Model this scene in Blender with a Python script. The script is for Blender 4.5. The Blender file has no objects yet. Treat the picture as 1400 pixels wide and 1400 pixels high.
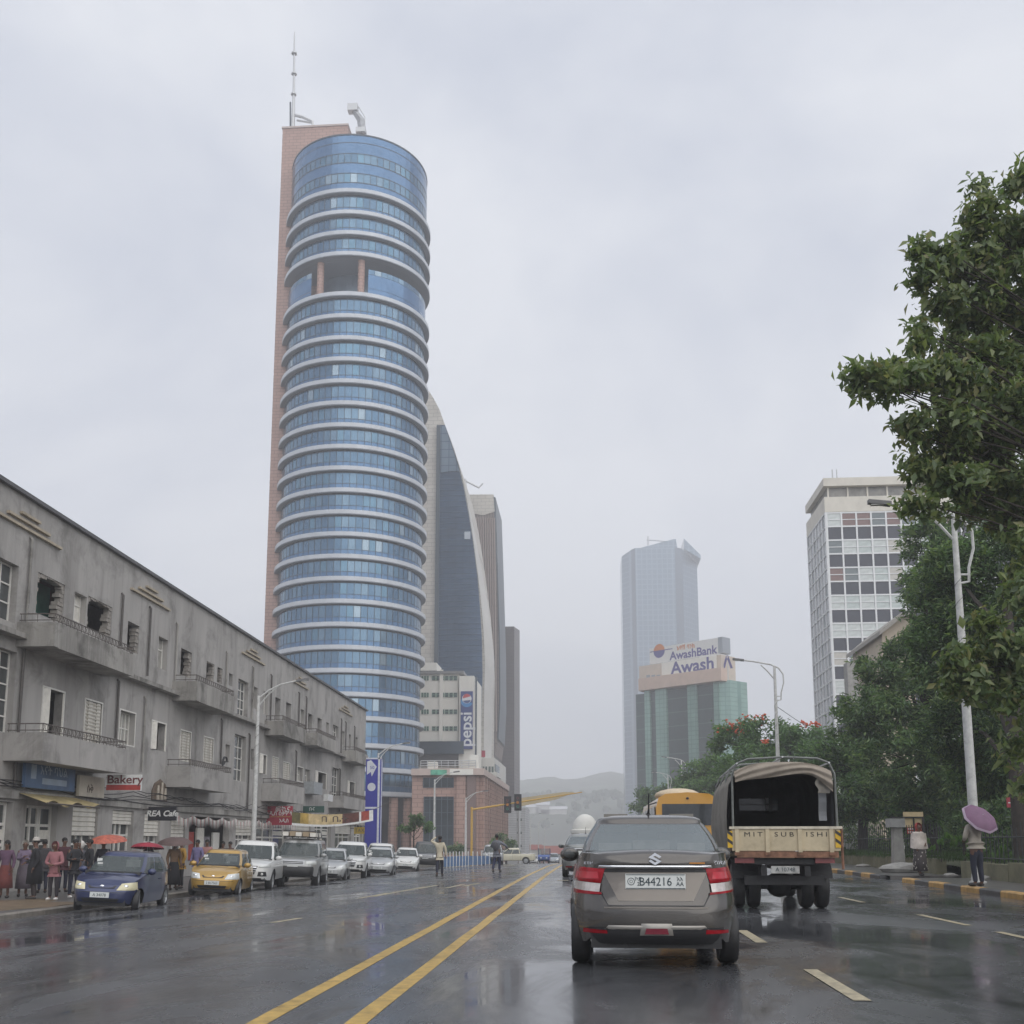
import bpy, math, random
import numpy as np
from mathutils import Vector, Matrix
R = math.radians
sc = bpy.context.scene
col = sc.collection
# ------------------------------------------------------------------ camera
F, CX, CY, CAMH = 1420.0, 700.0, 933.0, 1.22
HAZE = .00105
TH, PS = math.atan(218/1420), R(4.18)
cam = bpy.data.objects.new('camera', bpy.data.cameras.new('camera')); col.objects.link(cam)
cam.location = (0, 0, CAMH); cam.rotation_euler = (R(90)+TH, 0, PS)
cam.data.sensor_width = 36; cam.data.lens = 36*F/1400
cam.data.shift_y = (CY-700)/1400
cam.data.clip_start = .1; cam.data.clip_end = 9000
sc.camera = cam
# ------------------------------------------------------------------ world, sun, exposure
SUN_EL, SUN_AZ = R(50), R(145)
w = bpy.data.worlds.new('World'); sc.world = w; w.use_nodes = True
nt = w.node_tree; nt.nodes.clear(); N = nt.nodes.new; LK = nt.links.new
out = N('ShaderNodeOutputWorld'); bg = N('ShaderNodeBackground'); LK(bg.outputs[0], out.inputs[0])
sky = N('ShaderNodeTexSky'); sky.sky_type = 'NISHITA'; sky.sun_disc = False
sky.sun_elevation = SUN_EL; sky.sun_rotation = SUN_AZ; sky.air_density = 1.5; sky.dust_density = 4
tc = N('ShaderNodeTexCoord'); mp = N('ShaderNodeMapping'); mp.inputs['Scale'].default_value = (1, 1, 1.7)
nz = N('ShaderNodeTexNoise'); nz.inputs['Scale'].default_value = 1.7; nz.inputs['Detail'].default_value = 5
nz.inputs['Roughness'].default_value = .55; nz.inputs['Distortion'].default_value = .3
rp = N('ShaderNodeValToRGB'); rp.color_ramp.elements[0].position = .36; rp.color_ramp.elements[1].position = .64
rp.color_ramp.elements[0].color = (5.3, 5.8, 7.05, 1); rp.color_ramp.elements[1].color = (8.6, 8.85, 9.45, 1)
mx = N('ShaderNodeMix'); mx.data_type = 'RGBA'; mx.inputs[0].default_value = .93
LK(tc.outputs['Generated'], mp.inputs[0]); LK(mp.outputs[0], nz.inputs['Vector']); LK(nz.outputs['Fac'], rp.inputs[0])
LK(sky.outputs[0], mx.inputs[6]); LK(rp.outputs[0], mx.inputs[7]); LK(mx.outputs[2], bg.inputs[0])
bg.inputs[1].default_value = .072
sl = bpy.data.lights.new('sun', 'SUN'); sun = bpy.data.objects.new('sun', sl); col.objects.link(sun)
sl.energy = 1.5; sl.angle = R(100); sl.color = (1, .97, .92)
sun.rotation_euler = (R(90)-SUN_EL, 0, R(180)-SUN_AZ)   # shines away from the azimuth
sc.view_settings.view_transform = 'Standard'; sc.view_settings.look = 'None'
sc.view_settings.exposure = 0.5; sc.view_settings.gamma = 1
cy = sc.cycles
cy.use_denoising = True; cy.max_bounces = 7; cy.diffuse_bounces = 3; cy.glossy_bounces = 3; cy.transmission_bounces = 4
cy.transparent_max_bounces = 12; cy.volume_bounces = 3; cy.caustics_reflective = False; cy.caustics_refractive = False
cy.sample_clamp_indirect = 6
# ------------------------------------------------------------------ photo pixel -> place
def ray(px, py):
    a = (px-CX)/F; b = (CY-py)/F
    f = math.cos(TH)-b*math.sin(TH); u = math.sin(TH)+b*math.cos(TH)
    return (math.cos(PS)*a-math.sin(PS)*f, math.sin(PS)*a+math.cos(PS)*f, u)
def onY(px, py, Y):
    d = ray(px, py); t = Y/d[1]; return Vector((d[0]*t, Y, CAMH+d[2]*t))
def onX(px, py, X):
    d = ray(px, py); t = X/d[0]; return Vector((X, d[1]*t, CAMH+d[2]*t))
def lerp(a, b, t): return a+(b-a)*t
def itp(x, pts):
    if x <= pts[0][0]: return pts[0][1]
    for (a, b), (c, d) in zip(pts, pts[1:]):
        if x <= c: return b+(d-b)*(x-a)/(c-a)
    return pts[-1][1]
_drop = [(0, 0), (40, 0), (60, -.10), (80, -.36), (100, -.75), (130, -1.4), (300, -4.9), (420, -6.2), (600, -7), (4000, -9)]
_crown = [(-60, -.62), (-13.5, -.5625), (-1, 0), (9, 0), (60, .15)]
def gz(x, y):
    k = itp(y, [(60, 1), (110, .35), (200, .1)])
    return itp(x, _crown)*k+itp(y, _drop)
def onG(px, py, lift=0):
    d = ray(px, py); t = 3.0
    while t < 600:
        x, y, z = d[0]*t, d[1]*t, CAMH+d[2]*t
        if z <= gz(x, y)+lift: return Vector((x, y, z))
        t += .02+t*.0005
    return Vector((x, y, z))
# ------------------------------------------------------------------ materials
MATS = {}
def new_mat(name):
    m = bpy.data.materials.new(name); m.use_nodes = True
    nt = m.node_tree; b = nt.nodes['Principled BSDF']
    return m, nt, b
def pm(name, c, rough=.6, metal=0, var=.12, scale=6, bump=0, bscale=60, stain=0, streak=False, coat=0, spec=.5, alpha=1, trans=0, emit=None, coords='Object'):
    if name in MATS: return MATS[name]
    m, nt, b = new_mat(name); n = nt.nodes.new; l = nt.links.new
    b.inputs['Roughness'].default_value = rough; b.inputs['Metallic'].default_value = metal
    b.inputs['Specular IOR Level'].default_value = spec
    if coat: b.inputs['Coat Weight'].default_value = coat; b.inputs['Coat Roughness'].default_value = .04
    t = n('ShaderNodeTexCoord'); mp = n('ShaderNodeMapping'); l(t.outputs[coords], mp.inputs[0])
    if streak: mp.inputs['Scale'].default_value = (1, 1, .16)
    z = n('ShaderNodeTexNoise'); z.inputs['Scale'].default_value = scale; z.inputs['Detail'].default_value = 6; z.inputs['Roughness'].default_value = .62
    l(mp.outputs[0], z.inputs['Vector'])
    r = n('ShaderNodeValToRGB'); e = r.color_ramp.elements
    e[0].position = .28; e[1].position = .72
    e[0].color = (*[max(0, q*(1-var)) for q in c], 1); e[1].color = (*[min(1, q*(1+var)) for q in c], 1)
    l(z.outputs['Fac'], r.inputs[0]); last = r.outputs[0]
    if stain:
        z2 = n('ShaderNodeTexNoise'); z2.inputs['Scale'].default_value = scale*.35; z2.inputs['Detail'].default_value = 8; z2.inputs['Roughness'].default_value = .7
        l(mp.outputs[0], z2.inputs['Vector'])
        r2 = n('ShaderNodeValToRGB'); r2.color_ramp.elements[0].position = .50; r2.color_ramp.elements[1].position = .74
        r2.color_ramp.elements[0].color = (0, 0, 0, 1); r2.color_ramp.elements[1].color = (stain, stain, stain, 1)
        l(z2.outputs['Fac'], r2.inputs[0])
        mx = n('ShaderNodeMix'); mx.data_type = 'RGBA'; l(r2.outputs[0], mx.inputs[0]); l(last, mx.inputs[6])
        mx.inputs[7].default_value = (c[0]*.32, c[1]*.31, c[2]*.30, 1); last = mx.outputs[2]
    l(last, b.inputs['Base Color'])
    if bump:
        z3 = n('ShaderNodeTexNoise'); z3.inputs['Scale'].default_value = bscale; z3.inputs['Detail'].default_value = 4
        l(t.outputs[coords], z3.inputs['Vector'])
        bp = n('ShaderNodeBump'); bp.inputs['Strength'].default_value = bump; bp.inputs['Distance'].default_value = .02
        l(z3.outputs['Fac'], bp.inputs['Height']); l(bp.outputs[0], b.inputs['Normal'])
    if emit: b.inputs['Emission Color'].default_value = (*emit[0], 1); b.inputs['Emission Strength'].default_value = emit[1]
    if trans: b.inputs['Transmission Weight'].default_value = trans
    if alpha < 1: b.inputs['Alpha'].default_value = alpha
    MATS[name] = m; return m
def glass(name, tint, alpha=.45, rough=.03):
    """thin pane: mirror of the sky over a see-through tinted body"""
    if name in MATS: return MATS[name]
    m, nt, b = new_mat(name); n = nt.nodes.new; l = nt.links.new
    b.inputs['Base Color'].default_value = (*tint, 1); b.inputs['Roughness'].default_value = rough
    b.inputs['IOR'].default_value = 1.6
    lw = n('ShaderNodeLayerWeight'); lw.inputs[0].default_value = .3
    t = n('ShaderNodeBsdfTransparent'); t.inputs[0].default_value = (*[min(1, .55+q) for q in tint], 1)
    ms = n('ShaderNodeMixShader'); ma = n('ShaderNodeMath'); ma.operation = 'MULTIPLY_ADD'
    ma.inputs[1].default_value = 1-alpha; ma.inputs[2].default_value = alpha; ma.use_clamp = True
    l(lw.outputs['Fresnel'], ma.inputs[0]); l(ma.outputs[0], ms.inputs[0]); l(t.outputs[0], ms.inputs[1]); l(b.outputs[0], ms.inputs[2])
    l(ms.outputs[0], nt.nodes['Material Output'].inputs[0])
    MATS[name] = m; return m
def brickmat(name, c1, c2, mortar, bw, bh, rough=.6, axes='XZ', msize=.02, off=.5, metal=0, spec=.5, var=.5):
    """stone courses, panels or far glazing too small to build piece by piece"""
    if name in MATS: return MATS[name]
    m, nt, b = new_mat(name); n = nt.nodes.new; l = nt.links.new
    t = n('ShaderNodeTexCoord'); s = n('ShaderNodeSeparateXYZ'); cb = n('ShaderNodeCombineXYZ'); l(t.outputs['Object'], s.inputs[0])
    if axes == 'XZ': l(s.outputs[0], cb.inputs[0])
    elif axes == 'YZ': l(s.outputs[1], cb.inputs[0])
    else:
        ad = n('ShaderNodeMath'); l(s.outputs[0], ad.inputs[0]); l(s.outputs[1], ad.inputs[1]); l(ad.outputs[0], cb.inputs[0])
    l(s.outputs[2], cb.inputs[1])
    k = n('ShaderNodeTexBrick'); k.offset = off; l(cb.outputs[0], k.inputs['Vector'])
    k.inputs['Color1'].default_value = (*c1, 1); k.inputs['Color2'].default_value = (*c2, 1); k.inputs['Mortar'].default_value = (*mortar, 1)
    k.inputs['Scale'].default_value = 1; k.inputs['Mortar Size'].default_value = msize; k.inputs['Brick Width'].default_value = bw; k.inputs['Row Height'].default_value = bh
    z = n('ShaderNodeTexNoise'); z.inputs['Scale'].default_value = .3; z.inputs['Detail'].default_value = 6; l(t.outputs['Object'], z.inputs['Vector'])
    mx = n('ShaderNodeMix'); mx.data_type = 'RGBA'; mx.blend_type = 'MULTIPLY'; mx.inputs[0].default_value = var
    r = n('ShaderNodeValToRGB'); r.color_ramp.elements[0].position = .3; r.color_ramp.elements[1].position = .7
    r.color_ramp.elements[0].color = (.6, .6, .6, 1); l(z.outputs['Fac'], r.inputs[0])
    l(k.outputs['Color'], mx.inputs[6]); l(r.outputs[0], mx.inputs[7]); l(mx.outputs[2], b.inputs['Base Color'])
    b.inputs['Roughness'].default_value = rough; b.inputs['Metallic'].default_value = metal; b.inputs['Specular IOR Level'].default_value = spec
    MATS[name] = m; return m
# ------------------------------------------------------------------ mesh builder
class MB:
    def __init__(s): s.v = []; s.f = []; s.mi = []
    def add(s, vs, fs, mi=0):
        o = len(s.v); s.v += [tuple(q) for q in vs]
        for f in fs: s.f.append([i+o for i in f]); s.mi.append(mi)
        return s
    def box(s, x0, y0, z0, x1, y1, z1, mi=0):
        if x0 > x1: x0, x1 = x1, x0
        if y0 > y1: y0, y1 = y1, y0
        if z0 > z1: z0, z1 = z1, z0
        return s.add([(x0,y0,z0),(x1,y0,z0),(x1,y1,z0),(x0,y1,z0),(x0,y0,z1),(x1,y0,z1),(x1,y1,z1),(x0,y1,z1)],
                     [(0,3,2,1),(4,5,6,7),(0,1,5,4),(1,2,6,5),(2,3,7,6),(3,0,4,7)], mi)
    def poly(s, pts, mi=0): return s.add(pts, [tuple(range(len(pts)))], mi)
    def prism(s, pts, vec, mi=0):
        """closed slab: polygon pushed along vec"""
        n = len(pts); vec = Vector(vec); a = [Vector(p) for p in pts]; b = [p+vec for p in a]
        return s.add(a+b, [tuple(range(n))[::-1], tuple(range(n, 2*n))]+[(i, (i+1) % n, n+(i+1) % n, n+i) for i in range(n)], mi)
    def tube(s, pts, r, n=8, cap=True, mi=0):
        pts = [Vector(p) for p in pts]; rs = r if isinstance(r, (list, tuple)) else [r]*len(pts)
        o = len(s.v); m = len(pts); prev = None
        for i, p in enumerate(pts):
            d = (pts[min(i+1, m-1)]-pts[max(i-1, 0)])
            if d.length < 1e-9: d = Vector((0, 0, 1))
            d.normalize()
            u = d.cross(Vector((0, 0, 1)) if abs(d.z) < .95 else Vector((1, 0, 0))) if prev is None else prev-d*prev.dot(d)
            if u.length < 1e-6: u = d.cross(Vector((0, 1, 0)))
            u.normalize(); prev = u; v = d.cross(u)
            for k in range(n):
                a = 2*math.pi*k/n; s.v.append(tuple(p+(u*math.cos(a)+v*math.sin(a))*rs[i]))
        for i in range(m-1):
            for k in range(n):
                s.f.append([o+i*n+k, o+i*n+(k+1) % n, o+(i+1)*n+(k+1) % n, o+(i+1)*n+k]); s.mi.append(mi)
        if cap:
            s.f.append([o+k for k in range(n)][::-1]); s.mi.append(mi)
            s.f.append([o+(m-1)*n+k for k in range(n)]); s.mi.append(mi)
        return s
    def lathe(s, prof, n=16, c=(0, 0, 0), axis='Z', mi=0):
        o = len(s.v); m = len(prof)
        for r, h in prof:
            for k in range(n):
                a = 2*math.pi*k/n; x, y = r*math.cos(a), r*math.sin(a)
                p = (x, y, h) if axis == 'Z' else ((h, x, y) if axis == 'X' else (x, h, y))
                s.v.append((p[0]+c[0], p[1]+c[1], p[2]+c[2]))
        for i in range(m-1):
            for k in range(n):
                s.f.append([o+i*n+k, o+i*n+(k+1) % n, o+(i+1)*n+(k+1) % n, o+(i+1)*n+k]); s.mi.append(mi)
        return s
    def grid(s, fn, nu, nv, mi=0):
        o = len(s.v)
        for j in range(nv+1):
            for i in range(nu+1): s.v.append(tuple(fn(i/nu, j/nv)))
        for j in range(nv):
            for i in range(nu):
                a = o+j*(nu+1)+i; s.f.append([a, a+1, a+nu+2, a+nu+1]); s.mi.append(mi)
        return s
    def ball(s, c, r, nu=10, nv=7, mi=0):
        rx, ry, rz = r if isinstance(r, (tuple, list)) else (r, r, r)
        prof = [(math.sin(math.pi*j/nv), -math.cos(math.pi*j/nv)) for j in range(nv+1)]
        o = len(s.v); s.lathe([(max(a, 1e-4), b) for a, b in prof], nu, mi=mi)
        for i in range(o, len(s.v)):
            x, y, z = s.v[i]; s.v[i] = (c[0]+x*rx, c[1]+y*ry, c[2]+z*rz)
        return s
    def mesh(s, name, mats):
        me = bpy.data.meshes.new(name); me.from_pydata(s.v, [], s.f)
        mats = mats if isinstance(mats, (list, tuple)) else [mats]
        for m in mats: me.materials.append(m)
        if len(mats) > 1: me.polygons.foreach_set('material_index', s.mi)
        me.update(); return me
    def build(s, name, mats, parent=None, smooth=False, loc=None, rot=None, fix=False):
        me = s.mesh(name, mats)
        if fix: recalc(me)
        if smooth: shade(me, smooth)
        return put(name, me, parent, loc, rot)
def recalc(me):
    import bmesh
    b = bmesh.new(); b.from_mesh(me); bmesh.ops.remove_doubles(b, verts=b.verts, dist=1e-5); bmesh.ops.recalc_face_normals(b, faces=b.faces); b.to_mesh(me); b.free()
def shade(me, ang=True):
    me.polygons.foreach_set('use_smooth', [True]*len(me.polygons))
    if ang is not True:
        me.set_sharp_from_angle(angle=R(ang))
def put(name, me, parent=None, loc=None, rot=None, scale=None):
    o = bpy.data.objects.new(name, me); col.objects.link(o)
    if parent: o.parent = parent
    if loc is not None: o.location = loc
    if rot is not None: o.rotation_euler = rot
    if scale is not None: o.scale = scale if isinstance(scale, (tuple, list, Vector)) else (scale,)*3
    return o
def tag(o, label=None, cat=None, group=None, kind=None):
    if label: o['label'] = label
    if cat: o['category'] = cat
    if group: o['group'] = group
    if kind: o['kind'] = kind
    return o
def thing(name, label, cat, loc=(0, 0, 0), rz=0, group=None, rx=0, ry=0):
    o = bpy.data.objects.new(name, None); col.objects.link(o); o.location = loc; o.rotation_euler = (rx, ry, rz); o.empty_display_size = .3
    return tag(o, label, cat, group)
def struct(o): o['kind'] = 'structure'; return o
_kids = {}
def copy_tree(o, parent=None, loc=None, rz=None, label=None):
    c = o.copy(); col.objects.link(c)
    if parent: c.parent = parent
    if loc is not None: c.location = loc
    if rz is not None: c.rotation_euler[2] = rz
    if label: c['label'] = label
    for ch in list(o.children): copy_tree(ch, c)
    return c
def text(s, size, mat, parent, loc, rot, name='lettering', ext=.004, bold=0, shear=0, sx=1, align='CENTER', spacing=1):
    cu = bpy.data.curves.new(name, 'FONT'); cu.body = s; cu.size = size; cu.extrude = ext; cu.offset = bold
    cu.align_x = align; cu.align_y = 'CENTER'; cu.shear = shear; cu.space_character = spacing; cu.resolution_u = 3
    t = bpy.data.objects.new('tmp', cu); me = bpy.data.meshes.new_from_object(t)
    bpy.data.objects.remove(t); me.name = name; me.materials.clear(); me.materials.append(mat)
    return put(name, me, parent, loc, rot, (sx, 1, 1))
FRONT = (R(90), 0, 0)          # lettering that faces the camera side (-Y)
rnd = random.Random(7)
WORLD = {}
_put0 = put
def put(name, me, parent=None, loc=None, rot=None, scale=None):
    o = _put0(name, me, parent, loc, rot, scale)
    if parent is not None and parent.name in WORLD: o.matrix_parent_inverse = Matrix.Translation(-Vector(WORLD[parent.name]))
    return o
def wthing(name, label, cat, loc, group=None):
    """an Empty at the thing's base whose parts are written in world metres"""
    o = thing(name, label, cat, loc, 0, group); WORLD[o.name] = tuple(loc); return o
# ------------------------------------------------------------------ shared materials
STEEL = pm('galvanised_steel', (.55, .56, .56), .45, .3, var=.1, scale=9)
WHITEP = pm('white_paint', (.72, .72, .70), .45, var=.12, scale=8, stain=.25)
DARK = pm('dark_void', (.018, .018, .02), .8)
BLACK = pm('black_rubber', (.022, .022, .024), .65, var=.3, scale=20, bump=.15)
TYRE = pm('tyre_rubber', (.02, .02, .021), .5, var=.35, scale=30)
RAIL = pm('rusty_railing', (.10, .085, .075), .7, var=.4, scale=20)
CONC = pm('concrete', (.33, .32, .30), .8, var=.2, scale=4, stain=.5, bump=.25)
# ------------------------------------------------------------------ wet asphalt
def asphalt():
    m, nt, b = new_mat('wet_asphalt'); n = nt.nodes.new; l = nt.links.new
    t = n('ShaderNodeTexCoord')
    def noise(scale, det, sx=1, sy=1, rough=.6, dist=0):
        mp = n('ShaderNodeMapping'); mp.inputs['Scale'].default_value = (sx, sy, 1); l(t.outputs['Object'], mp.inputs[0])
        z = n('ShaderNodeTexNoise'); z.inputs['Scale'].default_value = scale; z.inputs['Detail'].default_value = det; z.inputs['Roughness'].default_value = rough; z.inputs['Distortion'].default_value = dist
        l(mp.outputs[0], z.inputs['Vector']); return z.outputs['Fac']
    def ramp(src, p0, c0, p1, c1):
        r = n('ShaderNodeValToRGB'); e = r.color_ramp.elements; e[0].position = p0; e[1].position = p1
        e[0].color = (*c0, 1) if isinstance(c0, tuple) else (c0, c0, c0, 1); e[1].color = (*c1, 1) if isinstance(c1, tuple) else (c1, c1, c1, 1)
        l(src, r.inputs[0]); return r.outputs[0]
    big = noise(.35, 6, 1, .55, dist=.6); wheel = noise(.55, 3, 1, .05); fine = noise(45, 3); pud = noise(.42, 7, 1.1, .5, .68, .8)
    c1 = ramp(big, .35, (.050, .052, .057), .68, (.122, .126, .134))
    c2 = ramp(wheel, .4, .75, .62, 1.15)
    mx = n('ShaderNodeMix'); mx.data_type = 'RGBA'; mx.blend_type = 'MULTIPLY'; mx.inputs[0].default_value = .8; l(c1, mx.inputs[6]); l(c2, mx.inputs[7])
    # cracks
    vo = n('ShaderNodeTexVoronoi'); vo.feature = 'DISTANCE_TO_EDGE'; vo.inputs['Scale'].default_value = .33
    wv = n('ShaderNodeTexNoise'); wv.inputs['Scale'].default_value = 1.1; wv.inputs['Detail'].default_value = 5; l(t.outputs['Object'], wv.inputs['Vector'])
    av = n('ShaderNodeVectorMath'); av.operation = 'MULTIPLY_ADD'; av.inputs[1].default_value = (1.6, 1.6, 0); l(wv.outputs['Color'], av.inputs[0]); l(t.outputs['Object'], av.inputs[2]); l(av.outputs[0], vo.inputs['Vector'])
    cr = ramp(vo.outputs['Distance'], .0, .35, .02, 1.0)
    mx2 = n('ShaderNodeMix'); mx2.data_type = 'RGBA'; mx2.blend_type = 'MULTIPLY'; mx2.inputs[0].default_value = .55; l(mx.outputs[2], mx2.inputs[6]); l(cr, mx2.inputs[7])
    l(mx2.outputs[2], b.inputs['Base Color'])
    rg = ramp(pud, .43, .30, .60, .05)
    l(rg, b.inputs['Roughness']); b.inputs['Specular IOR Level'].default_value = .58
    amp = ramp(pud, .46, .15, .57, .01)
    bp = n('ShaderNodeBump'); bp.inputs['Distance'].default_value = .006; l(fine, bp.inputs['Height']); l(amp, bp.inputs['Strength'])
    b2 = n('ShaderNodeBump'); b2.inputs['Distance'].default_value = .03; b2.inputs['Strength'].default_value = .12; l(big, b2.inputs['Height']); l(bp.outputs[0], b2.inputs['Normal'])
    l(b2.outputs[0], b.inputs['Normal'])
    MATS['wet_asphalt'] = m; return m
ASPH = asphalt()
PAVE = pm('wet_pavement', (.13, .125, .12), .32, var=.3, scale=2.5, stain=.4, bump=.2, bscale=30)
EARTH = pm('earth', (.12, .10, .075), .8, var=.3, scale=.6, bump=.3, bscale=8)
def sheet(name, xs, ys, fn, mat):
    m = MB(); nx = len(xs)
    m.v = [(x, y, fn(x, y)) for y in ys for x in xs]
    m.f = [[j*nx+i, j*nx+i+1, (j+1)*nx+i+1, (j+1)*nx+i] for j in range(len(ys)-1) for i in range(nx-1)]; m.mi = [0]*len(m.f)
    return struct(m.build(name, mat, smooth=True))
YS = [-60, 0, 20, 40, 50, 60, 70, 80, 90, 100, 110, 120, 130, 160, 200, 250, 300, 420, 600, 900, 1500]
sheet('ground', [-1240, -500, -200, -120, -60, -30, -13.5, -7, -1, 4, 9, 14, 30, 60, 120, 300, 700, 1240], YS, lambda x, y: gz(x, y)-.05, EARTH)
sheet('road', [-13.5, -10, -7, -4, -1, 2, 5.5, 9, 11], [y for y in YS if y <= 420], lambda x, y: gz(x, y), ASPH)
sheet('cross_road', [-120, -60, -30, -13.5], [98, 100, 110, 120, 130, 140], lambda x, y: gz(x, y)+.004, ASPH)
# painted markings
YEL = pm('worn_yellow_paint', (.46, .30, .07), .42, var=.3, scale=9, stain=.9, bump=.1)
WHT = pm('worn_white_paint', (.38, .33, .22), .45, var=.4, scale=14, stain=.95)
def stripe(x0, w_, y0, y1, mat, slant=0):
    m = MB(); n = max(1, int((y1-y0)/2)); 
    pts = []
    for k in range(n+1):
        y = lerp(y0, y1, k/n); j = .012*math.sin(y*3.1)+.01*math.sin(y*1.3); x = x0+slant*(k/n)
        pts.append((x-w_/2+j, y, gz(x, y)+.006)); pts.append((x+w_/2+j*.6, y, gz(x, y)+.006))
    m.add(pts, [(2*k, 2*k+1, 2*k+3, 2*k+2) for k in range(n)])
    return struct(m.build('road_marking', mat))
stripe(-1.62, .15, -2, 96, YEL); stripe(-2.36, .15, -2, 96, YEL)
for y0, y1 in ((8.5, 10.5), (13.2, 15.0), (24, 26.5), (46, 49), (54, 57)): stripe(2.1, .14, y0, y1, WHT)
for y0, y1 in ((14.0, 16.0), (16.5+.6, 19.4), (23, 25)): stripe(5.56, .12, y0-1, y1-1, WHT)
for px, py, L in ((505, 1225, 2.6), (527, 1222, 3.2), (560, 1216, 3.0), (580, 1213, 2.4), (617, 1212, 2.4), (640, 1210, 2.0), (383, 1259, 1.0)):
    p = onG(px, py); stripe(p.x, .14, p.y-L/2, p.y+L/2, WHT, .25)
stripe(-.3, 1.4, 33.5, 33.85, WHT)
# kerbs, pavements
PL = lambda y: gz(-13.5, y)+.13
m = MB(); ys = [-60, 0, 20, 40, 50, 60, 70, 80, 93]
for a, b in zip(ys, ys[1:]):
    m.add([(-20, a, PL(a)), (-13.72, a, PL(a)), (-13.72, b, PL(b)), (-20, b, PL(b))], [(0, 1, 2, 3)])
m.add([(-20, 93, PL(93)), (-13.72, 93, PL(93)), (-13.72, 93, -1.2), (-20, 93, -1.2)], [(0, 3, 2, 1)])
pl = struct(m.build('pavement_left', PAVE))
KY = pm('kerb_yellow_paint', (.50, .30, .10), .55, var=.3, scale=5, stain=.5, bump=.2)
KD = pm('kerb_dark_paint', (.075, .075, .075), .5, var=.4, scale=5, bump=.2)
KG = pm('kerb_stone', (.20, .18, .155), .55, var=.3, scale=4, stain=.5, bump=.2)
def kerbmesh(mat, L, nm):
    k = MB(); k.add([(0, 0, -.2), (0, L-.02, -.2), (0, 0, .115), (0, L-.02, .115), (.03, 0, .145), (.03, L-.02, .145), (.22, 0, .145), (.22, L-.02, .145), (.22, 0, -.2), (.22, L-.02, -.2)],
      [(0, 2, 3, 1), (2, 4, 5, 3), (4, 6, 7, 5), (6, 8, 9, 7), (0, 8, 6, 4, 2), (1, 3, 5, 7, 9)]); return k.mesh(nm, mat)
kg = kerbmesh(KG, 1.2, 'kerb_stone'); kl = MB().box(-13.73, 16, -.9, -13.7, 93, -.6).build('kerb_left', KG); struct(kl)
for i in range(46):
    y = 17+i*1.2; put('kerb_stone', kg, kl, (-13.49, y+1.2, gz(-13.5, y)-.01), (0, 0, math.pi))
RK = lambda y: 9.0+max(0, y-20)*.035
ky, kd = kerbmesh(KY, 1.4, 'kerb_stone'), kerbmesh(KD, 1.4, 'kerb_stone')
kr = struct(MB().box(9.3, 6, -.19, 9.32, 30, -.17).build('kerb_right', KD))
i = 0; y = 10.4
while y < 60:
    if not (33.2 < y+.7 < 35.0) or False:
        put('kerb_stone', ky if i % 2 else kd, kr, (RK(y), y, 0), (0, 0, -math.atan(.035) if y > 19 else 0))
    i += 1; y += 1.4
m = MB(); ys = [-60, 0, 10, 20, 26, 32.8]
def pv(ys):
    for a, b in zip(ys, ys[1:]): m.add([(RK(a)+.2, a, .135), (13, a, .15), (13, b, .15), (RK(b)+.2, b, .135)], [(0, 1, 2, 3)])
pv(ys); m.add([(RK(32.8)+.2, 32.8, .135), (13, 32.8, .15), (13, 32.8, -.2), (RK(32.8)+.2, 32.8, -.2)], [(0, 3, 2, 1)])
pv([35, 45, 60]); m.add([(RK(35)+.2, 35, .135), (13, 35, .15), (13, 35, -.2), (RK(35)+.2, 35, -.2)], [(0, 1, 2, 3)])
struct(m.build('pavement_right', PAVE))
# dirt islands by the left kerb and clods
m = MB(); prng = random.Random(3)
def sand(u, v):
    a = 2*math.pi*u; r_ = v*(1+.18*math.sin(3*a+1)+.12*math.sin(5*a)+.06*math.sin(11*a)); x, y = -15.6+1.75*r_*math.cos(a), 26.2+3.6*r_*math.sin(a)
    return (min(x, -13.76), y, PL(27)+.004+.05*(1-v*v))
m.grid(sand, 40, 6)
struct(m.build('sand_patch', pm('wet_sand', (.17, .125, .08), .4, var=.35, scale=3, bump=.3, bscale=20)))
# ------------------------------------------------------------------ hills
def hz(x, y):
    y = y-260
    n = 4*math.sin(x*.011+1)+3*math.sin(x*.031+y*.01)+4*math.sin(y*.021+x*.006)+2.2*math.sin(x*.083)+1.3*math.sin(x*.19+y*.05)
    base = itp(y, [(560, -9), (620, 2), (700, 24), (800, 44), (840, 46), (900, 42), (1000, 58), (1120, 84), (1200, 90), (1230, 60)])
    k = itp(y, [(560, 0), (700, .5), (1100, 1.0)])
    return base+n*k+itp(x, [(-900, 20), (-200, 0), (300, 0), (900, 25)])
HILL = pm('hill_scrub', (.075, .095, .06), .9, var=.55, scale=.02, stain=.4)
m = MB(); nx, ny = 150, 44
for j in range(ny+1):
    for i in range(nx+1):
        x = -1200+2400*i/nx; y = 820+670*j/ny; m.v.append((x, y, hz(x, y)+prng.uniform(-1, 1.6)*itp(y, [(820, 0), (910, 1)])))
m.f = [[j*(nx+1)+i, j*(nx+1)+i+1, (j+1)*(nx+1)+i+1, (j+1)*(nx+1)+i] for j in range(ny) for i in range(nx)]; m.mi = [0]*len(m.f)
struct(m.build('hills', HILL, smooth=True))
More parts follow.
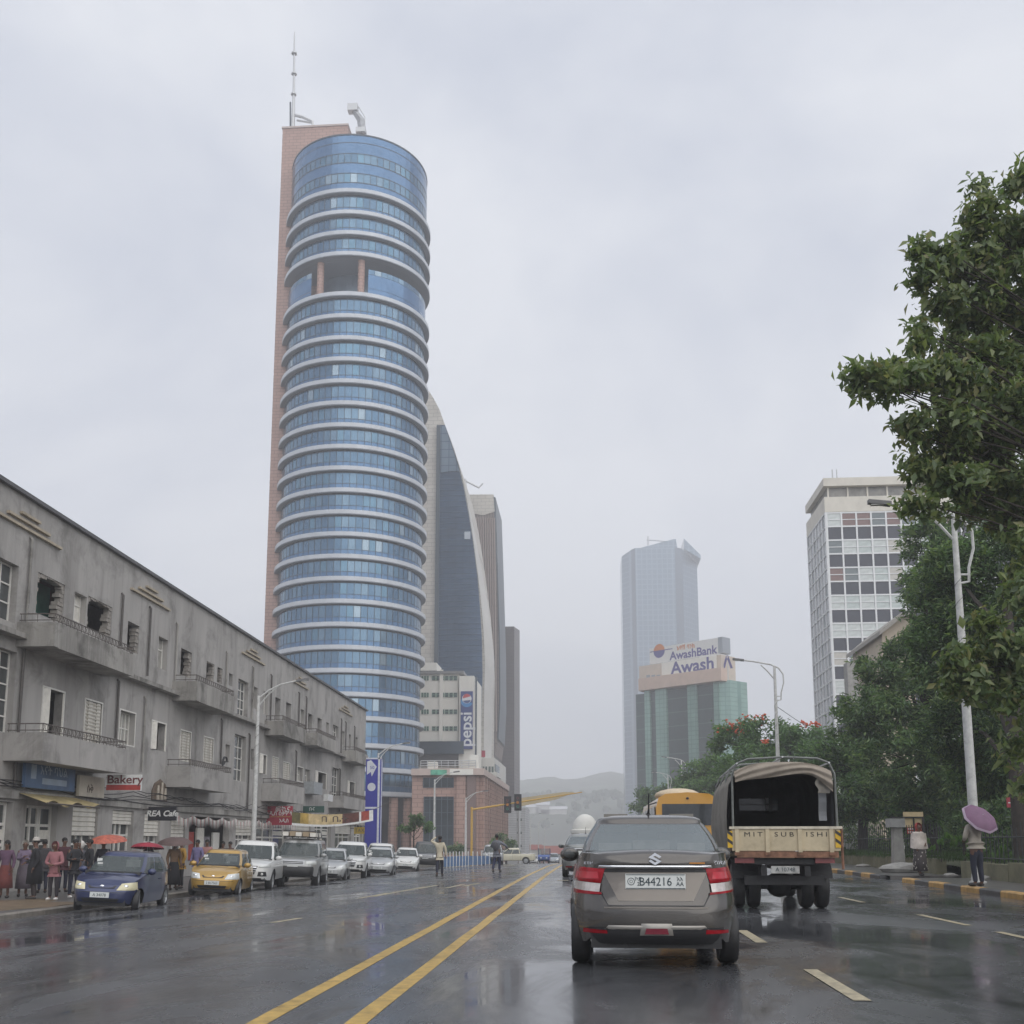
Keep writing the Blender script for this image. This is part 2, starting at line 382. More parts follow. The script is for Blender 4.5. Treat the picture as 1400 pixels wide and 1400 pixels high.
# far wood on the ridge: reads as one mass
m = MB()
for k in range(900):
    x = prng.uniform(-420, 420); y = prng.choice([prng.uniform(1050, 1110), prng.uniform(870, 1100)]); s = prng.uniform(2.2, 5.5); z = hz(x, y)
    for q in range(3): m.ball((x+prng.uniform(-2, 2), y, z+s*.5+prng.uniform(0, 2)), (s*prng.uniform(.5, .8), s*.6, s*prng.uniform(.5, .9)), 6, 4)
tag(m.build('hill_wood', pm('far_foliage', (.05, .075, .04), .9, var=.4, scale=.1)), 'hazy wood covering the far hillside beyond the street', 'wood', kind='stuff')
# haze
hm = bpy.data.materials.new('haze_air'); hm.use_nodes = True; h = hm.node_tree; h.nodes.clear()
ho = h.nodes.new('ShaderNodeOutputMaterial'); hv = h.nodes.new('ShaderNodeVolumePrincipled'); h.links.new(hv.outputs[0], ho.inputs['Volume'])
hv.inputs['Color'].default_value = (.96, .97, 1, 1); hv.inputs['Density'].default_value = HAZE; hv.inputs['Anisotropy'].default_value = .0
hb = MB().box(-1250, -80, -11, 1250, 1520, 235).build('haze', hm); tag(hb, 'pale grey rain haze filling the whole street', 'haze', kind='stuff')
# ================================================================== left apartment block
def weather(m, amt):
    """damp blotches and rain streaks of irregular shape over a rendered wall"""
    nt = m.node_tree; n = nt.nodes.new; l = nt.links.new; b = nt.nodes['Principled BSDF']; src = b.inputs['Base Color'].links[0].from_socket
    t = n('ShaderNodeTexCoord'); last = src
    for sc_, mapz, p0, p1, colr, k in ((.55, 1.0, .50, .66, (.10, .095, .085), .75), (2.2, .07, .55, .72, (.085, .08, .072), .6), (5.0, .9, .60, .70, (.42, .40, .37), .35)):
        mp = n('ShaderNodeMapping'); mp.inputs['Scale'].default_value = (1, 1, mapz); mp.inputs['Location'].default_value = (sc_*7, 3, 1); l(t.outputs['Object'], mp.inputs[0])
        z = n('ShaderNodeTexNoise'); z.inputs['Scale'].default_value = sc_; z.inputs['Detail'].default_value = 9; z.inputs['Roughness'].default_value = .68; z.inputs['Distortion'].default_value = .4; l(mp.outputs[0], z.inputs['Vector'])
        r = n('ShaderNodeValToRGB'); r.color_ramp.elements[0].position = p0; r.color_ramp.elements[1].position = p1; r.color_ramp.elements[0].color = (0, 0, 0, 1); r.color_ramp.elements[1].color = (k*amt,)*3+(1,); l(z.outputs['Fac'], r.inputs[0])
        mx = n('ShaderNodeMix'); mx.data_type = 'RGBA'; l(r.outputs[0], mx.inputs[0]); l(last, mx.inputs[6]); mx.inputs[7].default_value = (*colr, 1); last = mx.outputs[2]
    l(last, b.inputs['Base Color'])
FA = .014; FX = -19.0
def fp(px, py, d=0.0):
    r = ray(px, py); t = (d+FX*math.cos(FA))/(r[0]*math.cos(FA)+r[1]*math.sin(FA))
    x, y = r[0]*t, r[1]*t
    return (-(x-FX)*math.sin(FA)+y*math.cos(FA), CAMH+r[2]*t)
STUCCO = pm('grey_stucco', (.385, .368, .348), .82, var=.15, scale=.9, stain=.5, streak=True, bump=.25, bscale=14)
weather(STUCCO, .7)
STUC2 = pm('weathered_stucco', (.33, .315, .29), .85, var=.3, scale=1.1, stain=.95, streak=True, bump=.35, bscale=18)
weather(STUC2, 1.25)
BRICKR = pm('broken_masonry', (.30, .275, .245), .85, var=.3, scale=6, bump=.4)
SHUT = pm('shutter_paint', (.72, .69, .62), .55, var=.16, scale=6, stain=.3)
PANE = pm('window_pane', (.07, .075, .075), .08, var=.3, scale=1.5)
PANEL = pm('pale_curtain_pane', (.34, .33, .30), .25, var=.25, scale=3)
FRM = pm('cream_frame', (.72, .70, .65), .5, var=.1, scale=8)
GREEN = pm('green_room_paint', (.13, .36, .28), .8, var=.2, scale=2)
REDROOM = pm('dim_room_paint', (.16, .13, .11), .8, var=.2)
GRIME = pm('mossy_grime', (.075, .072, .055), .9, var=.5, scale=3, stain=.5)
ab = thing('apartment_block', 'long grey three-storey apartment block with balconies and shops, beside the parked cars', 'building', (FX, 0, 0), FA)
S0, S1 = 27.0, fp(500, 1000)[0]
ZTOP = fp(250, 815)[1]; ZB = -.46
def ft(x, y, z): return (x, y, z)
openings = []           # s0, z0, s1, z1, kind
def opn(px0, yt, px1, yb, kind):
    c = (px0+px1)/2; s0 = fp(px0, (yt+yb)/2)[0]; s1 = fp(px1, (yt+yb)/2)[0]
    openings.append((s0, fp(c, yb)[1], s1, fp(c, yt)[1], kind))
for a in ((-22, 762, 24, 845, 'grid'), (50, 790, 88, 846, 'holeg'), (101, 812, 118, 852, 'white'), (119, 822, 153, 866, 'hole'), (174, 852, 190, 892, 'broken'), (216, 872, 229, 915, 'pale'),
          (247, 889, 262, 925, 'broken'), (282, 906, 293, 930, 'hole2'), (297, 913, 304, 934, 'broken'), (313, 921, 318, 938, 'dark'), (325, 930, 339, 982, 'grid'), (346, 939, 352, 969, 'pale'), (360, 946, 367, 977, 'pale'),
          (376, 954, 383, 985, 'dark'), (391, 961, 398, 988, 'dark'), (411, 970, 416, 992, 'pale'), (421, 976, 427, 998, 'dark'), (434, 982, 440, 1002, 'dark'), (446, 988, 450, 1006, 'pale'), (455, 992, 463, 1008, 'grid'), (468, 1000, 471, 1020, 'pale'), (477, 1004, 480, 1024, 'pale'), (486, 1008, 489, 1026, 'dark'),
          (-22, 884, 20, 1000, 'grid'), (57, 943, 86, 1004, 'open'), (115, 959, 138, 1016, 'shut'), (163, 973, 184, 1018, 'bars'), (207, 988, 226, 1026, 'open'), (246, 1000, 260, 1041, 'shut'), (278, 1009, 291, 1043, 'shut'), (308, 1018, 314, 1042, 'pale'), (320, 1005, 336, 1068, 'grid'),
          (343, 1024, 347, 1052, 'dark'), (355, 1032, 364, 1058, 'open'), (372, 1036, 380, 1066, 'shut'), (387, 1043, 396, 1066, 'shut'), (406, 1049, 414, 1068, 'bars'), (417, 1052, 424, 1074, 'pale'), (431, 1056, 446, 1078, 'open'), (454, 1050, 464, 1096, 'grid'), (475, 1069, 485, 1089, 'open'),
          (-20, 1095, 14, 1216, 'shop'), (33, 1101, 76, 1206, 'shop'), (97, 1103, 132, 1198, 'roll'), (152, 1108, 181, 1192, 'roll2'), (196, 1112, 218, 1186, 'roll'), (233, 1118, 253, 1180, 'roll'), (258, 1117, 313, 1176, 'market'), (322, 1120, 345, 1172, 'roll'), (350, 1120, 392, 1170, 'shop'), (398, 1121, 424, 1168, 'roll'), (430, 1123, 452, 1165, 'shop'), (458, 1124, 480, 1162, 'roll'), (484, 1125, 495, 1162, 'shop')):
    opn(*a)
def holed_wall(ops, s0, s1, z0, z1, x=0.0, rev=.35):
    ss = sorted({s0, s1, *[o[0] for o in ops], *[o[2] for o in ops]}); zs = sorted({z0, z1, *[o[1] for o in ops], *[o[3] for o in ops]})
    ss = [s for s in ss if s0 <= s <= s1]; zs = [z for z in zs if z0 <= z <= z1]
    mb = MB(); nz = len(zs)
    mb.v = [(x, s, z) for s in ss for z in zs]
    for i in range(len(ss)-1):
        for j in range(nz-1):
            cs, cz = (ss[i]+ss[i+1])/2, (zs[j]+zs[j+1])/2
            if not any(o[0] < cs < o[2] and o[1] < cz < o[3] for o in ops): mb.f.append([i*nz+j, (i+1)*nz+j, (i+1)*nz+j+1, i*nz+j+1]); mb.mi.append(0)
    for o in ops:
        a, b, c, d = max(o[0], s0), max(o[1], z0), min(o[2], s1), min(o[3], z1); X = x-rev
        mb.add([(x, a, b), (x, c, b), (x, c, d), (x, a, d), (X, a, b), (X, c, b), (X, c, d), (X, a, d)], [(0, 4, 5, 1), (1, 5, 6, 2), (2, 6, 7, 3), (3, 7, 4, 0)])
    return mb
wl = holed_wall(openings, S0, S1, ZB, ZTOP)
wl.add([(0, S1, ZB), (-14, S1, ZB), (-14, S1, ZTOP), (0, S1, ZTOP), (0, S0, ZB), (-14, S0, ZB), (-14, S0, ZTOP), (0, S0, ZTOP)], [(0, 1, 2, 3), (4, 7, 6, 5), (1, 5, 6, 2), (3, 2, 6, 7)])
wall = wl.build('wall', STUCCO, ab)
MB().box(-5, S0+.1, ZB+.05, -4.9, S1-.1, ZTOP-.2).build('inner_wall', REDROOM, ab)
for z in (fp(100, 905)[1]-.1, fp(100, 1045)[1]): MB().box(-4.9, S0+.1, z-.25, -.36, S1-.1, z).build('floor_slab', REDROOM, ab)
# parapet cap, ledge between the storeys, shop fascia
MB().box(-14.2, S0, ZTOP+.002, .16, S1+.15, ZTOP+.14).build('parapet_cap', pm('dark_cap', (.10, .10, .105), .6, var=.3, scale=3), ab)
zl = fp(250, 959)[1]
MB().box(.002, S0, zl+.08, .40, S1+.2, zl+.26).build('ledge', STUC2, ab)
zc = fp(170, 1100)[1]
fa = MB().box(.002, S0, zc-.12, .14, S1, zc+.16).build('shop_fascia', STUC2, ab)
# openings' fillings
def fill(o):
    s0, z0, s1, z1, k = o; w_, h_ = s1-s0, z1-z0
    if s1 < S0+.3: return
    if k in ('grid', 'bars'):
        p = MB().box(-.30, s0+.01, z0+.01, -.28, s1-.01, z1-.01).build('window', PANE if k == 'grid' else PANEL, ab)
        g = MB(); nc = 3 if k == 'grid' else 4; nr = max(2, round(h_/(.62 if k == 'grid' else 1.0)))
        for i in range(nc+1): y = lerp(s0+.03, s1-.03, i/nc); g.box(-.28, y-.028, z0+.01, -.24, y+.028, z1-.01)
        for j in range(nr+1): z = lerp(z0+.03, z1-.03, j/nr); g.box(-.278, s0+.01, z-.025, -.243, s1-.01, z+.025)
        g.build('glazing_bars', FRM, p)
        if k == 'bars':
            f = MB()
            for i in (0, 1): f.box(-.02, lerp(s0-.06, s1, i), z0-.06, .02, lerp(s0, s1+.06, i), z1+.06)
            f.box(-.019, s0, z1, .019, s1, z1+.06); f.box(-.019, s0, z0-.06, .019, s1, z0); f.build('frame', FRM, p)
    elif k in ('shut', 'open'):
        f = MB()
        for i in (0, 1): f.box(-.05, lerp(s0-.05, s1, i), z0, .03, lerp(s0, s1+.05, i), z1+.06)
        f.box(-.049, s0, z1, .029, s1, z1+.06); win = f.build('window', FRM, ab)
        sh = MB().box(0, 0, 0, .04, .25, 1).mesh('shutter', SHUT)
        if k == 'shut':
            n = 4
            for i in range(n):
                a = lerp(s0+.01, s1-.01, i/n); put('shutter', sh, win, (-.10+.03*(i % 2), a+.012, z0+.01), None, (1, (w_/n-.03)/.25, h_-.02))
            lv = MB()
            for j in range(int(h_/.14)):
                z = z0+.1+j*.14; lv.box(-.052+.03, s0+.04, z, -.045+.035, s1-.04, z+.05)
            lv.build('louvre', pm('louvre_paint', (.52, .48, .41), .6, scale=6), win)
        else:
            for i, (y, dx) in enumerate(((s0+.02, .14), (s1-.04, .14), (s0+w_*.3, -.2))):
                put('shutter', sh, win, (-.22 if i == 2 else -.02, y, z0+.01), (0, 0, R(-25 if i == 0 else 20)), (1, 1.2 if i != 2 else .8, h_-.03))
    elif k in ('white', 'pale'):
        p = MB().box(-.30, s0+.01, z0+.01, -.27, s1-.01, z1-.01).build('window', PANEL if k == 'pale' else SHUT, ab)
        g = MB()
        for q in (s0+.035, (s0+s1)/2, s1-.035): g.box(-.27, q-.03, z0+.01, -.235, q+.03, z1-.01)
        g.box(-.268, s0+.01, z0+h_*.62, -.237, s1-.01, z0+h_*.62+.05); g.build('frame', FRM, p)
    elif k.startswith('hole') or k == 'broken' or k == 'dark':
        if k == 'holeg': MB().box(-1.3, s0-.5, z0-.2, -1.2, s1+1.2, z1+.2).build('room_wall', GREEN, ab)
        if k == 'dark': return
        g = MB(); q = random.Random(int(s0*100))
        bh = .16
        for j in range(int(h_/bh)):
            z = z0+j*bh; t = j/(h_/bh)
            e0 = (.02+.12*q.random()+(.16 if t > .8 else 0)*q.random())*(1 if k != 'broken' else .3); e1 = .05+.16*q.random()+(.18*(1-t) if k.startswith('hole') else .10)
            e0 = min(e0*min(w_, 1.4), w_*.45); e1 = min(e1*min(w_, 1.4), w_*.45)
            for (a, b) in ((s0-.0, s0+e0), (s1-e1, s1)): g.box(-.30+q.uniform(-.03, .03), a+.003, z+.004, -.03+q.uniform(-.05, .02), b-.003, z+bh-.02)
        if k.startswith('hole'):
            n = 9
            for i in range(n): a = lerp(s0, s1, i/n); d_ = (.08+.22*q.random())*h_*.45*abs(2*i/n-1)+.03; g.box(-.29, a+.002, z1-d_, -.02+q.uniform(-.03, .01), lerp(s0, s1, (i+1)/n)-.002, z1-.003)
        tag(g.build('broken_brickwork', BRICKR, ab), kind='stuff')
    elif k.startswith('roll'):
        zt = z1-h_*(.36 if k == 'roll' else .17); 
        n = max(3, int((z1-zt)/.16)); rs = MB().box(-.16, s0+.02, zt-.14, -.10, s1-.02, zt).build('roller_shutter', SHUT, ab)
        sl = MB().add([(0, 0, 0), (.05, 0, .02), (.05, 0, .13), (0, 0, .15), (0, 1, 0), (.05, 1, .02), (.05, 1, .13), (0, 1, .15)], [(0, 1, 5, 4), (1, 2, 6, 5), (2, 3, 7, 6), (0, 3, 2, 1), (4, 5, 6, 7)]).mesh('slat', SHUT)
        for i in range(n): put('slat', sl, rs, (-.15, s0+.02, zt+.01+i*(z1-zt-.02)/n), None, (1, w_-.04, (z1-zt)/n/.155))
        p = MB().box(-.30, s0+.01, z0+.02, -.28, s1-.01, zt-.15).build('shop_glass', PANE, ab)
        g = MB()
        for q in (0, .38, .62, 1): y = lerp(s0+.06, s1-.06, q); g.box(-.278, y-.045, z0+.02, -.22, y+.045, zt-.15)
        g.box(-.277, s0, z0+(zt-z0)*.7, -.221, s1, z0+(zt-z0)*.7+.08); g.build('frame', FRM, p)
    elif k == 'market':
        for i in range(5):
            a = lerp(s0, s1, i/5); MB().box(-.6-.1*(i % 2), a+.1, z0+.02, -.5-.1*(i % 2), a+(s1-s0)/5-.1, z0+h_*(.55+.1*(i % 3))).build('goods_rack', [FRM, pm('cloth_red', (.35, .05, .04), .8), SHUT, pm('dim_cloth', (.2, .18, .2), .8), FRM][i], ab)
    else:
        p = MB().box(-.30, s0+.01, z0+.02, -.28, s1-.01, z1-.01).build('shop_glass', PANE, ab)
        g = MB()
        for q in (.0, .3, .55, .62, 1): y = lerp(s0+.06, s1-.06, q); g.box(-.278, y-.05, z0+.02, -.22, y+.05, z1-.01)
        for q in (.5, .74, .98): z = z0+h_*q; g.box(-.277, s0+.01, z-.05, -.221, s1-.01, z+.05)
        g.build('frame', FRM, p)
        MB().box(-.276, lerp(s0, s1, .6), z0+h_*.56, -.225, lerp(s0, s1, .95), z0+h_*.68).build('notice', SHUT, p)
for o in openings: fill(o)
# balconies: solid parapet + iron rail
def balcony(pxl, pxr, yt_l, yb_l, depth, rail=True, old=False):
    d = depth; sa = fp(pxl, yt_l, d)[0]; sb = fp(pxr, yt_l, d)[0]; zt = fp(pxl, yt_l, d)[1]; zb = fp(pxl, yb_l, d)[1]
    m_ = STUC2 if old else STUCCO
    b = MB(); t = .12
    b.box(d-t, sa, zb, d, sb, zt); b.box(.002, sa, zb, d-t, sa+t, zt); b.box(.002, sb-t, zb, d-t, sb, zt); b.box(.002, sa+t, zb, d-t, sb-t, zb+.14)
    o = b.build('balcony', m_, ab)
    MB().box(d-.06, sa+.3, zb-.03, d+.02, sb-.1, zb-.002).build('drip_edge', m_, o)
    g = MB(); g.tube([(.05, sa+.06, zt+.3), (d-.06, sa+.06, zt+.3), (d-.06, sb-.06, zt+.3), (.05, sb-.06, zt+.3)], .022, 5); g.tube([(.05, sa+.06, zt+.08), (d-.06, sa+.06, zt+.08), (d-.06, sb-.06, zt+.08), (.05, sb-.06, zt+.08)], .016, 4)
    n = int((sb-sa)/.28)
    for i in range(n+1):
        y = lerp(sa+.06, sb-.06, i/n); y2 = min(y+.2, sb-.06); g.tube([(d-.06, y, zt-.01), (d-.06, y, zt+.3)], .012, 4); g.tube([(d-.06, y, zt+.08), (d-.06, y2, zt+.3)], .009, 3); g.tube([(d-.06, y, zt+.3), (d-.06, y2, zt+.08)], .009, 3)
    for i in range(3): x = lerp(.1, d-.1, i/2); g.tube([(x, sa+.06, zt-.01), (x, sa+.06, zt+.3)], .012, 4)
    g.build('railing', RAIL, o)
balcony(76, 187, 850, 884, 1.35, old=True); balcony(270, 322, 931, 958, 1.2, old=True); balcony(388, 419, 985, 1005, 1.2, old=True); balcony(434, 460, 1002, 1019, 1.2, old=True); balcony(487, 503, 1026, 1041, 1.2, old=True)
balcony(60, 176, 1001, 1040, 1.35); balcony(261, 318, 1047, 1076, 1.2); balcony(384, 417, 1071, 1095, 1.2); balcony(470, 500, 1088, 1104, 1.2)
# drain pipes and three-bar trims
for px, ya, yb in ((41, 738, 866), (166, 814, 885), (204, 832, 926), (241, 854, 940), (309, 893, 965), (345, 913, 985), (370, 924, 998), (408, 948, 1012), (418, 954, 1016), (466, 984, 1036), (472, 988, 1040), (484, 994, 1046), (30, 886, 1078), (160, 932, 1012), (197, 955, 1056), (302, 985, 1045), (340, 1005, 1108), (404, 1028, 1068), (464, 1052, 1110)):
    s = fp(px, ya)[0]; MB().tube([(.09, s, fp(px, yb)[1]), (.09, s, fp(px, ya)[1]), (.01, s, fp(px, ya)[1]+.1)], .05, 6).build('drain_pipe', pm('pipe_dark', (.085, .075, .068), .6, var=.3, scale=5) if px % 2 == 0 else STUC2, ab)
OCHRE = pm('ochre_trim', (.42, .36, .27), .7, var=.2, scale=4, stain=.4)
for px, py, w_ in ((-10, 700, 95), (178, 806, 54), (330, 893, 31), (400, 932, 21), (463, 970, 18)):
    c0, z = fp(px, py); c1 = fp(px+w_, py)[0]
    for j, (a, b) in enumerate(((0, 1), (.18, .8), (.36, .64))): MB().box(.002, lerp(c0, c1, a), z+j*.24, .12, lerp(c0, c1, b), z+.09+j*.24).build('trim_bar', OCHRE, ab)
# pointed niche window with carved statue, beside the black cafe sign
s0, z0 = fp(206, 1094); s1, _ = fp(227, 1094); zt = fp(216, 1065)[1]
nich = MB().prism([(.02, lerp(s0, s1, u), lerp(z0, zt, v)) for u, v in ((0, 0), (1, 0), (1, .45), (.86, .78), (.5, 1), (.14, .78), (0, .45))], (.03, 0, 0)).build('niche', pm('niche_brown', (.14, .10, .07), .6, var=.5, scale=5), ab)
for k, (u, hh) in enumerate(((.3, .7), (.55, .85), (.78, .6))): MB().tube([(.09, lerp(s0, s1, u), z0+.05), (.11, lerp(s0, s1, u), z0+(zt-z0)*hh)], [.09, .05], 6).build('carved_figure', pm('carved_pale', (.45, .40, .33), .7, var=.3), nich)
# wires along the shops
wr = MB()
for k in range(5):
    za = zc+.2+.07*k; wr.tube([(.16+.02*k, lerp(S0+4, S1-8, t), za+.12*math.sin(t*17+k)+.1*math.sin(t*31*k)) for t in [i/40 for i in range(41)]], .018, 4)
wr.build('cable_bundle', BLACK, ab)
MB().tube([(.45, fp(296, 1041)[0]+.4*math.cos(a*.7+b), fp(296, 1041)[1]+.25*math.sin(a*1.0)) for b in (0, .2, .4, .6) for a in [i*.7 for i in range(10)]], .03, 4).build('cable_coil', BLACK, ab)
# bunting under the fascia
bn = MB(); q = random.Random(5)
for k in range(150):
    s = lerp(fp(232, 1120)[0], fp(400, 1120)[0], k/150); z = zc-.28-.18*abs(math.sin(k*.21)); a = .14; bn.add([(.3, s, z), (.3, s+a, z), (.32, s+a/2, z-.42-.1*q.random())], [(0, 1, 2)], k % 4)
bn.build('bunting', [SHUT, WHITEP, pm('bunting_pink', (.55, .32, .30), .8), pm('bunting_grey', (.4, .38, .36), .8)], ab)
# satellite box / ac unit by a mid window
s, z = fp(432, 1084, .6); MB().box(.01, s-1.2, z-.1, .75, s+1.3, z+.75).build('enclosed_bay', pm('bay_panel', (.33, .35, .36), .5, var=.2), ab)
s, z = fp(447, 1092, .8); MB().box(.76, s-.9, z-.2, 1.1, s+.6, z+.3).build('ac_unit', WHITEP, ab)
# ------------------------------------------------------------------ signs of the left row (each hangs by itself)
def fw(s, z, d=0): return Vector((FX+d*math.cos(FA)-s*math.sin(FA), d*math.sin(FA)+s*math.cos(FA), z))
def board(name, label, px0, py0, px1, py1, d, mat, facing=True, rim=None):
    """sign board; facing=True stands out from the wall and looks down the street"""
    if facing:
        s = fp(px1, (py0+py1)/2, d[0])[0]; c = fw(s, 0); Y = c.y
        a, b = onY(px0, py1, Y), onY(px1, py0, Y)
        t = wthing(name, label, 'sign', (a.x, Y, a.z))
        MB().box(a.x, Y, a.z, b.x, Y+.12, b.z).build('panel', mat, t)
        MB().tube([(FX-.1, Y+.06, b.z-.1), (a.x+.1, Y+.06, b.z-.1)], .03, 5).build('bracket', RAIL, t)
        return t, a, b, Y
    s0, za = fp(px0, py1, d[0]); s1, zb = fp(px1, py0, d[0]); t = thing(name, label, 'sign', fw(s0, za, d[0]), FA)
    MB().box(-.1, 0, 0, .02, s1-s0, zb-za).build('panel', mat, t)
    return t, s1-s0, zb-za, 0
BLUES = pm('faded_blue_sign', (.07, .13, .24), .5, var=.35, scale=1.5, stain=.4); LBL = pm('pale_blue_print', (.30, .38, .48), .5, var=.2, scale=2)
t, W_, H_, _ = board('shop_sign', 'faded blue shop sign with pale print under the first balcony', 33, 1050, 103, 1076, (.3,), BLUES, False)
RYZ = (R(90), 0, R(90))
text('እናት ባህል', .42, LBL, t, (.025, W_*.55, H_*.70), RYZ, sx=1.2); MB().box(.021, W_*.32, H_*.18, .026, W_*.82, H_*.42).build('print_block', LBL, t); MB().box(.021, W_*.10, H_*.35, .026, W_*.2, H_*.9).build('print_block', LBL, t)
aw = MB(); s0, z0 = fp(24, 1088, .1); s1, _ = fp(100, 1092, .1)
aw.grid(lambda u, v: (v*1.0, u*(s1-s0), -.35*v+.10*math.sin(u*14)*v), 24, 4)
o = thing('shop_awning', 'torn yellow awning sagging below the blue shop sign', 'awning', fw(s0, z0+.1, .15), FA); aw.build('canvas', pm('awning_yellow', (.42, .34, .17), .75, var=.3, scale=2, stain=.6), o); MB().tube([(1.0, 0, -.35), (1.0, s1-s0, -.38)], .03, 5).build('bar', RAIL, o)
t, W_, H_, _ = board('shop_sign', 'plain cream sign board between the blue sign and the red-striped one', 107, 1064, 143, 1088, (.35,), pm('cream_sign', (.50, .46, .38), .5, var=.12, scale=3, stain=.3), False)
text('ሱቅ', .4, pm('print_dark', (.08, .06, .05), .6), t, (.025, W_*.42, H_*.35), RYZ)
t, a, b, Y = board('bakery_sign', 'white projecting bakery sign with a red band beside the drain pipe', 145, 1059, 193, 1081, (1.9,), WHITEP)
MB().box(a.x, Y-.004, a.z+.02, b.x, Y-.001, lerp(a.z, b.z, .36)).build('red_band', pm('red_band', (.45, .06, .05), .5), t)
text('Bakery', .46, pm('print_maroon', (.16, .05, .05), .5), t, ((a.x+b.x)/2+.05, Y-.004, lerp(a.z, b.z, .68)), FRONT, sx=1.15, bold=.008)
t, a, b, Y = board('cafe_sign', 'black projecting cafe sign with white script lettering', 202, 1103, 241, 1122, (2.0,), pm('black_sign', (.02, .02, .026), .4))
text('REA Cafe', .34, WHITEP, t, ((a.x+b.x)/2, Y-.004, (a.z+b.z)/2), FRONT, shear=.25, bold=.01, sx=1.05)
RED = pm('red_sign', (.36, .025, .05), .45, var=.12, scale=2)
t, a, b, Y = board('red_sign', 'square crimson sign with white script and a yellow line', 364, 1102, 400, 1128, (1.6,), RED)
text('መኪና', .42, WHITEP, t, ((a.x+b.x)/2+.2, Y-.004, lerp(a.z, b.z, .82)), FRONT, bold=.006); text('አዲስ ዕቃዎች', .34, WHITEP, t, ((a.x+b.x)/2, Y-.004, lerp(a.z, b.z, .60)), FRONT, bold=.004); text('አዲስ', .3, WHITEP, t, ((a.x+b.x)/2+.3, Y-.004, lerp(a.z, b.z, .22)), FRONT, bold=.006)
MB().box(a.x+.1, Y-.004, lerp(a.z, b.z, .42), b.x-.1, Y-.001, lerp(a.z, b.z, .45)).build('yellow_line', YEL, t)
t, a, b, Y = board('green_sign', 'dark green shop sign above the food banner', 410, 1102, 443, 1111, (1.5,), pm('green_sign', (.03, .09, .07), .5)); text('ቡና', .34, WHITEP, t, ((a.x+b.x)/2, Y-.004, (a.z+b.z)/2), FRONT)
t, a, b, Y = board('yellow_sign', 'small yellow sign at the end of the grey apartment block', 484, 1131, 501, 1140, (2.4,), pm('yellow_sign', (.5, .34, .03), .5)); text('TAXI', .4, RAIL, t, ((a.x+b.x)/2, Y-.004, (a.z+b.z)/2), FRONT)
# sagging food banner
Y = 62.0; pts = [(399, 1107), (430, 1110), (455, 1111), (480, 1110), (510, 1107)]
a0 = onY(399, 1110, Y); t = wthing('food_banner', 'sagging printed food banner in gold and brown strung over the parked cars', 'banner', (a0.x, Y, a0.z))
def bp_(u, v):
    x = lerp(399, 510, u); yt = 1110+5*math.sin(math.pi*u)-u*3; yb = yt+18-3*u; p = onY(x, lerp(yt, yb, v), Y+6*u); return (p.x, p.y+.1*math.sin(u*9), p.z)
bm_ = MB()
cols_ = [pm('print_gold', (.42, .28, .06), .5, var=.5, scale=2), pm('print_olive', (.12, .10, .03), .5, var=.5, scale=3), pm('print_cream', (.55, .42, .22), .5, var=.3, scale=3), pm('print_brown', (.10, .03, .02), .5, var=.6, scale=3), WHITEP, pm('print_redbrown', (.30, .05, .03), .5, var=.5, scale=3)]
bm_.grid(bp_, 40, 6)
for fi in range(len(bm_.f)):
    u = (fi % 40)/40; v = fi//40
    bm_.mi[fi] = 4 if v >= 5 or u > .93 else (1 if u < .08 else 0 if u < .18 else 2 if u < .62 else 3 if u < .82 else 4 if u < .85 else 5)
bm_.build('cloth', cols_, t)
text('ምግብ ቤት', .5, pm('print_dark', (.08, .06, .05), .6), t, Vector(bp_(.4, .42))+Vector((0, -.15, 0)), FRONT, sx=1.6)
for u in (0, 1): MB().tube([bp_(u, 0), Vector(bp_(u, 0))+Vector((-1.5 if u == 0 else 1.2, 0, .5))], .015, 4).build('rope', RAIL, t)
# ================================================================== round blue tower
GLV = [pm('tower_glass_%d' % i, c, .16, .72, var=.18, scale=.6) for i, c in enumerate([(.125, .215, .305), (.105, .19, .285), (.155, .245, .33), (.09, .17, .26), (.28, .37, .44), (.115, .22, .31)])]
GLS = pm('tower_spandrel', (.095, .185, .32), .2, .6, var=.15, scale=.4)
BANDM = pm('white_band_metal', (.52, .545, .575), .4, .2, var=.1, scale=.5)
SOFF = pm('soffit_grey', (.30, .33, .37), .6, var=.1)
MULL = pm('mullion_dark', (.06, .08, .10), .4)
PINK = brickmat('pink_stone', (.47, .305, .25), (.43, .275, .225), (.27, .17, .14), 1.4, .62, .55, 'SUM', .045, var=.35)
TC = Vector((-42.0, 178.5)); RG, RB = 12.65, 13.45
TBZ = gz(-40, 165)-.3
tw = wthing('round_tower', 'tall round blue glass tower with white bands and a pink stone back slab', 'tower', (TC.x, TC.y, TBZ))
dirc = math.atan2(-TC.y, -TC.x)          # towards the camera
NC = 68; STEP = 2*math.pi/NC
A0 = dirc-19.5*STEP; COLS = 39
def cyl(a, r, z): return (TC.x+r*math.cos(a), TC.y+r*math.sin(a), z)
zy = lambda y: onY(466, y, TC.y-RB).z
BT = [257, 286.5, 314.5, 343, 398, 428, 458, 487, 517, 547, 577, 606.5, 636, 666, 696, 726, 756.5, 787, 818, 849.5, 881, 912.7, 945, 977.5, 1015, 1048, 1081]
bz = [zy(y) for y in BT]
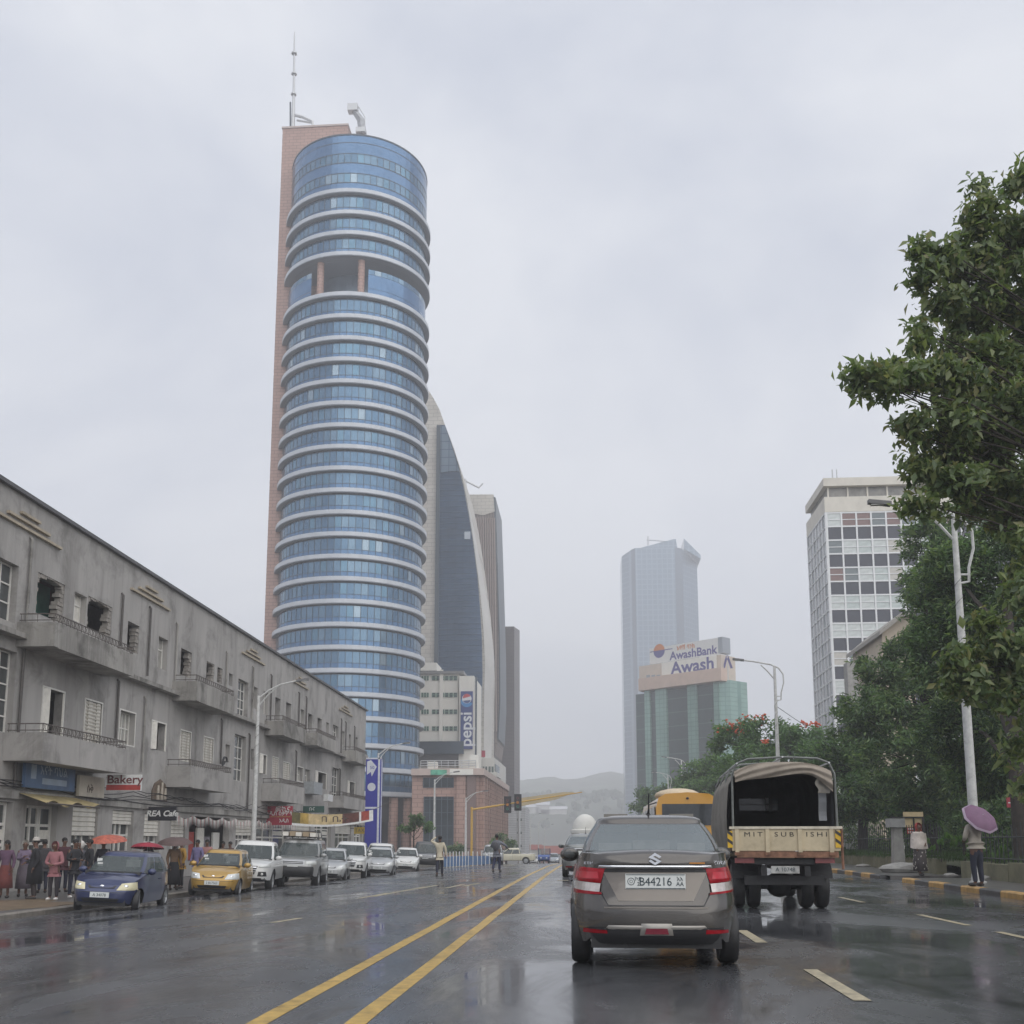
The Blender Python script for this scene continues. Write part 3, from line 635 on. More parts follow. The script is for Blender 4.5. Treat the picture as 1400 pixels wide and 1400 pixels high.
def ring(r0, r1, z0, z1, a0=None, n=None):
    a0 = A0-STEP*1.5 if a0 is None else a0; n = n or COLS+3; b = MB()
    for k in range(n+1):
        a = a0+STEP*k
        b.v += [cyl(a, r0, z0), cyl(a, r1, z0), cyl(a, r1, z1), cyl(a, r0, z1)]
    for k in range(n):
        o = 4*k
        for i in range(4): b.f.append([o+i, o+4+i, o+4+(i+1) % 4, o+(i+1) % 4]); b.mi.append(0)
    b.f += [[0, 1, 2, 3], [4*n+3, 4*n+2, 4*n+1, 4*n]]; b.mi += [0, 0]
    return b
pane_m = [MB().add([(-.5, 0, 0), (.5, 0, 0), (.5, 0, 1), (-.5, 0, 1), (-.5, .04, 0), (.5, .04, 0), (.5, .04, 1), (-.5, .04, 1)], [(0, 1, 2, 3), (4, 7, 6, 5), (0, 4, 5, 1), (1, 5, 6, 2), (2, 6, 7, 3), (3, 7, 4, 0)]).mesh('glass_pane', g) for g in GLV]
panes = []; spand = MB(); mull = MB()
PW = 2*RG*math.sin(STEP/2)
prng = random.Random(11)
def floor_glass(zlo, zhi, sp, cols=None):
    """spandrel from zlo, panes above it up to zhi"""
    zs = zlo+sp
    for k in (cols or range(COLS)):
        a = A0+STEP*(k+.5); panes.append((a, zs, zhi))
        p, q = A0+STEP*k, A0+STEP*(k+1)
        spand.add([cyl(p, RG, zlo), cyl(q, RG, zlo), cyl(q, RG, zs-.04), cyl(p, RG, zs-.04)], [(0, 1, 2, 3)])
        c, s_ = math.cos(p), math.sin(p)
        mull.add([cyl(p-.0035, RG+.05, zlo), cyl(p+.0035, RG+.05, zlo), cyl(p+.0035, RG+.05, zhi), cyl(p-.0035, RG+.05, zhi)], [(0, 1, 2, 3)])
    for z in (zs-.04, zhi-.06):
        n = COLS if cols is None else 0
        for k in range(n): p, q = A0+STEP*k, A0+STEP*(k+1); mull.add([cyl(p, RG+.045, z), cyl(q, RG+.045, z), cyl(q, RG+.045, z+.09), cyl(p, RG+.045, z+.09)], [(0, 1, 2, 3)])
for i, z in enumerate(bz):
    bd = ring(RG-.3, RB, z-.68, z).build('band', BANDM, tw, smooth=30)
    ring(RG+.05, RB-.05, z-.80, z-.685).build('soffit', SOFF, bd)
    if i == 3: continue
    if i+1 < len(bz): floor_glass(bz[i+1], z-.95, .95 if bz[i]-bz[i+1] < 4.3 else 1.2)
# crown
zt = zy(181); rows = [(zy(258), zy(246), 's'), (zy(246), zy(233), 'v'), (zy(233), zy(219), 's'), (zy(219), zy(206), 'v'), (zy(206), zy(191), 's'), (zy(191), zt, 's')]
for a, b, k in rows:
    if k == 'v': floor_glass(a, b, 0.05)
    else:
        for q in range(COLS): p, r_ = A0+STEP*q, A0+STEP*(q+1); spand.add([cyl(p, RG, a+.03), cyl(r_, RG, a+.03), cyl(r_, RG, b-.03), cyl(p, RG, b-.03)], [(0, 1, 2, 3)])
    for q in range(COLS): p, r_ = A0+STEP*q, A0+STEP*(q+1); mull.add([cyl(p, RG+.03, a-.06), cyl(r_, RG+.03, a-.06), cyl(r_, RG+.03, a+.06), cyl(p, RG+.03, a+.06)], [(0, 1, 2, 3)])
ring(RG-.3, RG+.08, zt, zt+.25).build('rim', MULL, tw)
MB().poly([cyl(2*math.pi*k/60, RG-.3, zt-.4) for k in range(60)]).build('roof', SOFF, tw)
# sky terrace: recessed core, two pink columns, glass screens
z0, z1 = bz[4], bz[3]-.95
MB().lathe([(7.2, z0), (7.2, z1)], 40, (TC.x, TC.y, 0)).build('terrace_core', pm('terrace_glass', (.26, .33, .40), .2, .5, var=.2, scale=.4), tw, smooth=30)
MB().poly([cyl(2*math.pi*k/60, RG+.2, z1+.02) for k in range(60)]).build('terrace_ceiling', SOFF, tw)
MB().poly([cyl(2*math.pi*k/60, RG+.2, z0-.02) for k in range(60)]).build('terrace_floor', SOFF, tw)
def acol(px):       # angle of the wall point seen at pixel column px
    best = min((abs((lambda p: p[0]-onY(px, 370, p[1]).x)(cyl(A0+STEP*k/4, RG-.4, 0))), A0+STEP*k/4) for k in range(20, 4*COLS-40)); return best[1]
for px in (438, 494): a = acol(px); MB().lathe([(.62, z0), (.62, z1)], 14, (TC.x+(RG-.7)*math.cos(a), TC.y+(RG-.7)*math.sin(a), 0)).build('column', PINK, tw, smooth=30)
ka, kb = (acol(436)-A0)/STEP, (acol(496)-A0)/STEP
lo, hi = sorted((ka, kb))
for q in list(range(0, int(lo)))+list(range(int(hi)+1, COLS)):
    p, r_ = A0+STEP*q, A0+STEP*(q+1)
    for a, b in ((z0, z0+1.3), (z0+1.36, z0+3.9)): spand.add([cyl(p, RG, a), cyl(r_, RG, a), cyl(r_, RG, b), cyl(p, RG, b)], [(0, 1, 2, 3)])
    panes.append((A0+STEP*(q+.5), z0+3.95, z0+4.9))
# the 300 panes that show largest are parts of their own, the rest is one part
panes.sort(key=lambda p: (abs(p[1]-28)+abs(p[0]-dirc)*14))
rest = MB()
for i, (a, zlo, zhi) in enumerate(panes):
    v = prng.choice([0, 0, 1, 1, 3, 3, 5, 2] if prng.random() > .035 else [4]); r = RG*math.cos(STEP/2)
    if i < 300: put('glass_pane', pane_m[v], tw, (TC.x+r*math.cos(a), TC.y+r*math.sin(a), zlo), (0, 0, a+math.pi/2), (PW-.05, 1, zhi-zlo-.06))
    else:
        p, q = a-STEP*.48, a+STEP*.48; rest.add([cyl(p, RG, zlo), cyl(q, RG, zlo), cyl(q, RG, zhi-.06), cyl(p, RG, zhi-.06)], [(0, 1, 2, 3)], v)
tag(rest.build('glass_panes', GLV, tw), kind='stuff'); spand.build('spandrel_glazing', GLS, tw); mull.build('mullions', MULL, tw)
MB().lathe([(RG-.5, TBZ+7), (RG-.5, z0), ], 40, (TC.x, TC.y, 0)).build('core', DARK, tw); MB().lathe([(RG-.5, z1), (RG-.5, zt-.5)], 40, (TC.x, TC.y, 0)).build('core', DARK, tw)
# base storeys: columns and stone
zb0 = bz[-1]-.9
for k in range(0, COLS, 3): a = A0+STEP*k; MB().lathe([(.8, TBZ), (.8, zb0)], 10, (TC.x+(RG-.4)*math.cos(a), TC.y+(RG-.4)*math.sin(a), 0)).build('column', PINK, tw, smooth=30)
MB().lathe([(RG-2.2, TBZ), (RG-2.2, zb0)], 40, (TC.x, TC.y, 0)).build('lobby_wall', pm('lobby_glass', (.07, .07, .08), .2, var=.3, scale=.5), tw)
# back slab
p0 = onY(386.5, 176, TC.y-4); zsl = p0.z
MB().box(p0.x, TC.y-4, TBZ, p0.x+12.5, TC.y+9, zsl).build('back_slab', PINK, tw)
MB().box(p0.x-.15, TC.y-4.15, zsl+.003, p0.x+12.6, TC.y+9, zsl+.35).build('slab_coping', pm('pale_coping', (.5, .42, .38), .6), tw)
# mast and roof crane stand on the slab
YM = TC.y-2; ps = [onY(x, y, YM) for x, y in ((400.5, 173), (401, 157), (401.6, 129), (402, 101), (402.3, 73), (402.6, 50), (403, 43))]
ms = wthing('roof_mast', 'slim sectioned antenna mast on the pink slab of the round tower', 'mast', (ps[0].x, YM, zsl+.35))
ps[0].z = zsl+.35
MB().tube(ps, [.42, .36, .26, .22, .18, .12, .05], 8).build('pole', STEEL, ms)
for p in ps[2:5]: MB().lathe([(.0, -.12), (.55, -.12), (.55, .12), (.0, .12)], 8, p).build('collar', STEEL, ms)
a, b = onY(402, 157, YM), onY(427, 166, YM); MB().tube([a, lerp(a, b, .5)+Vector((0, 0, .2)), b, (b.x+.4, YM, zsl+.35)], .28, 6).tube([(a.x+.6, YM, a.z-1.2), (b.x, YM, b.z-.3)], .2, 5).build('stay_arm', STEEL, ms)
MB().tube([onY(397, 173, YM), onY(397, 140, YM)], .16, 6).build('whip_antenna', MULL, ms)
YC = TC.y-1; cr = wthing('roof_crane', 'grey window-cleaning crane on the roof edge of the round tower', 'crane', (onY(488, 170, YC).x, YC, zsl+.35))
a, b = onY(496, 176, YC), onY(483, 150, YC); a.z = zsl+.35
MB().box(a.x-1.2, YC-.8, zsl+.35, a.x+.6, YC+.8, zsl+1.3).build('base', STEEL, cr)
MB().tube([a, lerp(a, b, .5)+Vector((.5, 0, .4)), b], [.8, .7, .5], 4).build('boom', pm('crane_grey', (.35, .36, .37), .5, var=.3, scale=1), cr)
MB().box(b.x-1.0, YC-.7, b.z-.5, b.x+.9, YC+.7, b.z+.9).build('head', STEEL, cr); MB().tube([b+Vector((1, 0, .6)), onY(499, 160, YC), onY(499, 173, YC)], .09, 4).build('cable', STEEL, cr)
# ================================================================== towers behind
def pxpoly(pts, Y): return [onY(x, y, Y) for x, y in pts]
CREAM = brickmat('cream_stone', (.62, .59, .53), (.58, .55, .49), (.40, .38, .34), 2.2, .95, .6, 'XZ', .06)
SAILG = brickmat('sail_glass', (.065, .13, .23), (.08, .15, .255), (.045, .09, .16), 1.7, 1.25, .2, 'XZ', .06, 0, .5)
SAILT = brickmat('sail_glass_top', (.30, .42, .55), (.34, .46, .58), (.10, .17, .27), 1.9, 2.0, .12, 'XZ', .09, 0, .5)
Y = 236.0; zb = gz(-35, Y)-1
st = wthing('sail_tower', 'cream and dark blue tower with a curved sail edge behind the round tower', 'tower', (onY(600, 1150, Y).x, Y, zb))
curve = [(583, 530), (592, 543), (601, 560), (611, 588), (621, 615), (631, 648), (639, 686), (646, 730), (652, 775), (657, 815), (661, 860), (663, 905), (662, 950), (660, 1150)]
poly = [onY(545, 1150, Y), onY(552, 530, Y)]+pxpoly(curve, Y)
for p in (poly[0], poly[-1]): p.z = zb
MB().prism(poly, (0, 26, 0)).build('body', CREAM, st)
MB().prism(pxpoly([(600, 581), (608.5, 581), (616, 603), (626, 634), (634, 668), (641, 706), (647, 745), (652.5, 788), (656, 830), (658.5, 870), (659.5, 920), (658, 1000), (596, 1000)], Y-.4), (0, .398, 0)).build('glass_front', SAILG, st)
MB().prism(pxpoly([(602, 582), (608.2, 582), (615, 602), (622, 624), (628, 644), (617, 644), (602, 646)], Y-.7), (0, .298, 0)).build('upper_glazing', SAILT, st)
MB().prism(pxpoly([(597, 581), (601.5, 581), (598, 1000), (592.5, 1000)], Y-.9), (0, .6, 0)).build('shadow_joint', MULL, st)
for k in range(46):            # floor lines and vertical joints on the glass
    y = 655+k*7.6; xr = itp(y, [(634, 625), (668, 633), (706, 640), (745, 646), (788, 651), (830, 655), (905, 658.5), (1010, 658)]); xl = itp(y, [(581, 600), (1000, 596)])
    if y > 1000: break
    a, b = onY(xl+3, y, Y-.45), onY(xr, y, Y-.45); MB().box(a.x, Y-.5, a.z, b.x, Y-.401, a.z+.16).build('floor_line', pm('floor_line', (.045, .09, .16), .3, var=.4, scale=.3), st)
p = onY(639, 732, Y-.5); MB().box(p.x-.7, Y-.6, p.z-.9, p.x+.7, Y-.41, p.z+.9).build('open_pane', pm('open_pane', (.5, .55, .6), .2), st)
edge = [(x+max(.3, (y-560)*.0085 if y < 700 else itp(y, [(700, 1.5), (905, 13), (1150, 9)])), y) for x, y in curve[3:]]
rb = MB(); A = pxpoly(curve[3:], Y-.2); B = pxpoly(edge, Y+5)
rb.v = [tuple(q) for q in A+B]; n = len(A); rb.f = [[i, i+1, n+i+1, n+i] for i in range(n-1)]; rb.mi = [0]*(n-1)
rb.build('edge_fin', pm('pale_fin', (.58, .57, .54), .55, var=.1, scale=.2), st, smooth=30)
# brown ribbed tower
Y = 275.0; zb = gz(-30, Y)-1
bt = wthing('ribbed_tower', 'slender brown ribbed tower with a white crown beside the sail tower', 'tower', (onY(660, 1150, Y).x, Y, zb))
RIBM = brickmat('brown_ribs', (.27, .215, .195), (.25, .20, .18), (.13, .105, .10), .75, 3.4, .6, 'XZ', .12, 0)
poly = pxpoly([(625, 700), (642, 700), (660, 704), (676, 699), (679.5, 790), (682, 880), (682.5, 960), (680, 1010), (674, 1050), (672, 1150), (625, 1150)], Y)
for p in (poly[-1], poly[-2]): p.z = zb
MB().prism(poly, (0, 22, 0)).build('body', RIBM, bt)
MB().prism(pxpoly([(625, 690), (640, 676), (674.5, 676), (676.3, 699.5), (660, 704.5), (642, 700.5), (625, 700.5)], Y-.3), (0, 20, 0)).build('crown', CREAM, bt)
MB().prism(pxpoly([(674.6, 679), (677.5, 680), (681, 790), (683.6, 880), (684, 960), (681.5, 1010), (679.9, 1010), (682.4, 960), (681.9, 880), (679.4, 790)], Y-.2), (0, 21, 0)).build('edge_fin', MULL, bt)
for x in np.arange(648, 678, 3.1):
    xa = x; a, b = onY(xa, 708, Y-.3), onY(x+2.4, 1000, Y-.3); MB().tube([b, a], .22, 4).build('rib', pm('rib_brown', (.34, .28, .255), .6), bt)
a = onY(636, 655, Y); MB().tube([onY(628, 653, Y), onY(655, 667, Y)], .28, 5).tube([onY(654.5, 667, Y), onY(660, 661, Y)], .18, 4).tube([a, onY(636, 678, Y)], .4, 5).build('roof_hoist', STEEL, bt)
# dark slab tower
Y = 330.0; zb = gz(-25, Y)-1
a, b, c = onY(665, 857, Y), onY(703, 857, Y), onY(708, 862, Y+14)
dt = wthing('dark_tower', 'dark brown slab tower with a narrow pale side, beside the brown ribbed tower', 'tower', (b.x, Y, zb))
MB().box(a.x, Y, zb, b.x, Y+14, a.z).build('body', brickmat('dark_ribs', (.07, .055, .055), (.06, .048, .048), (.035, .03, .03), 60, 1.1, .45, 'XZ', .10, 0), dt)
MB().add([(b.x+.01, Y+.02, zb), (c.x+.6, Y+14, zb), (c.x+.6, Y+14, c.z), (b.x+.01, Y+.02, b.z), (b.x+.01, Y+14, zb), (b.x+.01, Y+14, b.z)], [(0, 1, 2, 3), (1, 4, 5, 2), (3, 2, 5)]).build('side_strip', brickmat('dark_side', (.20, .175, .175), (.18, .16, .16), (.10, .09, .09), 2.0, 1.1, .5, 'YZ', .1, 0), dt)
# ================================================================== white office block with the vertical drink banner
Y = 207.0; zb = gz(-30, Y)-1
IVORY = pm('ivory_render', (.78, .76, .69), .7, var=.08, scale=.4, stain=.15, streak=True)
ob = wthing('office_block', 'ivory office block with green-framed window strips beside the round tower', 'building', (onY(600, 1150, Y).x, Y, zb))
WG = pm('green_window', (.075, .11, .10), .15, var=.4, scale=1.2); GF = pm('green_frame', (.16, .30, .22), .5)
def bx(pxl, yt, pxr, yb, Y0, Y1, name, mat, par, g=False):
    a, b = onY(pxl, yb, Y0), onY(pxr, yt, Y0)
    return MB().box(a.x, Y0, zb if g else a.z, b.x, Y1, b.z).build(name, mat, par)
bx(560, 921, 627, 1013, Y, Y+14, 'wall', IVORY, ob, True); bx(627.2, 924, 648, 1013, Y-1.2, Y+14, 'stair_bay', IVORY, ob, True); bx(558, 917, 634, 921.5, Y-.6, Y+13, 'roof_slab', pm('roof_edge', (.22, .22, .22), .6), ob)
bx(566, 906, 597, 917, Y+2, Y+9, 'roof_house', IVORY, ob)
for yt in (939, 962, 985, 1008):
    for xs in ([(576+i*3.6, 576+i*3.6+3) for i in range(3)]+[(590.5+i*5.9, 590.5+i*5.9+5.2) for i in range(6)]):
        yt2 = yt-14; wdw = bx(xs[0], yt2-1, xs[1], yt2+5.2, Y-.12, Y-.003, 'window', WG, ob)
        a, b = onY(xs[0], yt2+5.2, Y-.12), onY(xs[1], yt2-1, Y-.12)
        MB().box(a.x, Y-.16, a.z, a.x+.1, Y-.121, b.z).box(b.x-.1, Y-.16, a.z, b.x, Y-.121, b.z).box(a.x+.1, Y-.159, lerp(a.z, b.z, .5), b.x-.1, Y-.122, lerp(a.z, b.z, .5)+.07).build('frame', GF, wdw)
bx(560, 1013.3, 634, 1031, Y-2, Y+13, 'dark_glazing', pm('office_dark_glass', (.05, .075, .10), .12, .2, var=.25, scale=.2), ob)
bx(560, 1031.2, 640, 1046, Y-1, Y+13, 'recess', pm('recess_grey', (.06, .06, .065), .6), ob)
bx(600, 915.5, 606, 1013, Y-.35, Y-.13, 'drain_pipe', IVORY, ob)
bx(649, 925, 652, 1060, Y-1.1, Y-.6, 'corner_pipe', MULL, ob)
YB = Y-1.6; a, b = onY(629.5, 1024, YB), onY(646.5, 945, YB)
vb = wthing('vertical_banner', 'tall blue drink banner with a round logo on the ivory office block', 'banner', (a.x, YB, a.z))
PB = pm('banner_blue', (.015, .04, .20), .4, var=.1); MB().box(a.x, YB, a.z, b.x, YB+.2, b.z).build('panel', PB, vb)
text('pepsi', 3.3, pm('lettering_white', (.75, .77, .8), .4), vb, ((a.x+b.x)/2-.05, YB-.02, lerp(a.z, b.z, .34)), (R(90), R(-90), 0), sx=1.02, bold=.06)
cx_, cz_ = (a.x+b.x)/2, lerp(a.z, b.z, .87); rr = (b.x-a.x)*.40
def disc(r, a0, a1, mat, nm, off, n=20, cz2=0): MB().poly([(cx_+r*math.cos(lerp(a0, a1, k/n)), YB-off, cz_+cz2+r*math.sin(lerp(a0, a1, k/n))) for k in range(n+1)]).build(nm, mat, vb)
disc(rr*1.25, R(160), R(340), pm('logo_cyan', (.05, .25, .55), .4), 'logo_swirl', .01, cz2=-.5); disc(rr, 0, 2*math.pi, pm('lettering_white', (.75, .77, .8), .4), 'logo_disc', .02)
disc(rr*.82, R(20), R(190), pm('logo_red', (.55, .05, .06), .4), 'logo_arc', .03, cz2=.2); disc(rr*.8, R(200), R(350), PB, 'logo_arc', .03, cz2=-.15)
# ================================================================== pink stone podium and the small buildings past it
Y = 150.0; zb = gz(-20, Y)-.4
pd = wthing('stone_podium', 'pink stone corner building with tall glazing and fins, beyond the crossing', 'building', (onY(620, 1180, Y).x, Y, zb))
xr = onY(654, 1100, Y).x; YE = 197.0
a = onY(573, 1052, Y); hz_ = onY(654, 1060, Y).z
MB().box(a.x-1, Y, zb, xr, YE, hz_).build('wall', PINK, pd)
MB().box(a.x-1, Y-.9, hz_+.003, xr+.9, YE+.5, onY(654, 1051, Y).z).build('fascia', pm('fascia_pale', (.52, .42, .37), .55, var=.12, scale=.5), pd)
PG = pm('podium_glass', (.045, .06, .07), .1, .2, var=.35, scale=.35)
for (x0, y0, x1, y1) in ((579, 1063, 620, 1077), (579, 1089, 620, 1166)):
    a, b = onY(x0, y1, Y), onY(x1, y0, Y); wdw = MB().box(a.x, Y-.05, max(a.z, zb), b.x, Y-.003, b.z).build('window', PG, pd)
    g = MB()
    for i in range(6): x = lerp(a.x, b.x, i/5); g.box(x-.06, Y-.14, max(a.z, zb), x+.06, Y-.051, b.z)
    for z in np.arange(max(a.z, zb), b.z, 1.9): g.box(a.x, Y-.13, z, b.x, Y-.052, z+.08)
    g.build('mullions', MULL, wdw)
for x in (631, 645): a = onY(x, 1070, Y); MB().box(a.x-.65, Y-.5, zb, a.x+.65, Y-.003, hz_-.01).build('pier', PINK if x == 631 else pm('dark_pink_stone', (.20, .14, .125), .6, var=.2), pd)
for k in range(13): y = lerp(Y+1.5, YE-1, k/12); MB().box(xr+.003, y-.35, zb, xr+.8, y+.35, hz_-.01).build('fin', PINK, pd)
MB().box(xr+.002, Y+1.5, zb+4, xr+.06, YE-1.2, hz_-.6).build('side_glazing', PG, pd)
a, b = onY(590, 1060, Y), onY(612, 1053, Y); MB().box(a.x, Y-.98, a.z, b.x, Y-.903, b.z).build('green_lettering_panel', pm('green_print', (.10, .36, .24), .5, var=.5, scale=1.5), pd)
a, b = onY(616, 1060, Y), onY(648, 1052, Y); MB().box(a.x, Y-.98, a.z, b.x, Y-.903, b.z).build('white_panel', IVORY, pd)
a, b = onY(576, 1050, Y), onY(651, 1043, Y)
rl = MB()
for z in (0, .35, .7): rl.tube([(a.x, Y-.6, a.z+.3+z), (b.x, Y-.6, a.z+.3+z)], .05, 4)
for k in range(9): x = lerp(a.x, b.x, k/8); rl.tube([(x, Y-.6, a.z-.1), (x, Y-.6, b.z+.3)], .05, 4)
rl.build('roof_railing', STEEL, pd)
for x in (591, 648): a = onY(x, 1051, Y); MB().box(a.x-.6, Y-.3, a.z-.2, a.x+.7, Y+1, a.z+(2.0 if x == 648 else 1.0)).build('roof_post', IVORY, pd)
Y = 222.0; zb = gz(-20, Y)-1
wb = wthing('corner_house', 'white corner building with curved balconies past the pink stone podium', 'building', (onY(670, 1160, Y).x, Y, zb))
wt = pm('white_render', (.62, .61, .57), .7, var=.1, scale=.4, stain=.25, streak=True)
a, b = onY(646, 1036, Y), onY(676, 1036, Y); c = onY(688, 1050, Y+22)
MB().prism([(a.x, Y, zb), (b.x, Y, zb), (c.x, Y+14, zb), (c.x, Y+30, zb), (a.x, Y+30, zb)], (0, 0, a.z-zb)).build('wall', wt, wb)
for (x0, x1, y0, y1) in ((653, 657, 1048, 1056), (660, 666, 1048, 1056), (668, 675, 1048, 1056), (669, 675, 1068, 1078), (660, 666, 1068, 1078), (669, 675, 1090, 1100)):
    p, q = onY(x0, y1, Y), onY(x1, y0, Y); o = MB().box(p.x, Y-.1, p.z, q.x, Y-.003, q.z).build('window', WG, wb); MB().box((p.x+q.x)/2-.08, Y-.14, p.z, (p.x+q.x)/2+.08, Y-.101, q.z).box(p.x-.15, Y-.2, p.z-.25, q.x+.15, Y-.004, p.z-.02).build('frame', wt, o)
for k in range(4):
    z = onY(676, 1062+k*22, Y).z; MB().prism([(b.x-1, Y-.6, z), (b.x+.6, Y-1.2, z), (c.x+.8, Y+8, z), (c.x-.2, Y+10, z)], (0, 0, .9)).build('balcony', wt, wb)
    MB().prism([(b.x-.3, Y+1.0, z+1.2), (b.x+.16, Y+.5, z+1.2), (c.x+.16, Y+10, z+1.2), (c.x-.3, Y+11, z+1.2)], (0, 0, 1.6)).build('window', WG, wb)
p, q = onY(650, 1034, Y), onY(662, 1025, Y); hb2 = wthing('rooftop_billboard', 'small crimson billboard on the white corner building', 'billboard', (p.x, Y+2, p.z-1)); MB().box(p.x, Y+2, p.z, q.x, Y+2.3, q.z).build('panel', RED, hb2); MB().tube([(p.x+.4, Y+2.4, a.z), (p.x+.4, Y+2.4, q.z)], .08, 4).tube([(q.x-.4, Y+2.4, a.z), (q.x-.4, Y+2.4, q.z)], .08, 4).build('stand', RAIL, hb2)
Y = 280.0; zb = gz(-20, Y)-1; a, b = onY(680, 1104, Y), onY(718, 1104, Y)
gb = wthing('tiled_block', 'pale grey tiled block with small windows at the foot of the dark tower', 'building', (a.x, Y, zb))
MB().box(a.x, Y, zb, b.x, Y+20, a.z).build('wall', brickmat('grey_tiles', (.55, .56, .57), (.52, .53, .54), (.36, .37, .38), 3.2, .62, .6, 'XZ', .07, 0), gb)
for y in (1119, 1137, 1155):
    for x in (685, 707): p, q = onY(x, y+3.5, Y), onY(x+6.5, y, Y); o = MB().box(p.x, Y-.12, p.z, q.x, Y-.003, q.z).build('window', WG, gb); MB().box(p.x-.1, Y-.16, p.z-.2, q.x+.1, Y-.005, p.z-.02).build('sill', wt, o)
# ================================================================== far right towers
Y = 760.0; zb = gz(40, Y)-1
ft_ = wthing('hazy_tower', 'huge faceted glass skyscraper fading into the haze', 'tower', (onY(905, 1150, Y).x, Y, zb))
FG = brickmat('far_glass', (.075, .14, .21), (.09, .155, .225), (.20, .27, .34), 3.8, 3.9, .18, 'SUM', .4, 0, .3); FG2 = brickmat('far_glass_shaded', (.05, .09, .14), (.06, .10, .15), (.04, .07, .11), 1.9, 3.9, .2, 'SUM', .35, 0, .3)
xs = [onY(x, 900, Y).x for x in (853, 866, 871, 926, 937, 961)]
zt1, zt2 = onY(880, 749, Y).z, onY(955, 760, Y).z
pl_ = [(xs[0], Y+14), (xs[1], Y+3), (xs[2], Y), (xs[3], Y), (xs[4], Y+4), (xs[5], Y+22), (xs[5], Y+50), (xs[0], Y+50)]
fm = MB(); tz = [onY(854, 754, Y).z, onY(866, 750, Y).z, zt1, zt1, zt1, zt2, zt2, zt1]
n = len(pl_); fm.v = [(x, y, zb) for x, y in pl_]+[(x, y, z) for (x, y), z in zip(pl_, tz)]
fm.f = [[i, (i+1) % n, n+(i+1) % n, n+i] for i in range(n)]+[list(range(n, 2*n))]; fm.mi = [0 if i not in (1, 3) else 1 for i in range(n)]+[0]  # two narrow facets take the darker glass, their shading painted in
fm.build('body', [FG, FG2], ft_)
MB().prism([onY(x, y, Y+6) for x, y in ((872, 750), (921, 737), (924, 737), (926, 750))], (0, 30, 0)).build('left_horn', FG, ft_)
MB().prism([onY(x, y, Y+6) for x, y in ((935, 750), (935, 736), (958, 759), (958, 764))], (0, 30, 0)).build('right_horn', FG, ft_)
MB().tube([onY(884, 738, Y+8), onY(922, 741, Y+8)], .5, 4).tube([onY(886, 750, Y+8), onY(886, 733, Y+8)], .5, 4).build('roof_hoist', STEEL, ft_)
# bank building
PA, PBk = Vector((onY(870, 1000, 318).x, 318)), Vector((onY(986, 1000, 298).x, 298))
ang = math.atan2((PBk-PA).y, (PBk-PA).x); LW = (PBk-PA).length; zb = gz(25, 300)-1
bk = thing('bank_building', 'green glass bank building with a cream top storey carrying two rooftop signs', 'building', (PA.x, PA.y, zb), ang)
def lz(px, py):       # height on the bank's front plane at a photo pixel
    r = ray(px, py); nrm = Vector((math.sin(ang), -math.cos(ang))); t = PA.dot(nrm)/(r[0]*nrm.x+r[1]*nrm.y)
    q = Vector((r[0]*t, r[1]*t))-PA; return q.dot(Vector((math.cos(ang), math.sin(ang)))), CAMH+r[2]*t-zb
GRL = brickmat('pale_green_glass', (.26, .42, .37), (.29, .46, .40), (.16, .30, .26), 1.6, 1.3, .15, 'XZ', .09, 0, .2); GRD = brickmat('dark_green_glass', (.055, .085, .09), (.065, .10, .10), (.12, .19, .17), 40, 4.1, .15, 'XZ', .12, 0, .2)
CRM = pm('cream_render', (.62, .53, .44), .7, var=.07, scale=.5, stain=.12)
zr = lz(930, 942)[1]; 
for (x0, x1, k) in ((870, 884, 'd'), (884, 891, 'l'), (891, 899, 'd'), (899, 914, 'l'), (914, 943, 'd'), (943, 955, 'l'), (955, 979, 'd'), (979, 987, 'l')):
    s0, s1 = lz(x0, 1000)[0], lz(x1, 1000)[0]; o_ = 0 if k == 'd' else -.8
    MB().box(s0, o_, 0, s1, 9, zr+(0 if k == 'd' else .9)).build('glass_strip', GRD if k == 'd' else GRL, bk)
s0 = lz(987, 1000)[0]; MB().prism([(s0+.02, -.3, 0), (s0+2.4, 1.2, 0), (s0+3.2, 8.8, 0), (s0+.02, 8.8, 0)], (0, 0, zr+1)).build('side_glass', GRL, bk)
s0, z0 = lz(872, 945); s1, z1 = lz(980, 905); MB().box(s0, .8, zr+.95, s1+1, 8, lz(930, 902)[1]).build('top_storey', CRM, bk)
s0, z0 = lz(879, 944); s1, _ = lz(992, 930); z1 = lz(900, 926)[1]; MB().box(s0, -2.2, lz(930, 939)[1], s1, .79, lz(930, 922)[1]).build('canopy', pm('peach_render', (.62, .47, .38), .7, var=.07, scale=.5), bk)
for k in range(3): s, z = lz(882+k*7, 925); MB().box(s, .6, z-.4, s+1.3, .795, z+.5).build('vent', SOFF, bk)
s0, z0 = lz(886, 926); s1, _ = lz(975, 916); z1 = lz(930, 904)[1]
sg = thing('lower_rooftop_sign', 'white rooftop sign with one large indigo word on the cream storey', 'sign', (PA.x, PA.y, zb), ang); MB().box(s0+5, .2, lz(930, 920)[1], s1+1, .5, lz(930, 902.5)[1]).build('panel', IVORY, sg)
IND = pm('sign_indigo', (.06, .05, .25), .5); ORG = pm('sign_orange', (.60, .20, .05), .5)
sm, zm = lz(942, 909); text('Awash', 5.2, IND, sg, (sm+1, .18, zm-.5), FRONT, bold=.12, sx=1.1)
s0, z0 = lz(880, 904); s1, _ = lz(974, 898); z1 = lz(930, 879)[1]
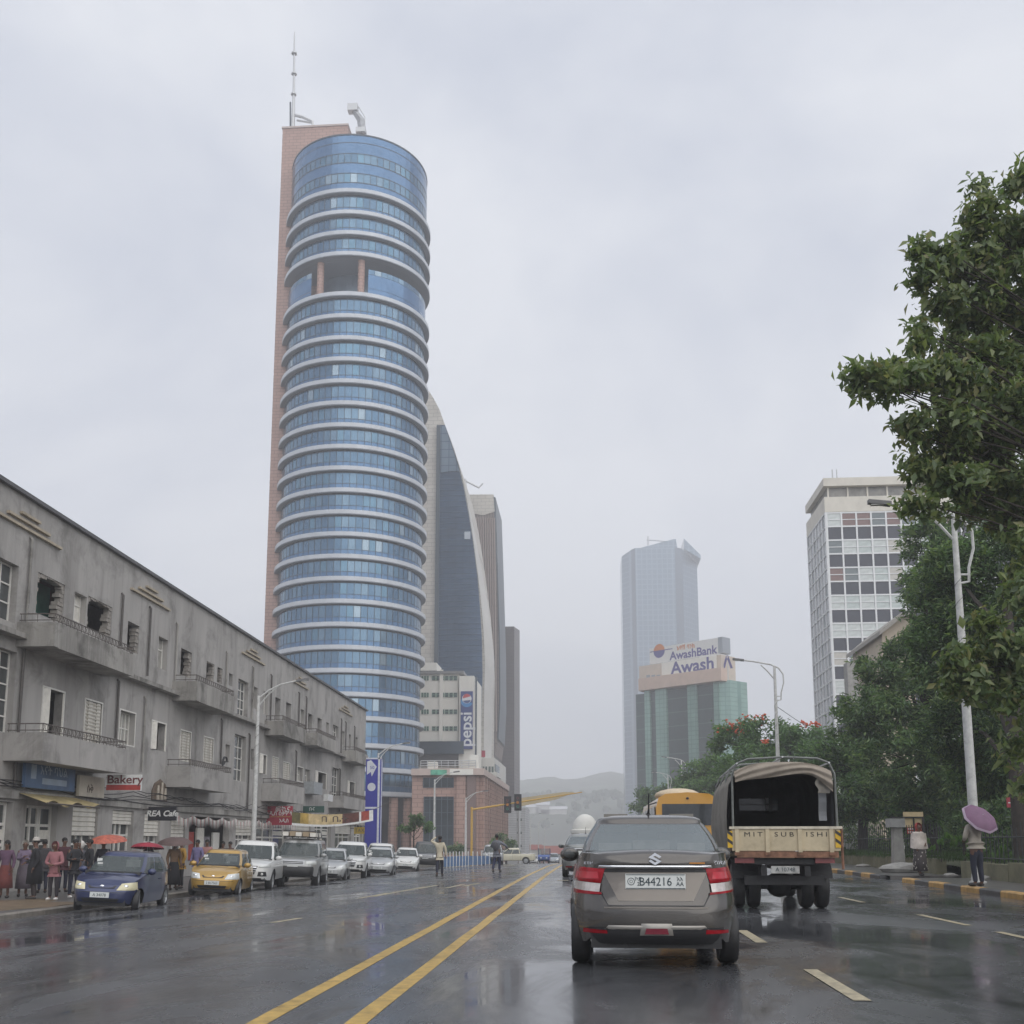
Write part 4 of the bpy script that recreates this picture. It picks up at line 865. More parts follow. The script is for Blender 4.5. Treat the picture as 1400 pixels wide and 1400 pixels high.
sg = thing('upper_rooftop_sign', 'white bank sign with an orange and blue disc on the highest frame', 'sign', (PA.x, PA.y, zb), ang); z0, z1 = lz(930, 899)[1], lz(930, 877)[1]
MB().box(s0, 3.0, z0, s1, 3.4, z1).build('panel', WHITEP, sg); MB().box(s1+.05, 3.0, z0+.2, s1+1.6, 7, z1+.1).build('side_panel', SOFF, sg)
st2 = MB()
for q in np.linspace(s0+1, s1-1, 7): st2.tube([(q, 3.6, lz(930, 908)[1]-4), (q, 3.6, z1)], .12, 4)
st2.build('frame', STEEL, sg)
sm, zm = lz(939, 888.5); text('AwashBank', 3.5, IND, sg, (sm, 2.97, zm-.6), FRONT, bold=.09, sx=1.03); text('አዋሽ ባንክ', 1.7, ORG, sg, (sm-2.5, 2.97, zm+1.5), FRONT, bold=.05)
sm, zm = lz(893, 888); 
MB().poly([(sm+2.1*math.cos(R(q)), 2.96, zm+2.1*math.sin(R(q))) for q in range(0, 181, 12)]).build('logo_upper', ORG, sg); MB().poly([(sm+2.1*math.cos(R(q)), 2.96, zm-.1+2.1*math.sin(R(q))) for q in range(180, 361, 12)]).build('logo_lower', IND, sg); MB().box(s0+.2, 2.95, zm-.12, sm+5, 2.99, zm+.12).build('logo_line', IND, sg)
s, z = lz(987, 906); sl_ = thing('rooftop_letter', 'single indigo rooftop letter on the corner of the bank building', 'sign', (PA.x, PA.y, zb), ang); text('Λ', 5.0, IND, sl_, (s+.5, 2.0, z), FRONT, bold=.15); MB().tube([(s+.5, 2.2, lz(990, 920)[1]-2), (s+.5, 2.2, z)], .15, 4).build('post', STEEL, sl_)
# ================================================================== white curtain-wall block on the right
Y = 138.0; zb = gz(33, Y)-.5
wo = wthing('curtain_wall_block', 'white gridded office block with dark spandrels behind the roadside trees', 'building', (onY(1200, 1100, Y).x, Y, zb))
MAR = pm('cream_marble', (.70, .66, .57), .6, var=.08, scale=.5, stain=.3); ALU = pm('white_aluminium', (.74, .75, .75), .4, .1, var=.06); SPN = pm('navy_spandrel', (.035, .04, .06), .25, var=.2, scale=.5)
WPS = [pm('office_pane_%d' % i, c, .12, var=.25, scale=1.1) for i, c in enumerate([(.50, .56, .54), (.52, .50, .45), (.20, .12, .11), (.16, .19, .20), (.58, .62, .60)])]
xl = onY(1133, 800, Y).x; xR = xl+30; ztop = onY(1133, 654, Y).z; zpar = onY(1133, 700.5, Y).z
YF = 145.5
MB().box(xl+.2, Y+.2, zb, xR, YF+4, ztop-3).build('core', SPN, wo)
MB().box(xl-.08, Y-.16, zpar, xR+.2, YF+4.2, onY(1133, 680, Y).z).build('marble_band', MAR, wo)
z2, z3 = onY(1133, 680, Y).z, onY(1133, 665, Y).z
MB().box(xl+.5, Y+.6, z2+.003, xR-.5, YF+3.5, z3-.003).build('attic_glazing', pm('attic_glass', (.22, .21, .19), .3, var=.4, scale=1.0), wo)
MB().box(xl-.1, Y-.18, z3, xR+.25, YF+4.25, ztop).build('marble_crown', MAR, wo)
for k in range(12): x = lerp(xl+.6, xR-.6, k/11); MB().box(x-.1, Y+.4, z2+.004, x+.1, Y+.6, z3-.004).build('attic_post', MAR, wo)
pitch = onY(1153.4, 800, Y).x-onY(1133, 800, Y).x
rowh = onY(1140, 740, Y).z-onY(1140, 777.6, Y).z
unit = MB().add([(0, 0, 0), (1, 0, 0), (1, 0, 1), (0, 0, 1), (0, .08, 0), (1, .08, 0), (1, .08, 1), (0, .08, 1)], [(0, 1, 2, 3), (0, 4, 5, 1), (1, 5, 6, 2), (2, 6, 7, 3), (3, 7, 4, 0)])
pmsh = [unit.mesh('pane', x) for x in WPS]; spm = unit.mesh('spandrel_panel', SPN); frm = MB()
prng = random.Random(21)
for r_ in range(11):
    zt_ = zpar-r_*rowh-.12
    if zt_-rowh < zb: break
    for c in range(11):
        x = xl+.12+c*pitch; hw_ = rowh*.5
        wv = (2 if prng.random() < .06 else prng.choice([0, 0, 4, 4, 1, 3])) if r_ else [4, 2, 2, 3, 2, 3, 0, 0, 2, 0, 0][c]
        for q in (0, 1): put('pane', pmsh[wv], wo, (x+.13, Y-.05, zt_-hw_*(1 if q == 0 else .5)+.05), None, (pitch-.26, 1, hw_*.5-.10))
        put('spandrel_panel', spm, wo, (x+.11, Y-.04, zt_-rowh+.08), None, (pitch-.22, 1, rowh*.5-.22))
zbot = zpar-11*rowh
for c in range(12): x = xl+.12+c*pitch; frm.box(x-.11, Y-.14, zb, x+.11, Y+.19, zpar-.005)
for r_ in range(11):
    for o_, t_ in ((0, .10), (.25, .05), (.5, .10)): z = zpar-r_*rowh-.12-rowh*o_; frm.box(xl, Y-.12, z-t_, xl+11*pitch+.2, Y-.02, z+t_)
frm.build('mullions', ALU, wo)
sf = MB(); sp2 = MB(); nb = 6
for c in range(nb+1): y = lerp(Y, YF+4, c/nb); sf.box(xl-.10, y-.10, zb, xl+.19, y+.10, zpar-.005)
for r_ in range(22):
    z = zpar-r_*rowh/2-.1
    sf.box(xl-.08, Y, z-.09, xl+.15, YF+4, z+.09)
    for c in range(nb):
        y0, y1 = lerp(Y, YF+4, c/nb)+.15, lerp(Y, YF+4, (c+1)/nb)-.15
        sp2.add([(xl+.02, y0, z-rowh/2+.1), (xl+.02, y1, z-rowh/2+.1), (xl+.02, y1, z-.1), (xl+.02, y0, z-.1)], [(0, 1, 2, 3)], 0 if (r_+c*3) % 5 else 1)
sf.build('side_mullions', ALU, wo); sp2.build('side_panes', [pm('side_pane', (.42, .44, .45), .2, var=.2, scale=.6), WPS[3]], wo)
for x in (1128, 1134): a = onY(x, 652, Y+1); MB().tube([(a.x+1, Y+1, ztop), (a.x+1, Y+1, ztop+1.6)], .08, 4).build('roof_aerial', STEEL, wo)
# low house with a pitched cream gable among the trees
Y = 105.0; zb = gz(30, Y); a, b = onY(1158, 905, Y), onY(1172, 905, Y)
ch = wthing('gabled_house', 'cream gabled house half hidden in the dark roadside trees', 'house', (onY(1225, 1100, Y).x, Y, zb))
MB().box(a.x, Y, zb, b.x, Y+1.5, a.z).build('chimney', CONC, ch)
MB().prism([onY(x, y, Y+2) for x, y in ((1206, 1150), (1206, 866), (1232, 842), (1252, 838), (1252, 1150))], (0, 12, 0)).build('wall', pm('cream_wall', (.5, .42, .32), .7, var=.15, scale=.5, stain=.3), ch)
MB().prism([onY(x, y, Y+1) for x, y in ((1203, 868), (1203, 862), (1234, 836), (1256, 832), (1256, 837), (1234, 843))], (0, 14, 0)).build('roof', pm('roof_grey', (.3, .28, .25), .7, var=.2), ch)
# low red-roofed houses far down the street
q = random.Random(9)
for k in range(16):
    Yh = q.uniform(330, 440); px = q.uniform(705, 850); xh = onY(px, 1150, Yh).x; zh = gz(xh, Yh); w_, h_ = q.uniform(7, 13), q.uniform(2.6, 4.2)
    hh = wthing('low_house', ['low house with a rusty red sheet roof far down the street', 'low whitewashed house with a red roof far down the street'][k % 2], 'house', (xh, Yh, zh), 'small houses far down the street')
    MB().box(xh-w_/2, Yh, zh, xh+w_/2, Yh+6, zh+h_).build('wall', [pm('far_wall_red', (.35, .14, .11), .8, var=.2), wt][k % 2], hh)
    MB().prism([(xh-w_/2-.4, Yh-.5, zh+h_+.01), (xh-w_/2-.4, Yh+6.5, zh+h_+.01), (xh-w_/2-.4, Yh+3, zh+h_+1.6)], (w_+.8, 0, 0)).build('roof', pm('rust_roof', (.30, .08, .06), .7, var=.3), hh)
for k, (px, py, s) in enumerate(((757, 1105, 12), (728, 1102, 6), (742, 1099, 6))):
    Yh = 960; p = onY(px, py, Yh); zh = hz(p.x, Yh); hh = wthing('hillside_shed', ['long pale sheet-roofed shed on the hazy hillside', 'small pale shed next to the dark slab tower on the hillside', 'small pale shed uphill of the long hillside shed'][k], 'shed', (p.x, Yh, zh-2)); MB().box(p.x-s, Yh, zh-2, p.x+s, Yh+14, p.z-1).build('wall', wt, hh); MB().prism([(p.x-s-.5, Yh-1, p.z-.99), (p.x-s-.5, Yh+15, p.z-.99), (p.x-s-.5, Yh+7, p.z+2)], (2*s+1, 0, 0)).build('roof', pm('pale_sheet', (.6, .6, .62), .5), hh)
# ================================================================== vehicles
def paint(name, c, metal=.3): return pm('paint_'+name, c, .28, metal, var=.05, scale=3, coat=.8)
CHROME = pm('chrome', (.75, .76, .78), .12, 1, var=.05); GLS_C = glass('car_glass', (.13, .155, .155), .42)
TRIM = pm('black_trim', (.025, .025, .027), .45, var=.2); INTER = pm('car_interior', (.05, .05, .052), .8, var=.2); SEATM = pm('seat_cloth', (.22, .21, .19), .85, var=.15)
LAMPW = pm('headlamp_lens', (.62, .64, .62), .1, .1, var=.1, scale=6, coat=.6); LAMPY = pm('yellowed_lens', (.60, .55, .36), .15, var=.1, coat=.5); LAMPR = pm('tail_lamp_red', (.30, .004, .012), .2, var=.3, scale=9, spec=.3); LAMPO = pm('amber_lens', (.5, .2, .03), .2)
PLATE = pm('plate_white', (.66, .68, .66), .4, var=.06); INK = pm('plate_ink', (.03, .05, .06), .5); RIM = pm('alloy_rim', (.40, .41, .42), .35, .6, var=.1, scale=10); HUB = pm('steel_rim_dark', (.12, .12, .125), .5, .3)
def wheel_meshes(r, w_, rim):
    t = MB().lathe([(r*.62, -w_/2), (r*.9, -w_/2), (r*.98, -w_*.36), (r, -w_*.2), (r, w_*.2), (r*.98, w_*.36), (r*.9, w_/2), (r*.62, w_/2)], 24, axis='X')
    k = MB().lathe([(r*.63, w_*.5), (r*.6, w_*.46), (r*.56, w_*.2), (r*.1, w_*.28), (.001, w_*.33)], 24, axis='X').lathe([(r*.63, -w_*.5), (r*.6, -w_*.46), (r*.3, -w_*.3), (.001, -w_*.3)], 24, axis='X')
    for i in range(5):
        a = 2*math.pi*i/5; k.prism([(w_*.30, math.cos(a+d)*q*r, math.sin(a+d)*q*r) for q, d in ((.12, -.5), (.58, -.16), (.58, .16), (.12, .5))], (w_*.16, 0, 0))
    a, b = t.mesh('tyre', TYRE), k.mesh('rim', rim); shade(a, 40); shade(b, 40); return a, b
WH = {}
def wheel(par, x, y, r, w_=.19, rim=None, turn=0):
    rim = rim or RIM; key = (r, w_, rim.name)
    if key not in WH: WH[key] = wheel_meshes(r, w_, rim)
    o = bpy.data.objects.new('wheel', None); col.objects.link(o); o.parent = par; o.location = (x, y, r); o.rotation_euler = (0, 0, (math.pi if x < 0 else 0)+turn); o.empty_display_size = .2
    put('tyre', WH[key][0], o); put('rim', WH[key][1], o); return o
class Car:
    """forward is +Y, ground at 0; lower body = rings on a superellipse plan with cut wheel arches, cabin = tapered superellipse"""
    def __init__(s, t, L, W, paintm, sill=.24, wheels=((-1.25, .30), (1.2, .30)), top=None, fprof=None, rprof=None, side=None, n=5.0, crown=.03, cab=None, cn=7.0):
        s.t = t; s.L = L; s.W = W; s.hl = L/2; s.hw = W/2; s.pm = paintm; s.n = n; s.wheels = wheels; s.sill = sill
        s.top = top; s.fp = fprof; s.rp = rprof; s.sd = side or [(.2, .93), (.45, .995), (.62, 1.0), (.85, .975), (1.1, .93)]; s.crown = crown; s.cab = cab; s.cn = cn
    def pos(s, x, y, z):
        """point on the plan curve (x,y) at height z"""
        wgt = abs(y/s.hl)**8; e = itp(z, s.fp if y > 0 else s.rp)
        return (x*itp(z, s.sd), y-math.copysign(e*wgt, y), z)
    def yF(s, x, z, front=True):
        xs = min(.999, abs(x)/(s.hw*itp(z, s.sd))); y = s.hl*(1-xs**s.n)**(1/s.n); w_ = (y/s.hl)**8
        return (y-itp(z, s.fp if front else s.rp)*w_)*(1 if front else -1)
    def xS(s, y, z): return s.hw*(1-min(.999, abs(y)/s.hl)**s.n)**(1/s.n)*itp(z, s.sd)
    def columns(s):
        k = .5**(1/s.n); xs = [0, .15, .3, .45, .58, .68, .76, .82]; xs = [x for x in xs if x < k-.015]+[k-.006]
        ym = (1-xs[-1]**s.n)**(1/s.n)-.012
        ysd = set(np.linspace(-ym, ym, 36)*s.hl)
        for yw, r in s.wheels:
            for a in np.linspace(0, math.pi, 15): ysd.add(yw+r*1.13*math.cos(a))
        ysd = sorted(y for y in ysd if abs(y) <= s.hl*ym+1e-6)
        c = [(x*s.hw, -s.hl*(1-x**s.n)**(1/s.n)) for x in xs]+[(s.hw*(1-abs(y/s.hl)**s.n)**(1/s.n), y) for y in ysd]+[(x*s.hw, s.hl*(1-x**s.n)**(1/s.n)) for x in xs[::-1]]
        return c
    def zbot(s, x, y):
        z = s.sill+(.04 if abs(y) > s.hl*.9 else 0)
        if x > s.hw*.8:
            for yw, r in s.wheels:
                d = abs(y-yw)
                if d <= r*1.13+1e-6: z = max(z, r+math.sqrt(max(0, (r*1.13)**2-d*d)))
        return z
    def lower(s, rows=12):
        b = MB(); C = s.columns(); m_ = len(C); ts = [i/rows for i in range(rows+1)]
        for sg in (1, -1):
            o = len(b.v)
            for x, y in C:
                zb, zt = s.zbot(x, y), itp(y, s.top)
                for t in ts: b.v.append(s.pos(x*sg, y, lerp(zb, zt, t)))
            for i in range(m_-1):
                for j in range(rows):
                    a = o+i*(rows+1)+j; q = [a, a+rows+1, a+rows+2, a+1]; b.f.append(q if sg > 0 else q[::-1]); b.mi.append(0)
        nx = 8; o = len(b.v)
        for x, y in C:
            zt = itp(y, s.top); p = s.pos(x, y, zt)
            for k in range(nx+1):
                u = -1+2*k/nx; b.v.append((p[0]*u, p[1], zt+s.crown*(1-u*u)*min(1, x/s.hw*1.5)))
        for i in range(m_-1):
            for k in range(nx): a = o+i*(nx+1)+k; b.f.append([a, a+1, a+nx+2, a+nx+1]); b.mi.append(0)
        ob = b.build('body', s.pm, s.t, fix=True, smooth=55)
        iw = s.hw-.24; zf = s.sill+.05
        u = MB().box(-iw, -s.hl*.93, zf-.1, iw, s.hl*.93, zf+.3)
        for (yw, r) in s.wheels: u.box(-iw-.01, yw-r*1.2, zf, iw+.01, yw+r*1.2, r*2.1)
        u.build('underbody', BLACK, s.t); return ob
    def cabin(s, z0, z1, zc, base, roof, rear_s=.84, front_s=.88, sides=((-.86, -.04), (.02, .84)), glassm=None, wrows=(0.10, .90), deck=True, roofm=None):
        """base/roof = (yr, yf, hw) at belt and at roof edge"""
        n = s.cn; yrb, yfb, hb_ = base; yrt, yft, ht = roof; s.cb = (z0, z1, zc, base, roof)
        xs = sorted({0, .2, .4, .6, .75, min(rear_s, .885), .903}); xf = sorted({0, .2, .4, .6, .75, min(front_s, .885), .903}); q = sorted({-.918, .918, *[max(-.89, min(.89, v)) for a in sides for v in a], *np.linspace(-.8, .8, 13).round(3)})
        cs = [('r', v) for v in xs]+[('s', v) for v in q]+[('f', v) for v in xf[::-1]]
        ts = [0, wrows[0], .3, .5, .7, wrows[1], 1.0]
        def P(c, t, sg):
            k, v = c; bulge = 1+.035*math.sin(math.pi*min(t, 1))
            yr, yf, hw_ = lerp(yrb, yrt, t), lerp(yfb, yft, t), lerp(hb_, ht, t**1.25)*bulge
            yc, hl = (yr+yf)/2, (yf-yr)/2; z = lerp(z0, z1, t)
            if k == 's': return (sg*hw_*(1-abs(v)**n)**(1/n), yc+hl*v, z)
            y = hl*(1-v**n)**(1/n); return (sg*hw_*v, yc+(y if k == 'f' else -y), z)
        def isw(c0, c1, j):
            if not (ts[j] >= wrows[0]-1e-6 and ts[j+1] <= wrows[1]+1e-6): return None
            if c0[0] == 'r' and c1[0] == 'r' and c1[1] <= rear_s+1e-6: return 'rear_window'
            if c0[0] == 'f' and c1[0] == 'f' and c0[1] <= front_s+1e-6: return 'windscreen'
            if c0[0] == 's' and c1[0] == 's':
                for i, (a, b) in enumerate(sides):
                    if c0[1] >= a-1e-6 and c1[1] <= b+1e-6: return i
            return None
        fr = MB(); wins = {}
        for sg in (1, -1):
            for i in range(len(cs)-1):
                for j in range(len(ts)-1):
                    quad = [P(cs[i], ts[j], sg), P(cs[i+1], ts[j], sg), P(cs[i+1], ts[j+1], sg), P(cs[i], ts[j+1], sg)]
                    if sg < 0: quad = quad[::-1]
                    k = isw(cs[i], cs[i+1], j)
                    if k is None: fr.poly(quad)
                    else: wins.setdefault(k if isinstance(k, str) else ('side_window', k, sg), MB()).poly(quad)
        # roof: inset rings of the roof edge, then cap
        yc, hl = (yrt+yft)/2, (yft-yrt)/2; rings = []
        for sc_, dz in ((1, 0), (.985, .022), (.95, .045), (.88, .064), (.75, .082), (.5, .095), (.02, .10)):
            zz = z1+(zc-z1)*dz/.10; rings.append([((P(c, 1, sg)[0])*sc_, yc+(P(c, 1, sg)[1]-yc)*sc_, zz) for sg, cl in ((1, cs), (-1, cs[::-1])) for c in cl])
        for a, b in zip(rings, rings[1:]):
            m_ = len(a)
            for i in range(m_):
                if (Vector(a[i])-Vector(a[(i+1) % m_])).length > 1e-6: fr.poly([a[i], a[(i+1) % m_], b[(i+1) % m_], b[i]])
        ob = fr.build('cabin', roofm or s.pm, s.t, fix=True, smooth=38)
        g = glassm or GLS_C
        for k, b in wins.items():
            nm = k if isinstance(k, str) else 'side_window'
            w0 = b.build(nm, g, s.t, fix=True, smooth=True)
        if deck:
            MB().box(-hb_*.93, yrb+.1, z0-.01, hb_*.93, yfb-.12, z0+.035+s.crown).build('interior', INTER, s.t)
            ro = lerp(yrt, yft, .25); fo = lerp(yrt, yft, .62)
            for y, zz in ((ro, .30), (fo, .36)):
                for sx_ in (-1, 1):
                    st_ = MB().box(-.24, -.05, 0, .24, .06, .19); st_.box(-.13, -.03, .20, .13, .05, .40); st_.build('seat', SEATM, s.t, loc=(sx_*.36, y, z0+s.crown+.03))
        return ob
    def patch(s, name, mat, quad, front=True, off=.006, nu=8, nv=4, par=None, thick=0):
        """front/rear surface piece; quad = 4 (x,z) corners bl,br,tr,tl"""
        (a, b, c, d) = quad; sg = 1 if front else -1
        def fn(u, v):
            x = lerp(lerp(a[0], b[0], u), lerp(d[0], c[0], u), v); z = lerp(lerp(a[1], b[1], u), lerp(d[1], c[1], u), v)
            e = off if 0 < u < 1 and 0 < v < 1 or not thick else off*.3
            return (x, s.yF(x, z, front)+sg*e, z)
        return MB().grid(fn, nu, nv).build(name, mat, par or s.t, smooth=True)
    def spatch(s, name, mat, y0, z0, y1, z1, sg, off=.006, nu=8, nv=3, par=None):
        def fn(u, v): y, z = lerp(y0, y1, u), lerp(z0, z1, v); return (sg*(s.xS(y, z)+off), y, z)
        return MB().grid(fn, nu, nv).build(name, mat, par or s.t, smooth=True)
    def rig(s, tw_=.185, rim=None, turn=0, handles=(), seams=(), mirror=None, mz=None, wt=None):
        for i, (y, r) in enumerate(s.wheels):
            for sg in (-1, 1): wheel(s.t, sg*(s.hw-tw_/2-.035), y, r, tw_, rim, turn if y > 0 else 0)
        for y, z0, z1 in seams:
            for sg in (-1, 1): s.spatch('door_seam', TRIM, y-.006, z0, y+.006, z1, sg, .003, 1, 6)
        for y, z in handles:
            for sg in (-1, 1): MB().tube([(sg*(s.xS(y-.09, z)+.005), y-.09, z), (sg*(s.xS(y, z)+.04), y, z+.005), (sg*(s.xS(y+.09, z)+.005), y+.09, z)], .014, 5).build('door_handle', s.pm, s.t)
        if mirror:
            y, z = mirror
            for sg in (-1, 1):
                x = sg*(s.hw*.90); mm = MB().ball((x+sg*.13, y, z+.07), (.115, .07, .085), 10, 7).build('mirror', mz or s.pm, s.t, smooth=True); MB().tube([(x-sg*.05, y, z), (x+sg*.08, y, z+.04)], .025, 5).build('mirror_arm', TRIM, mm)
                MB().ball((x+sg*.13, y-.028, z+.07), (.085, .05, .06), 8, 6).build('mirror_glass', PANE, mm)
def plate(c, z, txt, front=True, w_=.46, h_=.13, par=None):
    y = c.yF(0, z, front); sg = 1 if front else -1
    p = MB().box(-w_/2, min(y, y+sg*.025), z-h_/2, w_/2, max(y, y+sg*.025), z+h_/2).build('number_plate', PLATE, c.t)
    text(txt, h_*.78, INK, p, (0, y+sg*.028, z-.005), (R(90), 0, R(180) if front else 0), ext=.001, sx=.92)
    return p
# ---------------------------------------------------------------- hero: brown-grey sedan ahead
BRN = pm('paint_brown_grey', (.090, .083, .076), .26, .6, var=.04, scale=3, coat=.8)
p = onG(898, 1319); SED = (p.x, p.y+1.45, 0)
def sedan(t, pnt, hero=False):
    c = Car(t, 3.99, 1.735, pnt, .25, ((-1.28, .305), (1.15, .305)),
            top=[(-1.99, 1.01), (-1.96, 1.06), (-1.88, 1.105), (-1.5, 1.115), (-1.1, 1.05), (.3, .98), (.95, .93), (1.5, .88), (1.85, .78), (1.99, .68)],
            fprof=[(.2, .10), (.4, 0), (.6, .02), (.8, .14), (1.1, .4)], rprof=[(.20, .14), (.32, .03), (.45, 0), (.60, .0), (.66, .05), (.9, .09), (.97, .085), (1.0, .05), (1.06, .06), (1.12, .09)],
            side=[(.2, .95), (.45, .995), (.60, 1.0), (.85, .965), (1.06, .90)], n=4.4, crown=.035)
    c.lower(16)
    c.cabin(1.06, 1.425, 1.52, (-1.50, .98, .735), (-.92, .32, .585), rear_s=.88, front_s=.88, glassm=glass('sedan_glass', (.36, .41, .43), .40), wrows=(.14, .95))
    c.rig(.185, seams=((-.35, .35, .95), (.62, .35, .92), (-1.12, .62, .97)), handles=((-.55, .80), (.35, .78)), mirror=(.55, 1.0))
    lamps = []
    for sg in (-1, 1):
        # wrap-round tail lamp: red upper, clear lower
        q = lambda *pts: [(sg*a, b) for a, b in pts]
        if sg > 0: up = q((.53, .82), (.842, .84), (.815, .985), (.49, .955)); lo = q((.545, .735), (.838, .755), (.84, .838), (.532, .818))
        else: up = [(-.842, .84), (-.53, .82), (-.49, .955), (-.815, .985)]; lo = [(-.838, .755), (-.545, .735), (-.532, .818), (-.84, .838)]
        tl = c.patch('tail_lamp', LAMPR, up, False, .022, 8, 6, thick=1)
        c.patch('reversing_lens', pm('clear_lens', (.55, .50, .48), .12, .2, var=.3, scale=14, coat=.6), lo, False, .018, 8, 4, par=tl)
        e = [(x*1.0, z) for x, z in lo]; xa, xb = (min(x for x, z in lo), max(x for x, z in lo))
        c.patch('lens_rim', LAMPR, [(xa-.012, .715), (xb+.012*(1 if sg < 0 else 0), .735 if sg > 0 else .715), (xb+.004, .756 if sg > 0 else .736), (xa-.004, .736 if sg > 0 else .756)], False, .02, 8, 2, par=tl)
        inn = [(min(x for x, z in up)+.06, .865), (max(x for x, z in up)-.06, .865), (max(x for x, z in up)-.07, .93), (min(x for x, z in up)+.07, .93)]
        c.patch('light_guide', pm('lamp_red_bright', (.46, .015, .03), .15, coat=.3), inn, False, .026, 6, 3, par=tl)
        c.patch('reflector', LAMPR, [(sg*.59-.12, .345), (sg*.59+.12, .345), (sg*.59+.115, .375), (sg*.59-.115, .385)], False, .012, 6, 2)
        MB().ball((sg*.62, c.yF(sg*.62, .70, True)-.03, .72), (.16, .10, .10), 10, 6).build('headlamp', LAMPW, t, smooth=True)
    c.patch('chrome_strip', CHROME, [(-.565, .958), (.565, .958), (.545, .992), (-.545, .992)], False, .032, 14, 3, thick=1)
    c.patch('strip_shadow', TRIM, [(-.52, .930), (.52, .930), (.55, .957), (-.55, .957)], False, .005, 12, 2)
    c.patch('plate_recess', pm('paint_recess', (.17, .15, .13), .3, .5, var=.05, coat=.6), [(-.36, .655), (.36, .655), (.50, .925), (-.50, .925)], False, .004, 12, 5)
    c.patch('boot_seam', TRIM, [(-.46, .608), (.46, .608), (.46, .616), (-.46, .616)], False, .006, 12, 1); 
    for sg in (-1, 1): c.patch('boot_seam', TRIM, [(sg*.46-.006, .61), (sg*.46+.006, .61), (sg*.535+.006, .735), (sg*.535-.006, .735)], False, .006, 1, 4)
    c.patch('crease_highlight', pm('paint_highlight', (.26, .235, .205), .25, .5, coat=.8), [(-.5, .585), (.5, .585), (.5, .600), (-.5, .600)], False, .010, 12, 1)  # lighter line paints the highlight along the bumper crease
    c.patch('lower_trim', TRIM, [(-.60, .25), (.60, .25), (.66, .40), (-.66, .40)], False, .008, 14, 4)
    c.patch('diffuser_bar', pm('silver_trim', (.36, .34, .31), .3, .4), [(-.50, .385), (.50, .385), (.46, .425), (-.46, .425)], False, .020, 12, 2, thick=1)
    fs = c.patch('fog_surround', pm('silver_trim', (.36, .34, .31), .3, .4), [(-.16, .33), (.16, .33), (.145, .445), (-.145, .445)], False, .034, 6, 3, thick=1)
    c.patch('fog_lamp', pm('fog_red', (.22, .02, .04), .15, coat=.6), [(-.115, .345), (.115, .345), (.10, .40), (-.10, .40)], False, .045, 6, 3, par=fs)
    pl_ = plate(c, .84, 'B44216' if hero else 'A10352', False, .58 if hero else .5, .145)
    y = c.yF(0, .84, False)-.028
    if hero:
        for z, s_ in ((.862, 'አአ'), (.815, 'AA')): text(s_, .055, INK, pl_, (.235, y, z), FRONT, ext=.001)
        for z, s_ in ((.862, 'ኮድ'), (.815, '2')): text(s_, .05, INK, pl_, (-.165, y, z), FRONT, ext=.001)
        MB().lathe([(.03, 0), (.036, 0)], 16, (-.235, y, .84), 'Y').lathe([(.012, 0), (.016, 0)], 10, (-.235, y, .84), 'Y').build('plate_seal', INK, pl_)
        fr = .006; MB().box(-.285, y-.001, .772, .285, y+.001, .772+fr).box(-.285, y-.001, .902, .285, y+.001, .902+fr).build('plate_border', INK, pl_)
    # S-shaped emblem and lettering on the boot lip
    zz = 1.055; y = c.yF(0, zz, False)-.02; k = .06
    em = [[(-1, .15), (0, 1), (1, .25), (.55, -.05), (0, .40), (-.35, .12), (.75, -.62), (.9, -.5), (.95, -.2)]]
    ES = [(-.95, .25), (.0, 1.0), (.95, .38), (.62, .16), (.0, .56), (-.28, .36), (.95, -.36), (.0, -1.0), (-.95, -.32), (-.62, -.10), (.0, -.56), (.28, -.34)]
    MB().prism([(a*k*1.1, y, zz+b*k) for a, b in ES][::-1], (0, .012, 0)).build('emblem', CHROME, t)
    text('DZIRE', .048, CHROME, t, (.60, c.yF(.60, 1.018, False)-.008, 1.018), (R(90), 0, R(10)), shear=.2, sx=1.5, ext=.002); MB().box(.33, c.yF(.4, 1.015, False)-.012, 1.009, .48, c.yF(.4, 1.015, False)-.006, 1.023).build('badge_bar', LAMPO, t); text('ETHIO', .035, CHROME, t, (-.62, c.yF(-.62, 1.012, False)-.008, 1.012), (R(90), 0, R(-10)), sx=1.5, ext=.002)
    # roof aerial, seats tops and parcel shelf things
    MB().tube([(0, -.62, 1.515), (0.0, -.72, 1.60), (0, -.86, 1.74)], [.012, .007, .005], 5).lathe([(.03, 1.505), (.018, 1.54)], 8, (0, -.62, 0)).build('roof_aerial', TRIM, t)
    if hero:
        cush = pm('pale_seat_cover', (.42, .38, .33), .8, var=.2)
        for x, wd in ((-.42, .13), (-.26, .07), (.02, .20), (.36, .06), (.46, .06), (.55, .05)): MB().box(x-wd, -.72, 1.02, x+wd, -.60, 1.21 if wd < .15 else 1.24).build('seat_cover', cush, t)
        MB().box(-.6, -1.4, 1.01, .6, -.85, 1.03).build('parcel_shelf', INTER, t)
    MB().tube([(-.3, -1.5, .24), (-.3, -1.86, .22)], .025, 8).build('exhaust', TRIM, t)
    return c
t = thing('sedan', 'brown-grey four-door saloon with red tail lamps, close behind the open truck', 'car', SED, R(-.8)); sedan(t, BRN, True)
p = onG(800, 1199); t = thing('sedan', 'silver-grey four-door saloon queueing ahead of the brown-grey saloon', 'car', (p.x+.03, p.y+1.4, gz(p.x, p.y)), 0); sedan(t, paint('silver_green', (.22, .23, .225)))
